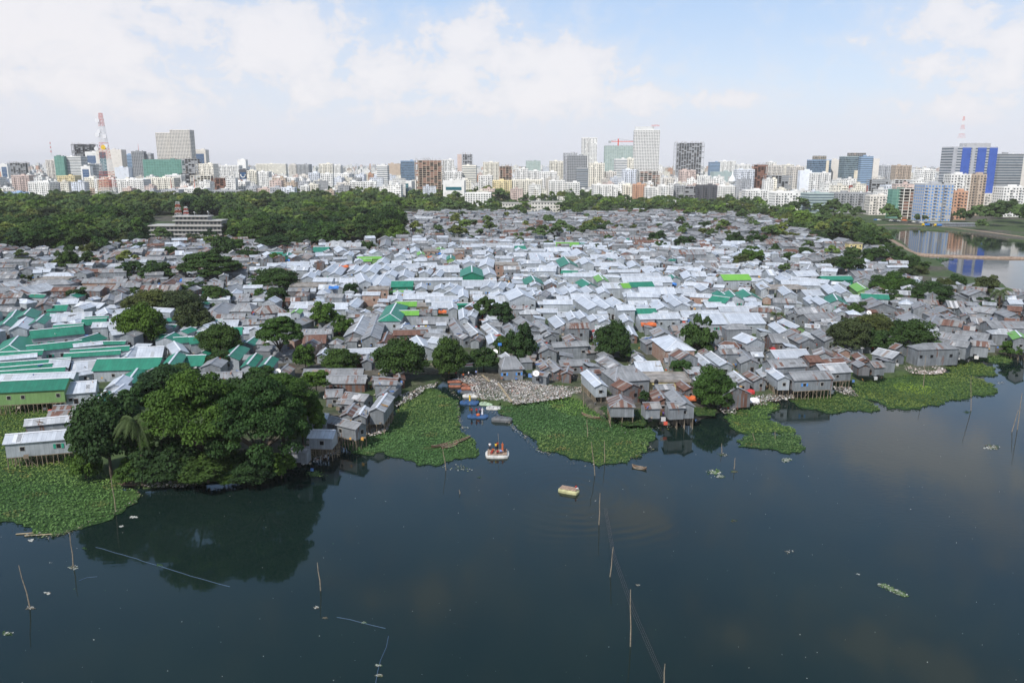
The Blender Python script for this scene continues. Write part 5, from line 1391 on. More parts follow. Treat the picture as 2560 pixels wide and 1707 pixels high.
city('U', '''0 278 777 1350 apt c pale yellow wide flats at the wood edge
255 415 702 1500 apt w white flats with dark stripes
340 490 782 1320 apt w white balconied flats, left wing
492 622 800 1310 apt w white balconied flats, right wing
350 472 602 1800 apt c cream tower with red brick side
130 262 600 2200 net e distant block under teal netting
30 150 672 1520 apt w white stepped flats
150 252 692 1560 apt w white flats with grey strips
475 602 527 1800 apt h grey and white tower with terraces
515 692 552 1620 grid g dark grey grid-fronted tower
596 702 667 1450 bands g grey banded slab in front of the dark grid tower
710 856 622 1500 apt c cream twelve-storey flats
645 786 387 2000 apt w tall slim white tower on the skyline
858 1122 462 1900 net e teal netted building with a tower crane
950 1056 582 1620 bands w curved white banded block
1060 1122 577 1720 apt c cream block beside the crane building
1130 1366 317 1750 grid w tallest white tower with a square window grid and roof sign
1510 1772 432 1900 frame h wide grey unfinished tower with bristling roof bars
1170 1362 692 1400 frame k pale unfinished frame at the foot of the white tower
1020 1142 682 1500 apt W bright white low flats
750 972 822 1280 apt w white flats with grey bays at the wood edge
1020 1116 822 1280 apt c cream flats at the wood edge
1115 1222 817 1260 apt o orange-brown balcony flats
1222 1360 842 1250 apt w white and glass flats with a roof garden
1362 1482 832 1240 apt w white flats with a red roof strip
1490 1600 827 1250 apt g grey flats right of the red-striped ones
1590 1712 832 1240 frame g dark unfinished flats by the park strip
1710 1892 827 1200 apt d dark and white modern flats with orange end
1550 1692 687 1500 apt p peach and white flats under the grey tower
1820 1912 612 2000 bands l striped glass office
1912 2062 602 2120 apt w white block on the right-centre skyline
1850 2072 702 1700 plain e wide low block with green roof
2070 2192 632 1900 apt w white tower with slits
2230 2352 632 1500 frame b dark brick-red tower
2070 2232 682 1450 apt W blue-white flats left of the brick tower
1900 2052 832 1240 apt w white domed-window building by the park
2150 2352 872 1130 apt w wide white flats with dark windows by the far road
860 960 700 1500 apt k brown balcony flats
1400 1500 760 1500 apt k yellow scaffolded roof block
1700 1830 740 1500 apt w pale mixed flats right of centre''')
city('V', '''0 82 612 1850 apt w white skyline block at right of centre
150 242 637 1950 apt c cream skyline slab
200 332 652 1500 apt k brick and cream flats
405 582 592 1500 glass l grey glass office with cream fins
582 662 592 1520 plain k cream fin end of the grey glass office
300 406 692 1350 plain W narrow white slab with dots
402 582 712 1340 apt w bright white cubic building
705 872 560 1450 glass e green-grey glass half of the cream striped office
860 970 560 1440 bands l banded blue half of the cream striped office
970 1026 582 1440 plain k cream fin at the right of the striped office
0 222 732 1420 frame g red and grey half-built flats
60 302 892 1040 apt w white flats with black windows by the far road
370 662 902 1000 bands e long pale green-white slab with a blue roof
640 962 897 990 apt g grey flats with tall black stair windows
950 1142 922 960 apt k cream and brick flats beside the green net
1150 1270 867 900 net G tower wrapped in dark green net by the far lake
1250 1424 852 890 frame k beige half-built slab beside the green net
1440 1712 817 850 apt h balcony block with bright blue windows by the far lake
1712 1842 882 880 apt o orange and cream flats beside the blue-windowed block
1392 1542 682 1400 apt w white punched-window building under the horizon
1690 1892 727 960 apt w white flats in front of the blue tower
1890 2012 727 955 apt q brown and grey slab in front of the blue tower
1700 2112 475 1010 bands h broad blue and grey glass tower at right
2120 2352 540 1060 bands g grey glass tower right of the blue one
2180 2290 600 1150 glass l dark glass face in front of the grey tower
2285 2420 602 1120 plain k cream blank slab at the right edge
2170 2420 842 930 apt w white flats at the right edge by the trees
1840 2102 902 1000 apt k low cream and grey buildings behind the bank trees
1040 1142 642 1720 apt h grey skyline flats between the glass offices
1180 1322 642 1620 apt q brown skyline flats
1200 1382 772 1380 frame w pale open-frame flats
960 1132 768 1300 frame g grey bare frame building with slanted roof
1100 1400 830 1150 apt W row of low white flats behind the green net
780 920 830 1350 plain r low dark red roofed block
0 140 640 1650 apt k brown skyline flats left of the cubic building''')
def city_build():
    r = random.Random(77); objs = 0
    used = []
    for (reg, x0, x1, yt, D, st, ck, desc) in CITY:
        a = atY(*px(reg, x0, yt), D); b = atY(*px(reg, x1, yt), D)
        W = b.x - a.x; z = (a.z + b.z) / 2; cx = (a.x + b.x) / 2
        dep = min(max(W * .7, 12), 26)
        yaw = r.uniform(-.10, .10)
        if st in ('net',) or W > 55: yaw = 0.03
        H = z - 1.0; seed = r.random(); col = CCOL[ck]
        kk = r.uniform(.93, 1.05); cols = tuple(min(1, c * kk) for c in col) + (1,)
        nm = {'frame': 'unfinished_building', 'net': 'netted_building'}.get(st, 'office_building' if st in ('glass', 'bands', 'grid', 'panel') else 'apartment_building')
        if st == 'low': nm = 'school_building'
        root = empty(nm, (cx, D + dep / 2, 1.0), yaw)
        used.append((cx, D + dep / 2, W / 2 + 4, dep / 2 + 6))
        lab = ' '.join(desc.split()[:16]) + (' on the skyline' if len(desc.split()) < 5 else ''); tag(root, lab, 'building', 'city buildings beyond the wood')
        m = MB(); m.seed = seed; m.col = cols
        wallmat = {'frame': 'Ff', 'net': 'net', 'glass': 'Fg', 'bands': 'Fb'}.get(st, 'col')
        if st in ('apt', 'grid', 'panel', 'low', 'plain') :
            wallmat = 'Fa' if st == 'apt' else 'col'
        fh = 3.15
        nfl = max(2, int(round(H / fh))); fh = H / nfl
        nb = max(2, int(W / 3.4)); bw = W / nb
        real = st in ('apt', 'grid', 'low') and nfl * nb <= 1600
        if st == 'frame':
            # slabs and columns stand free: you look through the storeys
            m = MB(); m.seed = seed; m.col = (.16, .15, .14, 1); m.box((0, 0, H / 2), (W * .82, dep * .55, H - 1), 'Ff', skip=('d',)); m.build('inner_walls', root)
            sl = MB(); sl.seed = seed; sl.col = cols; sl.box((0, 0, 0), (W, dep, .55), 'col'); sm = sl.build('floor_slab', link=False)
            for k in range(nfl): inst('floor_slab', sm, root, (0, 0, (k + 1) * fh - .3))
            nc = max(3, int(W / 6)); cm = MB(); cm.col = cols; cm.box((0, 0, H / 2), (.75, .75, H), 'col', skip=('t', 'd')); cmm = cm.build('column', link=False)
            for k in range(nc + 1):
                for sy in (-1, 1): inst('column', cmm, root, (-W / 2 + .4 + (W - .8) * k / nc, sy * (dep / 2 - .38), -.02))
            # some bays already bricked up
            wx = (W - .8) / nc
            wb = MB(); wb.seed = seed; wb.col = (*CCOL['b' if ck in 'bqk' else 'g'], 1); wb.box((0, 0, 0), (wx - .8, .2, fh * .62), 'col', skip=('b',)); wbm = wb.build('infill_wall', link=False)
            for q_ in r.sample(range(nfl * nc), min(100, int(nfl * nc * .42))):
                i = q_ % nc; f = q_ // nc; X = -W / 2 + .4 + wx * (i + .5)
                inst('infill_wall', wbm, root, (X, -dep / 2 + .5 + r.uniform(0, .25), f * fh + fh * .38))
            sb = MB()
            for k in range(int(W / 2.2)):
                X = r.uniform(-W / 2, W / 2); sb.tube([(X, r.choice((-1, 1)) * dep * .45, H), (X, 0 + r.choice((-1, 1)) * dep * .45, H + r.uniform(2, 5))][:1] + [(X + .2, -dep * .45, H + r.uniform(2, 5))], .16, 'bamboo', 3)
            sb.build('starter_bar', root)
            continue
        m.box((0, 0, H / 2), (W, dep, H), wallmat if not real else ('Fa' if st == 'xx' else 'col'), skip=('d',))
        m.build('wall', root)
        # roof: parapet, stair head, tank
        p = MB(); p.seed = seed; p.col = cols
        for sy in (-1, 1): p.box((0, sy * (dep / 2 - .15), H + .55), (W + .3, .3, 1.1), 'col')
        for sx in (-1, 1): p.box((sx * (W / 2 - .15), 0, H + .5), (.3, dep - .6, 1.0), 'col')
        p.build('parapet', root)
        if W > 12 and st != 'low' and z < 95:
            q = MB(); q.seed = seed; q.col = cols; sw = r.uniform(4, 8); q.box((r.uniform(-W / 4, W / 4), r.uniform(-2, 2), H + 1.6), (sw, 5, 3.2), 'col'); q.build('stair_head', root)
            q = MB(); q.tube([(W * .3, 0, H), (W * .3, 0, H + 2.2)], 1.2, r.choice(['blackp', 'white', 'greyp']), 8); q.build('water_tank', root)
        if real:
            wmat = 'wg'
            if 'blue windows' in desc: wmat = 'bshut'
            ww, wh = {'apt': (bw * .46, fh * .45), 'grid': (bw * .62, fh * .52), 'low': (bw * .5, fh * .5)}[st]
            wm = cw(ww, wh, wmat); cnt = 0; rest = MB()
            slots = [(i, f) for f in range(nfl) for i in range(nb)]
            slots.sort(key=lambda s: -s[1])
            for (i, f) in slots:
                if st == 'apt' and r.random() < .08: continue
                X = -W / 2 + bw * (i + .5); Z = fh * (f + .52)
                if cnt < 100: inst('window', wm, root, (X, -dep / 2 - .05, Z)); cnt += 1
                else: rest.box((X, -dep / 2 - .05, Z), (ww, .3, wh), wmat, skip=('b',))
            for sx in (-1, 1):
                if (sx < 0) == (cx > 0):
                    for f in range(nfl):
                        for k in range(int(dep / 4)):
                            rest.box((sx * (W / 2 + .05), -dep / 2 + 4 * (k + .5), fh * (f + .52)), (.3, ww, wh), wmat)
            if rest.f: o = rest.build('windows', root); o['kind'] = 'stuff'
            if st == 'apt':
                # balconies: slabs with parapets on some bays
                bb = MB(); bb.seed = seed; bb.col = cols
                bays = [i for i in range(nb) if (i + int(seed * 9)) % 3 == 0]
                bm = MB(); bm.seed = seed; bm.col = cols; bm.box((0, 0, 0), (bw * .9, 1.3, .2), 'col'); bm.box((0, -.6, .5), (bw * .9, .12, .8), 'col'); bmm = bm.build('balcony', link=False)
                c2 = 0
                for i in bays:
                    for f in range(nfl - 1, 0, -1):
                        if c2 < 60: inst('balcony', bmm, root, (-W / 2 + bw * (i + .5), -dep / 2 - .66, fh * f)); c2 += 1
                if r.random() < .5:
                    q = MB(); q.seed = seed; q.col = tuple(c * .55 for c in cols[:3]) + (1,)
                    q.box((-W / 2 + bw * nb * r.choice((.33, .66)), -dep / 2 - .2, H / 2), (1.2, .5, H - .5), 'col'); q.build('service_shaft', root)
        if st == 'low':
            pass
        if st == 'panel':
            mt = 'wt' if 'teal' in desc else ('wb' if 'blue' in desc else 'wg')
            q = MB(); q.box((0, -dep / 2 - .1, H * .5), (W * .72, .4, H * .8), mt); q.build('glass_front', root)
            if 'arc' in desc:
                q = MB(); q.tube([(math.cos(t_ * math.pi / 8 + math.pi) * W * .3, -dep / 2 - .8, H * .82 + math.sin(t_ * math.pi / 8 + math.pi) * W * .4) for t_ in range(9)], 1.0, 'white', 6); q.build('white_arc', root)
            fl = MB(); fl.col = cols
            for f in range(1, nfl): fl.box((0, -dep / 2 - .2, f * fh), (W * .7, .4, .3), 'col')
            fl.build('floor_band', root)
        if st == 'plain':
            if 'green glass' in desc:
                q = MB(); q.box((-W * .25, -dep / 2 - .1, H * .5), (W * .25, .5, H * .9), 'wt'); q.build('glass_strip', root)
            if 'long dark window' in desc:
                q = MB(); q.box((0, -dep / 2 - .1, H * .62), (W * .74, .4, H * .16), 'wt'); q.build('window', root)
        if 'blue and grey' in desc:
            for fx, fw, mt in ((-.20, .19, 'Bp'), (.15, .19, 'Bp'), (.41, .18, 'Bp'), (-.455, .085, 'gp'), (-.04, .07, 'gp')):
                q = MB(); q.col = (*CCOL['B'], 1) if mt == 'Bp' else (.42, .43, .46, 1); q.box((W * fx, -dep / 2 - .4, H / 2), (W * fw, 1.0, H - .3), 'col'); q.build('cladding_panel', root)
            q = MB(); q.col = (.45, .45, .46, 1); q.box((W * .12, 0, H + 3), (W * .55, dep * .6, 5), 'col'); q.build('roof_storey', root)
        if st == 'glass' and 'fins' in desc:
            q = MB(); q.col = (.78, .70, .55, 1); q.box((W * .3, -dep / 2 - .4, H * .62), (W * .14, 1, H * .76), 'col'); q.build('cladding_panel', root)
            q = MB(); q.col = (.6, .55, .45, 1); q.box((0, 0, H + 4), (W * .6, dep * .5, 8), 'Ff'); q.build('roof_storey', root)
        if 'green-grey glass half' in desc:
            q = MB(); q.col = (.78, .70, .55, 1); q.box((W * .25, -dep / 2 - .4, H * .34), (W * .36, 1, H * .67), 'col'); q.build('cladding_panel', root)
            q = MB(); q.col = (.45, .43, .4, 1); q.box((W * .3, 0, H + 3.5), (W * .9, dep * .5, 7), 'Ff'); q.build('roof_storey', root)
        if 'roof sign' in desc:
            q = MB(); q.col = (.62, .63, .62, 1); q.box((-W * .1, 0, H + 4), (W * .72, dep * .7, 8), 'col'); q.build('roof_storey', root)
            tx = bpy.data.curves.new('roof_sign', 'FONT'); tx.body = 'WESTIN'; tx.size = 4.6; tx.extrude = .4; tx.align_x = 'CENTER'
            to = bpy.data.objects.new('roof_sign', tx); COL.objects.link(to); to.parent = root; to.location = (W * .26, -dep / 2 - .5, H + 6); to.rotation_euler = (math.pi / 2, 0, 0); to.data.materials.append(MATS['redp'])
            me_ = bpy.data.meshes.new_from_object(to); COL.objects.unlink(to); bpy.data.objects.remove(to)
            to = bpy.data.objects.new('roof_sign', me_); COL.objects.link(to); to.parent = root; to.location = (W * .31, -dep / 2 + .6, H + 8.1); to.rotation_euler = (math.pi / 2, 0, 0)
        if st == 'net':
            q = MB(); 
            for k in range(int(W / 3)):
                X = -W / 2 + 3 * k; q.tube([(X, -dep / 2, H), (X + .1, -dep / 2, H + r.uniform(1.5, 5))], .15, 'bamboo', 3)
            q.build('scaffold_pole', root)
        if 'antenna' in desc:
            q = MB(); q.tube([(0, 0, H), (0, 0, H + 18)], [.5, .15], 'redp', 4); q.build('antenna', root)
    # street after street of flats running to the horizon
    grid = set()
    things = []; mass = MB(); n = 0
    cands = []
    for i in range(15000):
        D = 1290 * math.exp(r.uniform(0, 1.0) ** 1.15 * 2.1)
        X = r.uniform(-.84, .84) * D
        if D < 1400 and abs(X) < 60: pass
        if D < 1020 and True: continue
        k = (int(X / 20), int(D / 24))
        if k in grid: continue
        if any(abs(X - u[0]) < u[2] + 8 and abs(D - u[1]) < u[3] + 10 for u in used): continue
        grid.add(k); cands.append((D, X))
        if len(cands) > 4200: break
    for i in range(70):   # the nearer streets right of the far lake
        D = r.uniform(1010, 1290); X = r.uniform(.34, .70) * D; k = (int(X / 24), int(D / 26))
        if k in grid or any(abs(X - u[0]) < u[2] + 8 and abs(D - u[1]) < u[3] + 10 for u in used): continue
        grid.add(k); cands.append((D, X))
    cands.sort()
    wd = {'w': 'white', 'W': 'bluish white', 'c': 'cream', 'k': 'beige', 'y': 'yellow', 'g': 'grey', 'h': 'pale grey', 'p': 'pinkish', 'o': 'orange-brown', 'q': 'light brown', 'l': 'pale blue', 'e': 'grey-green', 'b': 'brick-brown'}
    items = []; B = []
    for j, (D, X) in enumerate(cands):
        ck = r.choice('wwwwwwwwwwwwcckhWWWgpqo' if D > 1500 else 'wwwwwcckhWgpq')
        W = r.uniform(12, 24); dep = r.uniform(10, 18); fl = r.choice([4, 5, 5, 6, 6, 7, 8, 9, 10, 11] if D < 2600 else [5, 6, 6, 7, 8, 9, 10, 12])
        if D > 2200 and r.random() < .07: fl = r.randint(13, 17)
        H = fl * 3.1; B.append((X, D, W, dep, H, ck, r.random(), r.uniform(-.25, .25)))
    vis = [j for j, b in enumerate(B) if proj((b[0], b[1], 10)) and -420 < proj((b[0], b[1], 10))[0] < 2980]
    top = [j for j in vis if -20 < proj((B[j][0], B[j][1], 10))[0] < 2580][:150]
    for j in top:
        X, D, W, dep, H, ck, sdv, yaw = B[j]; p = proj((X, D, H))
        items.append((j, '%s %s flats' % (wd[ck], 'low' if H < 17 else ('mid-height' if H < 23 else 'tall')), p[0], p[1]))
    global LM
    keep = LM
    # landmarks of the skyline for telling the smaller blocks apart
    LM = [(n_, *px(rg_, x_, y_)) for n_, rg_, x_, y_ in (('the red and white mast', 'S', 980, 800), ('the tall beige twin tower', 'S', 1590, 700), ('the green-netted block', 'S', 1480, 800), ('the white arc front', 'S', 2230, 800), ('the cream skyline tower', 'T', 640, 760), ('the slim white tower', 'T', 1160, 800), ('the brown unfinished tower', 'T', 1585, 800), ('the centre skyline frame', 'T', 1940, 800), ('the far-left white flats', 'S', 350, 850),
          ('the long cream skyline row', 'T', 130, 760), ('the slim skyline tower', 'U', 715, 800), ('the tallest white tower', 'U', 1250, 800), ('the grey bristling tower', 'U', 1640, 800), ('the brick-red tower', 'U', 2290, 800), ('the white cubic building', 'V', 490, 830), ('the cream-striped glass office', 'V', 860, 830), ('the dark green netted tower', 'V', 1210, 850), ('the blue-windowed block', 'V', 1570, 850), ('the broad blue tower', 'V', 1900, 850), ('the pale yellow flats', 'U', 140, 830), ('the teal glass front', 'T', 1330, 830))]
    labs = make_labels(items); LM = keep
    for j, b in enumerate(B):
        X, D, W, dep, H, ck, sdv, yaw = b
        if j not in set(top) and j not in visset(vis): continue
        m = MB(); m.seed = sdv; col = CCOL[ck]; m.col = tuple(min(1, c * (.9 + .2 * sdv)) for c in col) + (1,)
        m.box((0, 0, H / 2), (W, dep, H), 'Fa', skip=('d', 't', 'b') if D > 2200 else ('d', 't'))
        rf = MB(); rf.seed = sdv; rf.col = tuple(c * .82 for c in m.col[:3]) + (1,)
        rf.box((0, 0, H + .3), (W + .5, dep + .5, .6), 'col'); rf.box(((sdv - .5) * W * .4, 0, H + 1.9), (4.5, 4.5, 2.8), 'col', skip=('d',))
        if D < 2200:
            for f in range(1, int(H / 3.1)):
                m.box((W * (.25 if sdv > .5 else -.22), -dep / 2 - .5, f * 3.1), (W * .32, 1.0, .9), 'col', skip=('b',))
        if j in labs:
            root = empty('apartment_building', (X, D, 1.0), yaw); tag(root, labs[j], 'building', 'city buildings beyond the wood')
            m.build('wall', root); rf.build('roof', root)
        else:
            M = Matrix.Translation((X, D, 1.0)) @ Matrix.Rotation(yaw, 4, 'Z'); mass.merge(m, M); mass.merge(rf, M)
    o = mass.build('city_buildings'); tag(o, 'densely packed pale city blocks running back to the horizon', 'buildings', kind='stuff')
_vs = {}
def visset(v):
    if 'a' not in _vs: _vs['a'] = set(v)
    return _vs['a']
city_build()

# the grey institutional block in the wood, its masts and the big red and white mast
def grey_block():
    g0 = GR('A', 1380, 215, 1); g1 = GR('A', 2030, 190, 1); D = g0.y + 6
    def Xat(x, y): return atY(*px('A', x, y), D)
    root = empty('institute_building', (Xat(1700, 100).x, D, 1.0)); tag(root, 'long grey concrete institute block with stepped upper floors standing in the wood', 'building')
    m_ = mpp((0, D, 10)) / 3.675; cx = Xat(1700, 100).x
    zt = Xat(1500, 95).z - 1
    def blk(x0, x1, zb, zt_, dep, nm, off=0):
        X0 = Xat(x0, 100).x - cx; X1 = Xat(x1, 100).x - cx
        m = MB(); m.seed = .4; m.col = (.30, .29, .275, 1); m.box(((X0 + X1) / 2, dep / 2 + off, (zb + zt_) / 2), (X1 - X0, dep, zt_ - zb), 'col'); m.build(nm, root)
        s = MB(); s.col = (.42, .41, .39, 1); s.box(((X0 + X1) / 2, dep / 2 + off - .6, zt_ + .35), (X1 - X0 + 2.2, dep + 2.4, .7), 'col'); s.build('roof_slab', root)
        n = int((X1 - X0) / 3.0)
        wm = cw(1.7, 1.7, 'wg')
        lv = max(1, int(round((zt_ - zb) / 3.6)))
        for f in range(lv):
            for k in range(n):
                inst('window', wm, root, (X0 + (X1 - X0) * (k + .5) / n, off - .05, zb + (zt_ - zb) * (f + .55) / lv))
            if f:
                q = MB(); q.col = (.42, .41, .39, 1); q.box(((X0 + X1) / 2, off - .7, zb + (zt_ - zb) * f / lv), (X1 - X0 + 1.6, 1.6, .5), 'col'); q.build('gallery_slab', root)
    zz = lambda y: Xat(1700, y).z - 1
    blk(1380, 2030, 0, zz(95) , 16, 'wall')
    blk(1605, 2030, zz(95) + .72, zz(48), 13, 'upper_wall', 1)
    blk(1605, 1905, zz(48) + .72, zz(10), 10, 'top_wall', 2)
    top = zz(10) + 1
    def lattice(x, ybase, ytop, wb, wt, label, name='lattice_mast', red=True, D2=None, region='A', pw=.8, rr=None):
        p = atY(*px(region, x, ybase), D2 or D + 6); q = atY(*px(region, x, ytop), D2 or D + 6)
        rt = empty(name, (p.x, p.y, p.z)); tag(rt, label, 'mast'); Hh = q.z - p.z; RR = rr or .06; n = max(5, int(Hh / (4.5 if D2 else 3)))
        for s in range(n):
            a, b = s / n, (s + 1) / n; wa = wb + (wt - wb) * a ** pw; wc = wb + (wt - wb) * b ** pw
            mk = 'redp' if int(s * 6 / n) % 2 == 1 else 'towerwhite'
            m = MB(); rr = RR
            C1 = [(-wa / 2, -wa / 2), (wa / 2, -wa / 2), (wa / 2, wa / 2), (-wa / 2, wa / 2)]; C2 = [(u * wc / wa, v * wc / wa) for u, v in C1]
            for i in range(4):
                j = (i + 1) % 4
                m.tube([(*C1[i], Hh * a), (*C2[i], Hh * b)], rr, mk, 4, False)
                m.tube([(*C1[i], Hh * a), (*C2[j], Hh * b)], rr * .7, mk, 4, False); m.tube([(*C1[j], Hh * a), (*C2[i], Hh * b)], rr * .7, mk, 4, False)
                m.tube([(*C2[i], Hh * b), (*C2[j], Hh * b)], rr * .7, mk, 4, False)
            m.build('mast_section', rt)
        return rt, Hh
    lattice(1640, 0, -130, 4.5, 2.2, 'left red and white lattice mast on the grey block roof', D2=None)
    lattice(1712, 0, -85, 3.6, 1.8, 'right shorter red and white lattice mast on the grey block roof')
    for x, yt in ((1770, -40), (1895, -45)):
        p = atY(*px('A', x + 20, 0), D + 5); q = atY(*px('A', x, yt), D + 5)
        m = MB(); m.tube([(0, 0, 0), (0, 0, q.z - p.z)], .18, 'greyp', 5); m.tube([(-.4, 0, (q.z - p.z) * .75), (-.4, 0, q.z - p.z)], .35, 'white', 5)
        m.tube([(2.6, 0, 0), (0, 0, (q.z - p.z) * .9)], .08, 'greyp', 4)
        o = m.build('rooftop_antenna', loc=p); tag(o, ('left' if x < 1800 else 'right') + ' slender white panel antenna with guy on the grey block roof', 'antenna')
    rt, Hh = lattice(1010, 985, 160, 22, 3.6, 'tall red and white lattice telecom mast with dish antennas at left', D2=1180.0, region='S', rr=.18)
    for (zf, sx, r_) in ((.92, -1, 3.2), (.765, -1, 3.4), (.80, -.6, 2.6), (.745, 1, 2.8), (.64, 1, 2.8), (.61, -1.3, 3.0), (.625, .3, 3.4)):
        wd_ = 22 + (3.6 - 22) * zf ** .8
        m = MB(); m.tube([(0, 0, 0), (0, -1.6, 0), (0, -1.61, 0)], [r_, r_, .1], 'whitec' if sx != .3 else 'yellowc', 14); m.tube([(0, 0, 0), (-sx * 2, 1.5, 0)], .25, 'greyp', 4)
        o = m.build('dish_antenna', rt); o.location = (sx * (wd_ / 2 + r_ * .5), -wd_ / 2 - .2, Hh * zf)
    # slender guyed mast on the blue tower
    lattice(1768, 465, 190, 14, 1.4, 'tall thin red and white mast on the broad blue tower', D2=1022.0, region='V', pw=.35, rr=.07)
    lattice(475, 560, 425, 3, 1, 'thin red and white mast on the left skyline', D2=1905.0, region='S', rr=.14)
    # tower crane
    p = atY(*px('U', 975, 470), 1915.0); q = atY(*px('U', 978, 395), 1915.0); Hh = q.z - p.z
    rt = empty('tower_crane', p); tag(rt, 'red tower crane above the teal netted building', 'crane')
    m = MB(); m.box((0, 0, Hh / 2), (2.4, 2.4, Hh), 'redp'); m.build('crane_mast', rt)
    m = MB(); m.box((22, 0, Hh * .68), (88, 1.6, 1.6), 'redp'); m.build('jib', rt)
    m = MB(); m.box((-20, 0, Hh * .62), (6, 3, 5), 'greyp'); m.build('counterweight', rt)
    m = MB(); m.tube([(0, 0, Hh), (45, 0, Hh * .7)], .3, 'greyp', 3); m.tube([(0, 0, Hh), (-20, 0, Hh * .7)], .3, 'greyp', 3); m.build('stay', rt)
    # white bulb minaret
    p = atY(*px('U', 2025, 760), 1400.0); q = atY(*px('U', 2025, 685), 1400.0); h = q.z
    m = MB(); m.tube([(0, 0, 0), (0, 0, h * .52), (0, 0, h * .55), (0, 0, h * .62), (0, 0, h * .72), (0, 0, h * .8), (0, 0, h)], [2.6, 2.4, 4.6, 6.2, 4.6, 1.6, .15], 'towerwhite', 14)
    o = m.build('minaret', loc=(p.x, p.y, 1)); tag(o, 'white bulb-topped minaret right of the grey unfinished tower', 'minaret')
    # white block of flats in the far part of the settlement, in two stepped wings
    for (x0, x1, yt, yb, lb) in (('U:-90', 180, 985, 1060, 'long white two-storey block among trees, left wing'), (180, 460, 975, 1070, 'long white two-storey block among trees, right wing'), ):
        x0 = -90 if isinstance(x0, str) else x0
        g = GR('U', (x0 + x1) / 2, yb, 1); a = atY(*px('U', x0, yt), g.y); b = atY(*px('U', x1, yt), g.y); W = b.x - a.x
        rt = empty('school_building', ((a.x + b.x) / 2, g.y, 1)); tag(rt, lb, 'building'); H = a.z - 1
        m = MB(); m.col = (.62, .60, .55, 1); m.box((0, 6, H / 2), (W, 12, H), 'col', skip=('d',)); m.build('wall', rt)
        m = MB(); m.col = (.5, .48, .44, 1); m.box((0, 6, H + .3), (W + 1.5, 13.5, .6), 'col'); m.build('roof_slab', rt)
        n = int(W / 3.6); wm = cw(1.6, 1.6, 'wg')
        for f in range(max(1, int(H / 3.5))):
            for k in range(n): inst('window', wm, rt, (-W / 2 + W * (k + .5) / n, -.05, (f + .55) * H / max(1, int(H / 3.5))))
grey_block()
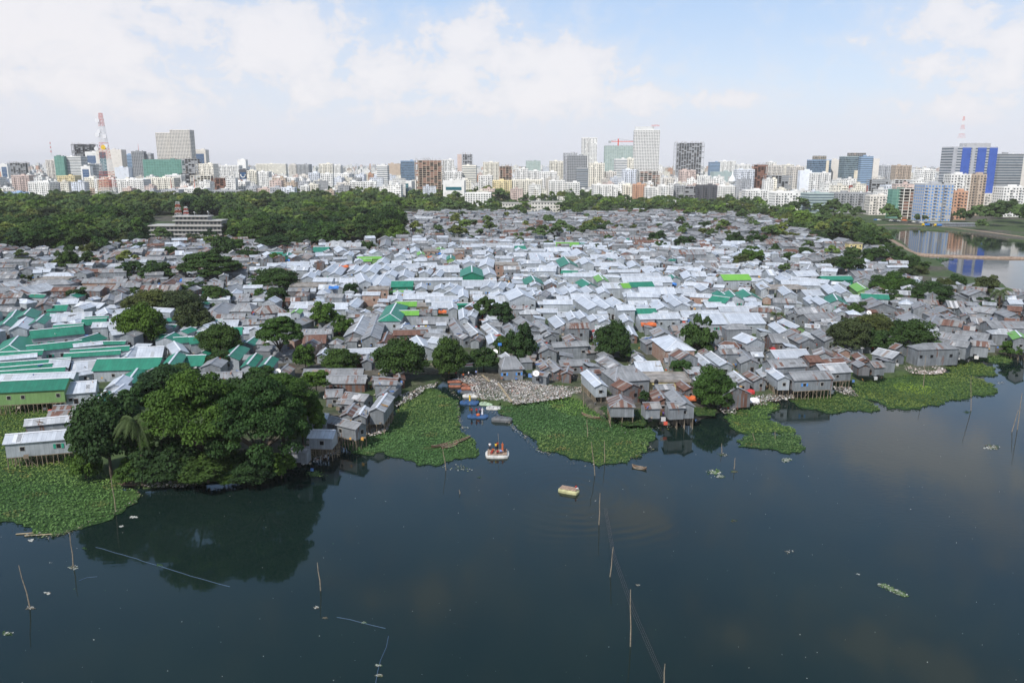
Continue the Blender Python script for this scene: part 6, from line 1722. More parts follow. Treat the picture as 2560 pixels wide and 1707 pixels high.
# ---------------------------------------------------------------- things on the water
def person(loc, shirt, lower, label, rz=0.0, pose='stand', arm=0.0, scarf=None, parent_cat='person'):
    """one continuous body grown from a joint skeleton; hair and clothes are its parts"""
    root = empty('person', loc, rz); tag(root, label, 'person')
    if pose == 'stand': hip, kn, ft = .90, (.0, .48), (.0, .05)
    V = []; E = []; Rd = []
    def v(p, r): V.append(p); Rd.append(r); return len(V) - 1
    if pose == 'sit':
        pel = v((0, 0, .16), .13); ch = v((0, .02, .50), .14)
    else:
        pel = v((0, 0, .92), .125); ch = v((0, .0, 1.28), .14)
    zc = V[ch][2]
    nk = v((0, 0, zc + .19), .055); hd = v((0, -.01, zc + .32), .098); tp = v((0, 0, zc + .41), .075)
    E += [(pel, ch), (ch, nk), (nk, hd), (hd, tp)]
    for s in (-1, 1):
        sh = v((s * .17, 0, zc + .12), .06)
        if arm and s > 0: el_, ha = v((s * .30, -.12, zc + .12), .045), v((s * .26, -.34, zc + .22 * arm), .035)
        else: el_, ha = v((s * .24, -.03, zc - .16), .043), v((s * .20, -.16, zc - .34), .034)
        E += [(ch, sh), (sh, el_), (el_, ha)]
        for f in range(5):
            fp = Vector(V[ha]) + Vector(((f - 2) * .018, -.05 if f != 0 else -.02, -.06 if f != 0 else -.03)); fi = v(tuple(fp), .010); E.append((ha, fi))
        if pose == 'sit':
            hp, k, f = v((s * .09, -.02, .14), .095), v((s * .16, -.38, .30), .07), v((s * .12, -.42, .04), .05)
            t = v((s * .12, -.54, .03), .035)
        else:
            hp, k, f = v((s * .09, 0, .84), .095), v((s * .10, -.02, .47), .065), v((s * .11, .02, .07), .045)
            t = v((s * .12, -.13, .03), .035)
        E += [(pel, hp), (hp, k), (k, f), (f, t)]
    me = bpy.data.meshes.new('body'); me.from_pydata(V, E, [])
    o = bpy.data.objects.new('body', me); COL.objects.link(o); o.parent = root
    sk = o.modifiers.new('skin', 'SKIN'); me.skin_vertices[0].data[0].use_root = True
    for i, r_ in enumerate(Rd): me.skin_vertices[0].data[i].radius = (r_, r_ * (.8 if i < 2 else 1))
    sb = o.modifiers.new('sub', 'SUBSURF'); sb.levels = 1; sb.render_levels = 1
    me.materials.append(MATS['skin'])
    m = MB(); m.tube([(0, 0, zc - .30), (0, 0, zc - .1), (0, 0, zc + .08), (0, 0, zc + .17)], [.17, .185, .20, .09], shirt, 10, False)
    for s in (-1, 1):
        sh = (s * .17, 0, zc + .12); m.tube([sh, (s * .22, -.02, zc - .04)] if not (arm and s > 0) else [sh, (s * .28, -.08, zc + .12)], [.085, .075], shirt, 8)
    m.build('shirt', root, smooth=True)
    m = MB()
    if pose == 'sit':
        for s in (-1, 1): m.tube([(s * .07, 0, .15), (s * .16, -.36, .31), (s * .13, -.42, .1)], [.125, .09, .075], lower, 8)
    elif scarf:
        m.tube([(0, 0, zc - .28), (0, 0, .6), (0, 0, .08)], [.18, .2, .24], lower, 10)
    else:
        for s in (-1, 1): m.tube([(s * .075, 0, .94), (s * .10, -.02, .5), (s * .11, .01, .12)], [.125, .095, .075], lower, 8)
    m.build('trousers' if not scarf else 'long_skirt', root, smooth=True)
    hm = scarf or 'hair'
    m = MB(); m.tube([(0, .035, zc + .25), (0, .03, zc + .34), (0, .01, zc + .43), (0, 0, zc + .455)], [.085, .112, .085, .02], hm, 10)
    m.build('headscarf' if scarf else 'hair', root, smooth=True)
    m = MB()
    for s in (-1, 1): m.box((s * .035, -.10, zc + .335), (.02, .01, .01), 'dark')
    m.box((0, -.115, zc + .31), (.02, .03, .035), 'skin'); m.box((0, -.10, zc + .275), (.045, .01, .01), 'redc')
    m.build('face', root)
    return root
def raft(reg, x, y, L, W, H, mat, label, rz=0.0, deck=None, fold=False):
    if 'white raft crossing' not in label: L *= .9; W *= .9
    g = GR(reg, x, y, .1)
    root = empty('raft', (g.x, g.y, 0), rz); tag(root, label, 'raft', 'foam rafts of the channel')
    m = MB(); nx, ny = 10, 6
    # a pillow-like block of wrapped foam
    def P(i, j, top):
        u, v_ = i / nx * 2 - 1, j / ny * 2 - 1
        ex = 1 - .12 * abs(v_) ** 3; ey = 1 - .16 * abs(u) ** 3
        e = (1 - abs(u) ** 6) * (1 - abs(v_) ** 6)
        z = (H * (.55 + .45 * e) + .04 * math.sin(u * 5 + v_ * 3)) if top else -.12
        return (u * L / 2 * ex, v_ * W / 2 * ey, z)
    for i in range(nx):
        for j in range(ny):
            m.face([P(i, j, 1), P(i + 1, j, 1), P(i + 1, j + 1, 1), P(i, j + 1, 1)], mat)
    for i in range(nx):
        m.face([P(i, 0, 0), P(i + 1, 0, 0), P(i + 1, 0, 1), P(i, 0, 1)], mat); m.face([P(i + 1, ny, 0), P(i, ny, 0), P(i, ny, 1), P(i + 1, ny, 1)], mat)
    for j in range(ny):
        m.face([P(0, j + 1, 0), P(0, j, 0), P(0, j, 1), P(0, j + 1, 1)], mat); m.face([P(nx, j, 0), P(nx, j + 1, 0), P(nx, j + 1, 1), P(nx, j, 1)], mat)
    m.build('float', root, smooth=False)
    m = MB(); 
    for k in (-.45, 0, .45): m.box((k * L / 2 * 1.2, 0, H + .035), (.06, W * .9, .04), 'netline')
    m.build('lashing', root)
    if deck:
        m = MB(); n = 7
        for k in range(n): m.box((0, -W * .38 + W * .76 * (k + .5) / n, H + .06), (L * .82, W * .76 / n - .03, .05), deck)
        m.build('deck', root)
    return root, g
raft('Z', 105, 300, 5.0, 2.6, .45, 'raftorange', 'pointed orange raft farthest up the channel', .1)
raft('Z', 100, 362, 4.0, 2.4, .55, 'raftorange', 'grey-topped orange raft left of the channel mouth', 0, 'raftgrey')
raft('Z', 300, 338, 4.6, 2.5, .4, 'raftorange', 'faded orange raft with pale corner behind the bright one', -.2, 'deck')
raft('Z', 266, 398, 3.6, 2.3, .65, 'raftorange', 'bright orange block raft in the middle of the moored row', 0)
raft('Z', 285, 452, 4.6, 2.4, .45, 'raftgrey', 'grey-white raft between the orange block and the white one', -.15)
raft('Z', 338, 505, 5.6, 2.8, .6, 'raftwhite', 'white-topped raft with blue sides behind the blue raft', -.05)
raft('Z', 165, 440, 1.4, 1.4, .5, 'raftblue', 'small blue float left of the grey-white raft', .2)
r1, g1 = raft('Z', 300, 598, 5.4, 3.6, .55, 'raftblue', 'blue raft carrying one standing person in yellow', -.12)
r2, g2 = raft('Z', 417, 790, 5.6, 3.2, .5, 'raftblue', 'blue raft carrying four standing people', -.1)
raft('Z', 540, 608, 4.0, 3.4, .3, 'raftgreen', 'pale green raft lying against the rubbish bank', -.15)
raft('Z', 640, 668, 4.2, 3.4, .3, 'raftwhite', 'worn white raft below the pale green one', -.1)
raft('Z', 755, 845, 5.6, 2.6, .95, 'raftgrey', 'dark grey covered raft against the hyacinth edge', -.15)
r3, g3 = raft('P', 1422, 1228, 4.4, 2.4, .7, 'raftyel', 'yellow-green raft with board deck drifting alone in open water', -.42, 'deck')
r4, g4 = raft('Z', 690, 1320, 5.0, 4.4, .6, 'raftwhite', 'crowded white raft crossing the open water', .0, 'deck')
def on(g, dx, dy, h): return (g.x + dx, g.y + dy, h)
person(on(g1, .1, .2, .56), 'yellowc', 'yellowc', 'person in yellow standing on the blue raft in the channel', .3, scarf='darkc')
person(on(g2, -1.5, .5, .52), 'redc', 'darkc', 'person in a red shirt standing leftmost on the four-person blue raft', .4)
person(on(g2, -.3, .4, .52), 'redc', 'darkc', 'second person in red standing mid-raft on the four-person blue raft', -.3)
person(on(g2, .5, .9, .52), 'purplec', 'darkc', 'person in purple standing behind on the four-person blue raft', 0)
person(on(g2, 1.1, .3, .52), 'whitec', 'whitec', 'person in long white robe standing rightmost on the blue raft', .2, scarf='whitec')
m = MB(); m.tube([(0, 0, 0), (0, 0, .3), (0, 0, .5)], [.45, .5, .2], 'orange', 8); o = m.build('bundle', loc=on(g2, .1, -.4, .52)); tag(o, 'orange cloth bundle on the four-person blue raft', 'bundle')
pole = person(on(g4, .05, 1.7, .68), 'redc', 'darkc', 'boatman in dark red poling at the far end of the white raft', 0, arm=1)
m = MB(); m.tube([(.26, -.34, -1.2), (.24, -.34, 1.4), (.1, -.25, 3.6)], .03, 'bamboo', 5); o = m.build('punt_pole', loc=on(g4, .05, 1.7, .68)); tag(o, 'punting pole held upright by the boatman of the white raft', 'pole')
for dx, dy, sh, lo, ps, lb in ((-1.6, 1.2, 'whitec', 'darkc', 'stand', 'person in white shirt standing at the left of the white raft'), (-.3, 1.0, 'yellowc', 'darkc', 'stand', 'person in bright yellow standing mid white raft'), (1.1, 1.0, 'orange', 'orange', 'stand', 'person in peach robe standing at the right of the white raft'),
                       (-.9, .1, 'orange', 'darkc', 'sit', 'person in orange sitting left of centre on the white raft'), (-1.1, -1.0, 'redc', 'redc', 'sit', 'person in pink-red sitting at the near left of the white raft'), (.1, -.9, 'redc', 'darkc', 'sit', 'child in red sitting at the near middle of the white raft'),
                       (.8, -.6, 'lbluec', 'darkc', 'sit', 'person in pale blue sitting at the near right of the white raft'), (1.6, .1, 'darkc', 'darkc', 'sit', 'person in dark clothes sitting at the right rim of the white raft')):
    person(on(g4, dx, dy, .68), sh, lo, lb, rnd.uniform(-.6, .6), ps, scarf=('orange' if 'robe' in lb else None))
person(on(g3, 1.3, -.5, .78), 'redc', 'whitec', 'lone person crouching at the end of the yellow-green raft', .8, 'sit')
shore_people = [('Z', 10, 215, 'yellowc'), ('Z', 110, 215, 'redc'), ('Z', 215, 240, 'orange'), ('Z', 290, 215, 'whitec'), ('Z', 395, 200, 'lbluec')]
names = ['yellow', 'red', 'orange', 'white', 'pale blue']
for (q, nm_) in zip(shore_people, names):
    g = GR(q[0], q[1], q[2] + 20, 1.0); person((g.x, g.y, 1.0), q[3], 'darkc', 'person in %s standing on the landing above the moored rafts' % nm_, rnd.uniform(-1, 1))
g = GR('E', 1030, 975, .9); person((g.x, g.y, .9), 'orange', 'orange', 'person in orange at the water edge under the bank trees', .4, scarf='orange')

def canoe(reg, pts, label, W=1.15, dz=0.0):
    """long timber hull between two pixel points"""
    a = GR(reg, pts[0], pts[1], .2); b = GR(reg, pts[2], pts[3], .2); d = b - a; L = d.length
    root = empty('wooden_boat', ((a.x + b.x) / 2, (a.y + b.y) / 2, 0.05 + dz), math.atan2(d.y, d.x)); tag(root, label, 'boat')
    m = MB(); n = 16; rows = []
    for i in range(n + 1):
        u = i / n * 2 - 1; w = W / 2 * max(0.0, (1 - abs(u) ** 2.4)) + .03; up = .32 * abs(u) ** 3 * 1.6
        rows.append([(u * L / 2, -w, .36 + up), (u * L / 2, -w * .62, .02 + up * .8), (u * L / 2, 0, -.06 + up * .8), (u * L / 2, w * .62, .02 + up * .8), (u * L / 2, w, .36 + up)])
    for i in range(n):
        for j in range(4):
            m.face([rows[i][j], rows[i][j + 1], rows[i + 1][j + 1], rows[i + 1][j]], 'wood')
            f = [Vector(p) + Vector((0, 0, .05 if 0 < k_ < 3 else .0)) for k_, p in enumerate([rows[i][j], rows[i + 1][j], rows[i + 1][j + 1], rows[i][j + 1]])]
    m.build('hull', root)
    m = MB(); 
    for i in range(n):
        for sgn in (0, 4):
            m.tube([rows[i][sgn], rows[i + 1][sgn]], .05, 'bamboo', 4, False)
    m.build('gunwale', root)
    m = MB()
    for k in range(2, n - 1): 
        q = rows[k]; m.box((q[0][0], 0, .25), (.12, abs(q[0][1]) * 1.9, .04), 'bamboo')
    m.build('thwart', root)
canoe('Q', (1610, 885, 1970, 795), 'long dark wooden boat beached on the hyacinth beside the channel')
canoe('Q', (1700, 890, 1860, 850), 'shorter wooden boat lying against the long dark one', 1.0)
canoe('H', (640, 945, 808, 985), 'small wooden boat resting on the central hyacinth carpet')
canoe('E', (955, 1015, 1160, 1020), 'dark wooden boat moored under the bank trees')
canoe('Y', (1150, 335, 1340, 372), 'half-sunk round wooden boat at the carpet edge', 1.6, -.3)

def bpole(reg, x0, y0, x1, y1, label, r=.07, mat='bamboo'):
    """pole from its foot at the water (x0,y0) to its tip (x1,y1)"""
    g = GR(reg, x0, y0, 0); t = atY(*px(reg, x1, y1), g.y)
    m = MB(); d = t - g
    P = [(-d.x * .15, 0, -1.2), (0, 0, 0), (d.x * .35 + .06, .05, d.z * .35), (d.x * .7 - .03, 0, d.z * .7), (d.x, 0, d.z)]
    m.tube(P, [r * 1.25, r * 1.2, r * 1.05, r * .85, r * .6], mat, 6)
    o = m.build('bamboo_pole', loc=g); tag(o, label, 'pole', 'bamboo poles standing in the lake')
for a in (('W', 175, 555, 110, 312, 'leaning bamboo pole nearest the lower left corner'), ('W', 430, 312, 410, 125, 'bamboo pole below the lower left hyacinth carpet'), ('W', 1885, 460, 1866, 295, 'bamboo pole alone left of centre in open water'),
          ('X', 368, 58, 374, -90, 'bamboo pole below the central hyacinth carpet, right of the drifting raft'), ('X', 420, 300, 435, 163, 'middle pole of the row running down to the bottom edge'), ('X', 515, 625, 516, 360, 'thick tall pole of the row near the bottom'),
          ('X', 668, 830, 677, 706, 'pole cut by the bottom edge of the picture'), ('E', 945, 1240, 905, 945, 'pale pole on the left hyacinth carpet in front of the bank trees'), ('Q', 1745, 1085, 1712, 862, 'pale pole beside the beached long boat'),
          ('Y', 665, 460, 620, 20, 'pole at the tip of the central carpet, left one of the pair'), ('Y', 792, 300, 790, 10, 'thin pole right of the pair on the central carpet'), ('H', 655, 880, 655, 700, 'thin pole on the upper central carpet'), ('H', 695, 1150, 688, 985, 'thin pole mid central carpet'),
          ('H', 2230, 1185, 2212, 1110, 'short pole on the detached hyacinth patch'), ('H', 1927, 1290, 1927, 1205, 'thin pole right of the reflected tree'), ('H', 2040, 1440, 2050, 1340, 'pole with caught debris at right of centre'),
          ('I', 65, 1180, 65, 1090, 'short white pole on the right part of the detached patch'), ('I', 1425, 700, 1450, 400, 'tall thin pole on the broad right carpet'), ('I', 1865, 905, 1865, 600, 'tall thin pole at the tip of the broad right carpet'), ('I', 2290, 1080, 2335, 745, 'tall pole near the right edge'),
          ('I', 2240, 1100, 2300, 900, 'slimmer pole beside the right edge one'), ('Q', 1220, 240, 1230, 55, 'pale pole in front of the dark shore tree'), ('Q', 1872, 1300, 1868, 1262, 'short stump pole below the white raft')):
    bpole(*a)
# fine lines between the poles
m = MB()
for k in range(3):
    P = [GR('X', 392 + k * 6, -20, 1.2), GR('X', 430 + k * 7, 200, 1.0), GR('X', 520 + k * 10, 460, 1.0), GR('X', 660 + k * 9, 780, 1.2)]
    P = dens(P, 6); m.tube(P, .007, 'netline', 3, False)
o = m.build('fishing_line'); tag(o, 'thin reddish net lines strung past the poles to the bottom edge', 'net line')
for (reg, pts, lb) in (('W', [(562, 204), (800, 272), (1120, 374), (1350, 438)], 'long blue floating rope below the reflected trees'), ('W', [(1980, 614), (2140, 650), (2265, 684)], 'short blue floating rope left of centre near the bottom'), ('W', [(2282, 725), (2270, 790), (2235, 870), (2220, 940), (2212, 1004)], 'blue rope with caught weed running to the bottom edge'), ('W', [(465, 400), (510, 385), (570, 378)], 'short green floating line near the lower left pole')):
    P = dens([GR(reg, x, y, .03) for x, y in pts], 1.5); P = [p + Vector((rnd.uniform(-.08, .08), rnd.uniform(-.08, .08), 0)) for p in P]
    m = MB(); m.tube(P, .032, 'bluerope', 5); o = m.build('floating_rope'); tag(o, lb, 'rope')

# rubbish banks and flotsam
def trash(polys, n, name, label, z=1.02, sz=(.06, .22), piled=.14, pal=None):
    rg = np.random.default_rng(len(label)); Q = []; C = []
    pal = pal or [(.50, .48, .46), (.62, .60, .58), (.44, .41, .37), (.26, .24, .21), (.36, .30, .27), (.16, .15, .13), (.22, .20, .18), (.40, .36, .33), (.24, .26, .28), (.32, .18, .14), (.22, .24, .17)]
    for reg, poly in polys:
        W = [GR(reg, x, y, z) for x, y in poly]; xs = [p.x for p in W]; ys = [p.y for p in W]; k = 0; tot = int(n * (max(xs) - min(xs)) * (max(ys) - min(ys)))
        pp = [(p.x, p.y) for p in W]
        for _ in range(min(tot * 2, 45000)):
            x, y = rg.uniform(min(xs), max(xs)), rg.uniform(min(ys), max(ys))
            if not in_poly(x, y, pp): continue
            s = rg.uniform(*sz) * (1 if rg.random() < .93 else 1.8); c = Vector((x, y, z + rg.uniform(0, piled) * (.5 + .5 * math.sin(x * .7) * math.sin(y * .5))))
            n_ = Vector((rg.normal() * .5, rg.normal() * .5, 1)).normalized(); t = n_.cross(Vector((rg.normal(), rg.normal(), rg.normal()))).normalized(); b = n_.cross(t)
            t = t * s; b = b * s * rg.uniform(.3, 1)
            Q.append([list(c - t - b), list(c + t - b * .8), list(c + t * .9 + b), list(c - t * .7 + b)]); cc = pal[int(rg.random() ** 1.3 * len(pal)) % len(pal)]; v_ = rg.uniform(.75, 1.2)
            C.append([cc[0] * v_, cc[1] * v_, cc[2] * v_, 1])
    me = npmesh(name, np.array(Q), np.zeros(len(Q)), 'col', np.array(C)); o = bpy.data.objects.new(name, me); COL.objects.link(o); tag(o, label, 'rubbish', kind='stuff')
trash([('Q', [(1310, 300), (1440, 280), (1560, 280), (1680, 270), (1640, 325), (1560, 335), (1500, 390), (1400, 450), (1300, 500), (1270, 480), (1330, 400)]), ('Q', [(960, 730), (1220, 650), (1220, 720), (1040, 780)])], 7, 'rubbish', 'pale rubbish spread left of the raft channel', z=.7)
trash([('Z', [(120, 200), (300, 190), (520, 230), (700, 300), (800, 420), (900, 560), (880, 600), (760, 560), (600, 560), (420, 540), (330, 420), (280, 330), (150, 280)]), ('H', [(0, 620), (130, 630), (300, 660), (480, 680), (640, 690), (640, 740), (560, 745), (420, 790), (220, 815), (0, 850)]), ('Z', [(700, 330), (1150, 300), (1500, 380), (1790, 440), (1700, 520), (1200, 590), (950, 620), (760, 420)])], 8, 'rubbish', 'wide bank of white rubbish right of the raft channel', z=1.0)
trash([('I', [(1225, 500), (1300, 470), (1560, 480), (1650, 540), (1560, 575), (1300, 560)]), ('I', [(1660, 400), (1700, 370), (1850, 400), (1890, 440), (1680, 450)])], 6, 'rubbish', 'pinkish rubbish heap beside the broad right carpet', z=.9, pal=[(.55, .45, .42), (.62, .55, .52), (.66, .62, .6), (.42, .33, .3), (.3, .24, .22)])
trash([('I', [(0, 740), (240, 720), (240, 790), (100, 815), (0, 820)]), ('I', [(600, 680), (760, 690), (830, 770), (740, 770), (620, 720)]), ('H', [(1890, 880), (2060, 880), (2060, 930), (1950, 930)]), ('H', [(2040, 740), (2352, 760), (2352, 850), (2180, 850), (2020, 800)])], 6, 'rubbish', 'strewn rubbish and timber under the right stilt houses', z=.9)
trash([('E', [(1080, 950), (1200, 960), (1500, 1000), (1700, 990), (1500, 1040), (1200, 1035), (1080, 1010)]), ('Q', [(260, 1030), (420, 1000), (560, 960), (700, 900), (720, 930), (560, 1010), (300, 1070)])], 5, 'rubbish', 'rubbish line on the shore of the wooded bank', z=.75)
def flotsam():
    rg = random.Random(31); Q = []; C = []
    def bit(g, s, c):
        t = Vector((math.cos(rg.random() * 6), math.sin(rg.random() * 6), 0)) * s; b = Vector((-t.y, t.x, 0)) * rg.uniform(.3, .9)
        z = Vector((0, 0, .03)); Q.append([list(g - t - b + z), list(g + t - b * .7 + z), list(g + t * .8 + b + z * 3), list(g - t + b * .8 + z)]); C.append([*c, 1])
    W_ = (.40, .40, .37); Gn = (.035, .075, .018); Br = (.13, .11, .075)
    for i in range(420):
        x = rg.uniform(0, 2560); y = rg.uniform(1080, 1707) if rg.random() < .6 else rg.uniform(1000, 1300)
        g = G(x, y, 0); bit(g, rg.uniform(.02, .065) * (1 if rg.random() < .95 else 2), rg.choice([W_, W_, W_, Br, Gn]))
    def cl(reg, x, y, n, sp, mix, sz=(.05, .16)):
        for i in range(n):
            g = GR(reg, x + rg.gauss(0, sp), y + rg.gauss(0, sp * .35), 0); bit(g, rg.uniform(*sz), rg.choice(mix))
    cl('W', 430, 325, 60, 14, [Br, W_, Gn]); cl('W', 178, 565, 45, 11, [Br, W_]); cl('W', 278, 475, 30, 9, [W_, W_, Br]); cl('W', 45, 715, 60, 12, [Gn, Gn, W_]); cl('W', 935, 312, 30, 9, [Gn]); cl('W', 1862, 560, 30, 10, [Br, W_]); cl('W', 1910, 622, 20, 8, [Br])
    cl('W', 2140, 650, 30, 8, [Gn, W_]); cl('W', 2228, 960, 90, 9, [W_, Gn, Br]); cl('W', 2225, 900, 40, 8, [W_, Gn]); cl('W', 785, 30, 18, 6, [W_], (.15, .3)); cl('W', 182, 165, 14, 7, [W_], (.15, .3)); cl('W', 710, 85, 12, 6, [W_], (.12, .25)); cl('W', 495, 212, 15, 6, [Gn])
    for t in range(9): cl('X', 1690 + t * 13, 340 + t * 6, 55, 8, [Gn, Gn, (.13, .22, .06), W_], (.08, .2))
    cl('X', 1250, 185, 24, 14, [Br, W_]); cl('X', 1577, 290, 6, 5, [W_]); cl('X', 550, 340, 10, 4, [Br, W_]); cl('X', 998, 40, 20, 9, [Gn, Br])
    cl('Q', 545, 1120, 420, 36, [Gn, Gn, (.12, .2, .05), (.16, .24, .07)], (.08, .18)); cl('Q', 1880, 1070, 60, 45, [W_, Gn, (.25, .26, .14)]); cl('Q', 2050, 1150, 15, 10, [Gn]); cl('Q', 1930, 700, 40, 20, [Gn, W_])
    cl('H', 1860, 1470, 160, 28, [Gn, (.12, .2, .05), W_], (.1, .22)); cl('H', 1910, 1510, 120, 18, [Gn, W_], (.1, .2)); cl('H', 1940, 1310, 60, 22, [W_, Gn, Br]); cl('H', 2045, 1465, 60, 16, [Gn, Br]); cl('I', 172, 1358, 130, 20, [Gn, W_], (.1, .25)); cl('I', 2060, 1245, 150, 26, [Gn, Br, W_], (.12, .3)); cl('I', 1825, 920, 60, 16, [Gn]); cl('I', 2140, 650, 40, 20, [Br, W_])
    # pale litter caught along the edges of the carpets and in the channel
    for reg, pl, n in (('Z', [(110, 560), (140, 650), (150, 780), (180, 900), (240, 1000)], 240), ('Z', [(480, 700), (640, 740), (760, 790), (880, 900), (960, 990), (1100, 1090)], 320), ('Z', [(1100, 1090), (1190, 1220), (1300, 1280), (1480, 1320)], 120), ('E', [(600, 1390), (800, 1290), (960, 1230), (1080, 1160), (1150, 1090)], 200), ('E', [(200, 1420), (350, 1430), (480, 1425), (570, 1400)], 220), ('H', [(1180, 1190), (1300, 1260), (1080, 1350), (800, 1390), (500, 1380)], 160), ('H', [(870, 1030), (1010, 1100), (1200, 1080), (1300, 1060), (1480, 1050)], 160), ('Z', [(40, 420), (90, 480), (200, 560), (330, 620)], 200)):
        for i in range(n):
            k = rg.randrange(len(pl) - 1); s = rg.random(); x = pl[k][0] + (pl[k + 1][0] - pl[k][0]) * s; y = pl[k][1] + (pl[k + 1][1] - pl[k][1]) * s
            if rg.random() < .4: continue
            g = GR(reg, x + rg.gauss(0, 16), y + rg.gauss(0, 11), .2); bit(g, rg.uniform(.04, .16), rg.choice([W_, (.26, .22, .16), (.3, .26, .2), Br, (.16, .2, .07)]))
    me = npmesh('flotsam', np.array(Q), np.zeros(len(Q)), 'col', np.array(C)); o = bpy.data.objects.new('flotsam', me); COL.objects.link(o); tag(o, 'scattered scraps and weed floating on the open water', 'flotsam', kind='stuff')
    for x, y in ((130, 1412), (200, 1425), (300, 1420)):
        a = GR('E', x, y + 8, .1); b = GR('E', x + 150, y - 4, .1); m = MB(); m.tube([a, b], .1, 'pale_bamboo', 5); o = m.build('drift_log'); tag(o, 'pale driftwood log at the lower edge of the left carpet, %s' % {130: 'leftmost', 200: 'middle one', 300: 'rightmost'}[x], 'log')
flotsam()
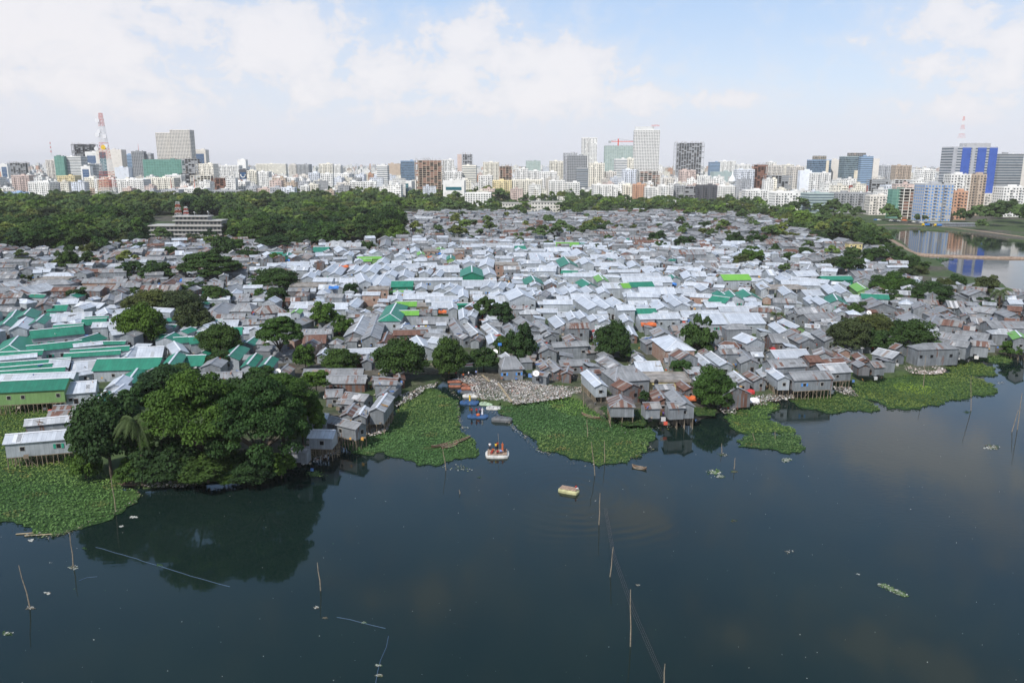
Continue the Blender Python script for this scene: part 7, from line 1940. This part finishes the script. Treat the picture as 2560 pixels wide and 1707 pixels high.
# shore furniture: steps, jetty, solar lamp, signs, tarps, laundry
def misc():
    g = GR('B', 1600, 1450, 1.0); root = empty('bamboo_steps', (g.x, g.y, 1.0)); tag(root, 'bamboo terraces of the landing under the dark shore trees', 'steps')
    for k in range(6):
        m = MB(); m.box((0, k * 1.1, .15 + k * .25), (17 - k, .5, .12), 'bamboo'); m.build('tread', root)
    g = GR('B', 2240, 1350, 1); root = empty('lamp_post', (g.x, g.y, 1)); tag(root, 'tall thin lamp post with blue box top beside the round shore tree', 'lamp post')
    t = atY(*px('B', 2243, 1190), g.y); m = MB(); m.tube([(0, 0, 0), (0, 0, t.z - 1)], .07, 'greyp', 6); m.build('post', root)
    m = MB(); m.box((0, 0, t.z - .6), (1.1, .8, .7), 'bluec'); m.build('lamp_head', root)
    g = GR('B', 1970, 1450, 1); root = empty('sign_banner', (g.x, g.y, 1)); tag(root, 'white cloth banner with a red line on poles at the landing', 'banner')
    m = MB(); m.face([(-2, 0, 2.1), (2, .3, 2.3), (2, .3, 3.4), (-2, 0, 3.0)], 'whitec'); m.build('cloth', root); m = MB(); m.face([(-1.6, -.05, 2.45), (1.2, .15, 2.7), (1.2, .15, 2.95), (-1.6, -.05, 2.7)], 'redc'); m.build('lettering', root)
    for s in (-2, 2): m = MB(); m.tube([(s, .1, 0), (s, .1, 3.4)], .05, 'bamboo', 5); m.build('post', root)
    g = GR('B', 2230, 1300, 1); root = empty('sign_board', (g.x, g.y, 1)); tag(root, 'small white sign board beside the lamp post', 'sign')
    m = MB(); m.box((0, 0, 2.6), (3.4, .08, 1.0), 'whitec'); m.build('board', root); m = MB(); m.tube([(0, .1, 0), (0, .1, 2.6)], .05, 'greyp', 5); m.build('post', root)
    # bamboo bundles on the rubbish bank
    for (x0, y0, x1, y1, lb) in ((478, 205, 580, 300, 'upper bundle of bamboo lying on the rubbish bank'), (700, 320, 890, 580, 'long bundle of bamboo running down the rubbish bank to the carpet'), (1310, 640, 880, 560, '')):
        if not lb: continue
        m = MB()
        for k in range(7):
            a = GR('Z', x0 + k * 4 - 12, y0, 1.45); b = GR('Z', x1 + k * 4 - 12, y1, 1.3); m.tube([a, b], .05, 'pale_bamboo', 5)
        o = m.build('bamboo_bundle'); tag(o, lb, 'bamboo')
    # jetty cage under the tree
    g = GR('Q', 630, 940, .2); root = empty('bamboo_jetty', (g.x, g.y, 0)); tag(root, 'pale bamboo jetty frame beside the bank trees', 'jetty')
    m = MB(); 
    for k in range(6): m.tube([(-2.8 + k * 1.15, -.8 - .1 * k, -1), (-2.9 + k * 1.15, -.8, 2.6)], .06, 'pale_bamboo', 5); m.tube([(-2.8 + k * 1.15, 1.4, -1), (-2.8 + k * 1.15, 1.4, 2.6)], .06, 'pale_bamboo', 5)
    m.build('upright', root)
    m = MB(); 
    for z in (.5, .9, 1.3, 2.1): m.tube([(-3.2, -.9, z), (3.6, -1.2, z + .3)], .05, 'pale_bamboo', 5)
    m.tube([(3.4, -1, .3), (1, -1, 2.3)], .05, 'pale_bamboo', 5); m.build('rail', root)
    # scaffolding by the brick-based house and the building plots
    for (reg, x, y, n, hpx, lb) in (('H', 1420, 600, 7, 140, 'pale bamboo scaffold in front of the brick-based house'), ('C', 1420, 650, 12, 60, 'pale bamboo uprights of the building plot at right of centre'), ('C', 2080, 770, 16, 60, 'row of bamboo scaffold poles across the emerald roofs'), ('B', 1930, 800, 10, 55, 'pale timber roof skeleton on the green-walled house near the centre'), ('D', 130, 830, 4, 110, 'slender supports of the raised hut slab at right')):
        g = GR(reg, x, y, 1); mm = mpp((g.x, g.y, 3)) / REG[reg][2]; h = hpx * mm; m = MB(); w = n * .9
        for k in range(n): m.tube([(-w / 2 + k * w / n, rnd.uniform(-1, 1), 0), (-w / 2 + k * w / n + rnd.uniform(-.2, .2), rnd.uniform(-1, 1), h * rnd.uniform(.85, 1.1))], .07, 'pale_bamboo', 5)
        for z in (.45, .8): m.tube([(-w / 2, -.5, h * z), (w / 2, -.4, h * z)], .06, 'pale_bamboo', 5)
        o = m.build('bamboo_scaffold', loc=(g.x, g.y, 1)); tag(o, lb, 'scaffold')
    # cloths and tarps that catch the eye
    for (reg, x, y, z, L, W, mt, lb) in (('B', 810, 462, 5.6, 5, 3, 'orange', 'orange tarpaulin on a brick house roof, left of the lime hall'), ('B', 1715, 878, 2.5, 3.2, 2.4, 'orange', 'bright orange cloth hung beside the rubble plot'), ('B', 720, 655, 6.2, 4.5, 3.5, 'bluec', 'blue tarpaulin tent on the brick stair tower'), ('B', 280, 408, 4, 6, 2.5, 'bluec', 'light blue sheet roof at upper left of the silver roofs'), ('A', 1720, 590, 4.5, 6, 4, 'bluec', 'blue tarpaulin beside the umbrella tree'), ('B', 1675, 345, 5, 4, 2.5, 'bluec', 'pale blue sheet on the small green roof at upper centre'),
                                     ('C', 1460, 625, 4, 5, 3, 'bluec', 'dark blue sheet in the bamboo building plot'), ('H', 755, 175, 2.6, 3, 2, 'redc', 'dark red cloth in the pale yard behind the shore tree'), ('H', 1250, 110, 4.0, 5.5, 3, 'orange', 'rusty orange timber stack under the silver roofs'), ('H', 2250, 660, 2.5, 1.5, 1.4, 'redc', 'red cloths on the wall of a right shore house'), ('H', 2170, 730, 1.6, 3, 1.6, 'redc', 'red tubs heaped at the right shore'), ('H', 2190, 810, 1.2, 4, 2, 'whitec', 'white foam blocks on the rubbish at the right shore'), ('H', 1640, 790, 2.2, 3, 1.4, 'orange', 'orange raft leaning under the shore tree'), ('B', 1600, 378, 6.6, 3, 2, 'orange', 'red-orange cloth on the old brick shell'), ('U', 1560, 1100, 3.5, 14, 5, 'redc', 'long red sheet roof far up in the settlement'),
                                     ('I', 40, 340, 2.5, 1.5, 2, 'redc', 'red door cloth on the rusty-walled house at right'), ('D', 1020, 858, 3.0, 1.6, 1.6, 'orange', 'orange cloth on the big grey gabled house at right')):
        g = GR(reg, x, y, z); m = MB(); nx = 5
        for i in range(nx):
            for j in range(3):
                def Pp(a, b): return (a / nx * L - L / 2, b / 3 * W - W / 2, .25 * math.sin(a * 1.7 + b) + (.5 if b in (1, 2) else 0))
                m.face([Pp(i, j), Pp(i + 1, j), Pp(i + 1, j + 1), Pp(i, j + 1)], mt)
        for i in range(nx): m.face([(i / nx * L - L / 2, -W / 2, -.5), ((i + 1) / nx * L - L / 2, -W / 2, -.5), Pp(i + 1, 0), Pp(i, 0)], mt)
        o = m.build('cloth' if 'sheet' not in lb and 'tarp' not in lb else 'tarpaulin', loc=g); tag(o, lb, 'cloth')
    # washing hung out by the shore houses
    for (reg, x, y, z, L, n, lb) in (('Q', 880, 720, 3.0, 4, 6, 'washing line with blue and red clothes on the stilt house by the bank trees'), ('B', 1440, 1005, 3.2, 12, 14, 'long washing line of bright clothes under the long grey roof'), ('H', 1370, 915, 2.4, 1.6, 3, 'blue cloths hung between two stilt houses in the centre'), ('H', 250, 380, 2.8, 3.4, 5, 'purple and red washing on the wall by the round shore tree'), ('A', 1110, 812, 3.0, 4, 5, 'white washing on the little gabled house at left'), ('I', 110, 670, 2.2, 2.4, 4, 'yellow washing under the right stilt houses')):
        g = GR(reg, x, y, z); root = empty('washing_line', g); tag(root, lb, 'washing line'); rr_ = random.Random(int(x))
        m = MB(); m.tube([(-L / 2, 0, 0), (0, 0, -.12), (L / 2, 0, 0)], .015, 'netline', 3); m.build('cord', root)
        for k in range(n):
            xx = -L / 2 + L * (k + .5) / n; w_ = L / n * .42; h_ = rr_.uniform(.5, 1.1); mt = rr_.choice(['redc', 'bluec', 'whitec', 'yellowc', 'lbluec', 'purplec'])
            m = MB(); m.face([(xx - w_, -.02, -h_), (xx, -.08, -h_ - .05), (xx + w_, -.02, -h_), (xx + w_, 0, -.08), (xx - w_, 0, -.08)], mt); m.face([(xx - w_, .03, -.08), (xx + w_, .03, -.08), (xx + w_, .02, -h_), (xx - w_, .02, -h_)], mt); m.build('cloth', root)
    # satellite dishes
    for k, (reg, x, y, z, lb) in enumerate((('D', 925, 890, 7, 'white satellite dish near the big grey gabled house'), ('B', 2195, 1250, 5, 'white satellite dish by the landing'), ('B', 200, 1430, 5, 'white satellite dish above the bank trees'), ('H', 220, 565, 4.6, 'white satellite dish on the lean-to beside the rubbish bank'))):
        g = GR(reg, x, y, z); m = MB(); m.tube([(0, 0, 0), (0, -.12, .1), (0, -.2, .16)], [.2, .7, .9], 'white', 12, False); m.tube([(0, 0, 0), (0, .1, -1.2)], .04, 'greyp', 4); o = m.build('satellite_dish', loc=g); tag(o, lb, 'satellite dish')
    # vehicles on the far bank
    def truck(x, y, mt, lb, L=7.0):
        g = GR('D', x, y, 1.2); root = empty('lorry', g, rnd.uniform(-.1, .1)); tag(root, lb, 'lorry')
        m = MB(); m.box((.9, 0, 1.5), (L * .68, 2.3, 1.5), mt); m.build('cargo_bed', root); m = MB(); m.box((-L * .4, 0, 1.5), (1.9, 2.2, 1.9), 'yellowc'); m.box((-L * .4 - .96, 0, 1.9), (.06, 1.8, .7), 'dark'); m.build('cab', root)
        for sx in (-.36, .1, .36):
            for sy in (-1, 1):
                m = MB(); m.tube([(sx * L, sy * 1.0 - .15, .5), (sx * L, sy * 1.0 + .15, .5)], .5, 'blackp', 12); m.build('wheel', root)
    truck(1450, 92, 'bluec', 'blue and yellow lorry on the far lake bank'); truck(1560, 96, 'bluec', 'second blue lorry right of the yellow-cabbed one')
    r = random.Random(12)
    def car(x, y, mt, lb):
        g = GR('D', x, y, 1.1); root = empty('parked_car', g, r.uniform(-.4, .4)); tag(root, lb, 'car', 'cars parked on the far lake bank')
        m = MB()
        prof = [(-2.1, .35), (-2.1, .8), (-1.3, .95), (-.8, 1.42), (.9, 1.42), (1.5, .98), (2.1, .85), (2.1, .35)]
        for sy in (-.8, .8): m.face([(a, sy, b) for a, b in (prof if sy > 0 else prof[::-1])], mt)
        for i in range(len(prof)):
            a, b = prof[i], prof[(i + 1) % len(prof)]; m.face([(a[0], -.8, a[1]), (b[0], -.8, b[1]), (b[0], .8, b[1]), (a[0], .8, a[1])], mt)
        m.build('body', root); m = MB(); m.box((.05, 0, 1.2), (1.5, 1.63, .3), 'dark'); m.build('window', root)
        for sx in (-1.3, 1.3):
            for sy in (-1, 1): m = MB(); m.tube([(sx, sy * .8 - .1, .33), (sx, sy * .8 + .1, .33)], .33, 'blackp', 10); m.build('wheel', root)
    for k, (x, y, mt, cn_) in enumerate([(1130, 48, 'white', 'white'), (1165, 52, 'greyp', 'grey'), (1200, 50, 'white', 'white'), (1340, 60, 'white', 'white'), (1375, 64, 'greyp', 'grey'), (1410, 66, 'white', 'white'), (990, 40, 'bluec', 'blue'), (1020, 42, 'white', 'white'), (1300, 62, 'darkc', 'dark'), (1500, 78, 'white', 'white')]):
        car(x, y, mt, '%s parked car on the far lake bank, %s in the row' % (cn_, ORD[k].replace('nearest', 'leftmost-counted') if False else ['fourth from left', 'fifth from left', 'sixth from left', 'eighth from left', 'ninth from left', 'tenth from left', 'leftmost', 'second from left', 'seventh from left', 'rightmost'][k]))
    g = GR('D', 1250, 55, 1.1); m = MB(); m.tube([(0, 0, 0), (0, 0, 1.6)], .08, 'greyp', 5); m.tube([(0, 0, 1.6), (0, 0, 2.3), (0, 0, 2.7)], [3.4, 1.8, .1], 'orange', 10, False); o = m.build('parasol', loc=g); tag(o, 'orange parasol on the far lake bank', 'parasol')
    g = GR('A', 1112, 640, 1.3); m = MB(); m.tube([(0, 0, 0), (0, 0, 2.0)], .06, 'greyp', 5); m.tube([(0, 0, 2.0), (0, 0, 2.5), (0, 0, 2.8)], [2.0, 1.1, .1], 'redc', 10, False); o = m.build('parasol', loc=g); tag(o, 'red parasol in the open market ground at left', 'parasol')
    # shed and white frame by the far road
    g = GR('D', 1690, 95, 1); root = empty('long_shed', (g.x, g.y, 1)); tag(root, 'long grey open shed on the far bank beside the dark trees', 'shed')
    m = MB(); m.box((0, 0, 1.4), (42, 7, 2.8), 'g'); m.build('wall', root); m = MB(); m.box((0, 0, 3.0), (45, 9, .3), 'K'); m.build('roof', root)
    # road viaduct beyond the settlement
    a = GR('U', 1500, 1020, 1); b = GR('U', 2352, 1042, 1); m = MB(); L = (b - a).length; c = (a + b) / 2
    root = empty('road_bridge', (c.x, c.y, 1), math.atan2((b - a).y, (b - a).x)); tag(root, 'low grey road bridge on piers beyond the settlement at right', 'bridge')
    m.box((0, 0, 5.5), (L, 9, 1.0), 'conc'); m.box((0, -4.4, 6.4), (L, .3, .8), 'conc2'); m.build('deck', root)
    for k in range(22): m = MB(); m.box((-L / 2 + L * (k + .5) / 22, -3.5, 2.5), (1.2, 1.2, 5), 'conc'); m.build('pier', root)
    g = GR('U', 1465, 1020, 1); t = atY(*px('U', 1465, 958), g.y); root = empty('white_gate_frame', (g.x, g.y, 1)); tag(root, 'white open frame kiosk standing at the edge of the far settlement', 'kiosk'); h = t.z - 1
    for sx in (-1, 1):
        m = MB(); m.box((sx * 5.5, 0, h / 2), (1, 3, h), 'white'); m.build('post', root)
    for z in (.35, .65, .98): m = MB(); m.box((0, 0, h * z), (10, 3, .7), 'white'); m.build('beam', root)
misc()
# roof clutter through the settlement: bricks, planks and cloths weighing down the sheets
def clutter():
    rg = np.random.default_rng(17); Q = []; C = []
    pal = [(.3, .16, .11), (.2, .16, .12), (.5, .5, .5), (.6, .1, .06), (.1, .2, .45), (.35, .3, .24), (.12, .12, .12), (.6, .58, .55), (.55, .3, .08)]
    for H in HOUSES:
        if H['y'] > 640 or H.get('size', 0) == 0: continue
        n = rg.integers(0, 5 if H['rk'] in 'GMRK' else 2)
        ca, sa = math.cos(H['a']), math.sin(H['a'])
        for _ in range(n):
            u, v_ = rg.uniform(-.45, .45) * H['L'], rg.uniform(-.4, .4) * H['W']
            z = H['z0'] + H['h'] + H['rise'] * (1 - abs(v_) / (H['W'] / 2)) + .12
            if H['kind'] != 'g': continue
            s = rg.uniform(.1, .32); l = s * rg.choice([1, 1, 2, 6]); c = np.array([H['x'] + u * ca - v_ * sa, H['y'] + u * sa + v_ * ca, z])
            a = rg.uniform(0, 3.1); t = np.array([math.cos(a), math.sin(a), 0]) * l; b = np.array([-math.sin(a), math.cos(a), 0]) * s * .5; up = np.array([0, 0, .14])
            cc = pal[rg.integers(len(pal))]
            for q in ([c - t - b + up, c + t - b + up, c + t + b + up, c - t + b + up], [c - t - b - up, c + t - b - up, c + t - b + up, c - t - b + up], [c + t - b - up, c + t + b - up, c + t + b + up, c + t - b + up]):
                Q.append(q); C.append([*cc, 1])
        # odd sheets patched over the roof
        if H['kind'] == 'g' and H['y'] < 560 and H['rk'] not in 'EL':
            for _ in range(int(rg.integers(0, 5 if H['rk'] in 'GMRK' else 3))):
                hy = H['W'] / 2; sg = -1 if rg.random() < .6 else 1
                u0 = rg.uniform(-.48, .40) * H['L']; u1 = u0 + .86 * rg.integers(1, 3); va, vb = (0.02, .98) if rg.random() < .5 else sorted((rg.uniform(0, .5), rg.uniform(.5, 1)))
                if u1 > H['L'] / 2: continue
                def RP(u, q): 
                    vv = sg * q * hy; return np.array([H['x'] + u * ca - vv * sa, H['y'] + u * sa + vv * ca, H['z0'] + H['h'] + H['rise'] * (1 - q) + .035])
                q4 = [RP(u0, va), RP(u1, va), RP(u1, vb), RP(u0, vb)]
                if sg > 0: q4 = q4[::-1]
                Q.append(q4); base = [(.34, .34, .34), (.16, .16, .165), (.16, .09, .07), (.46, .46, .47), (.24, .20, .18)][int(rg.integers(5))] if H['rk'] in 'GMRK' else [(.50, .52, .55), (.36, .38, .40), (.58, .60, .63)][int(rg.integers(3))]
                C.append([*base, 1])
        # things in the alleys
        for _ in range(3):
            u, v_ = rg.choice([-1, 1]) * (H['L'] / 2 + .5), rg.uniform(-.5, .5) * H['W']
            if rg.random() < .5: u, v_ = rg.uniform(-.5, .5) * H['L'], rg.choice([-1, 1]) * (H['W'] / 2 + .4)
            s = rg.uniform(.2, .6); c = np.array([H['x'] + u * ca - v_ * sa, H['y'] + u * sa + v_ * ca, 1 + rg.uniform(.1, 2.2)]); cc = pal[rg.integers(len(pal))]
            t = np.array([math.cos(H['a']), math.sin(H['a']), 0]) * s; up = np.array([0, 0, s * .8])
            Q.append([c - t - up, c + t - up, c + t + up, c - t + up]); C.append([*cc, 1]); n_ = np.array([-sa, ca, 0]) * s
            Q.append([c - t + up, c + t + up, c + t + up + n_, c - t + up + n_]); C.append([*cc, 1])
    me = npmesh('roof_clutter', np.array(Q), np.zeros(len(Q)), 'col', np.array(C)); o = bpy.data.objects.new('roof_clutter', me); COL.objects.link(o); tag(o, 'bricks, planks and household odds on roofs and in alleys', 'clutter', kind='stuff')
clutter()
haze()
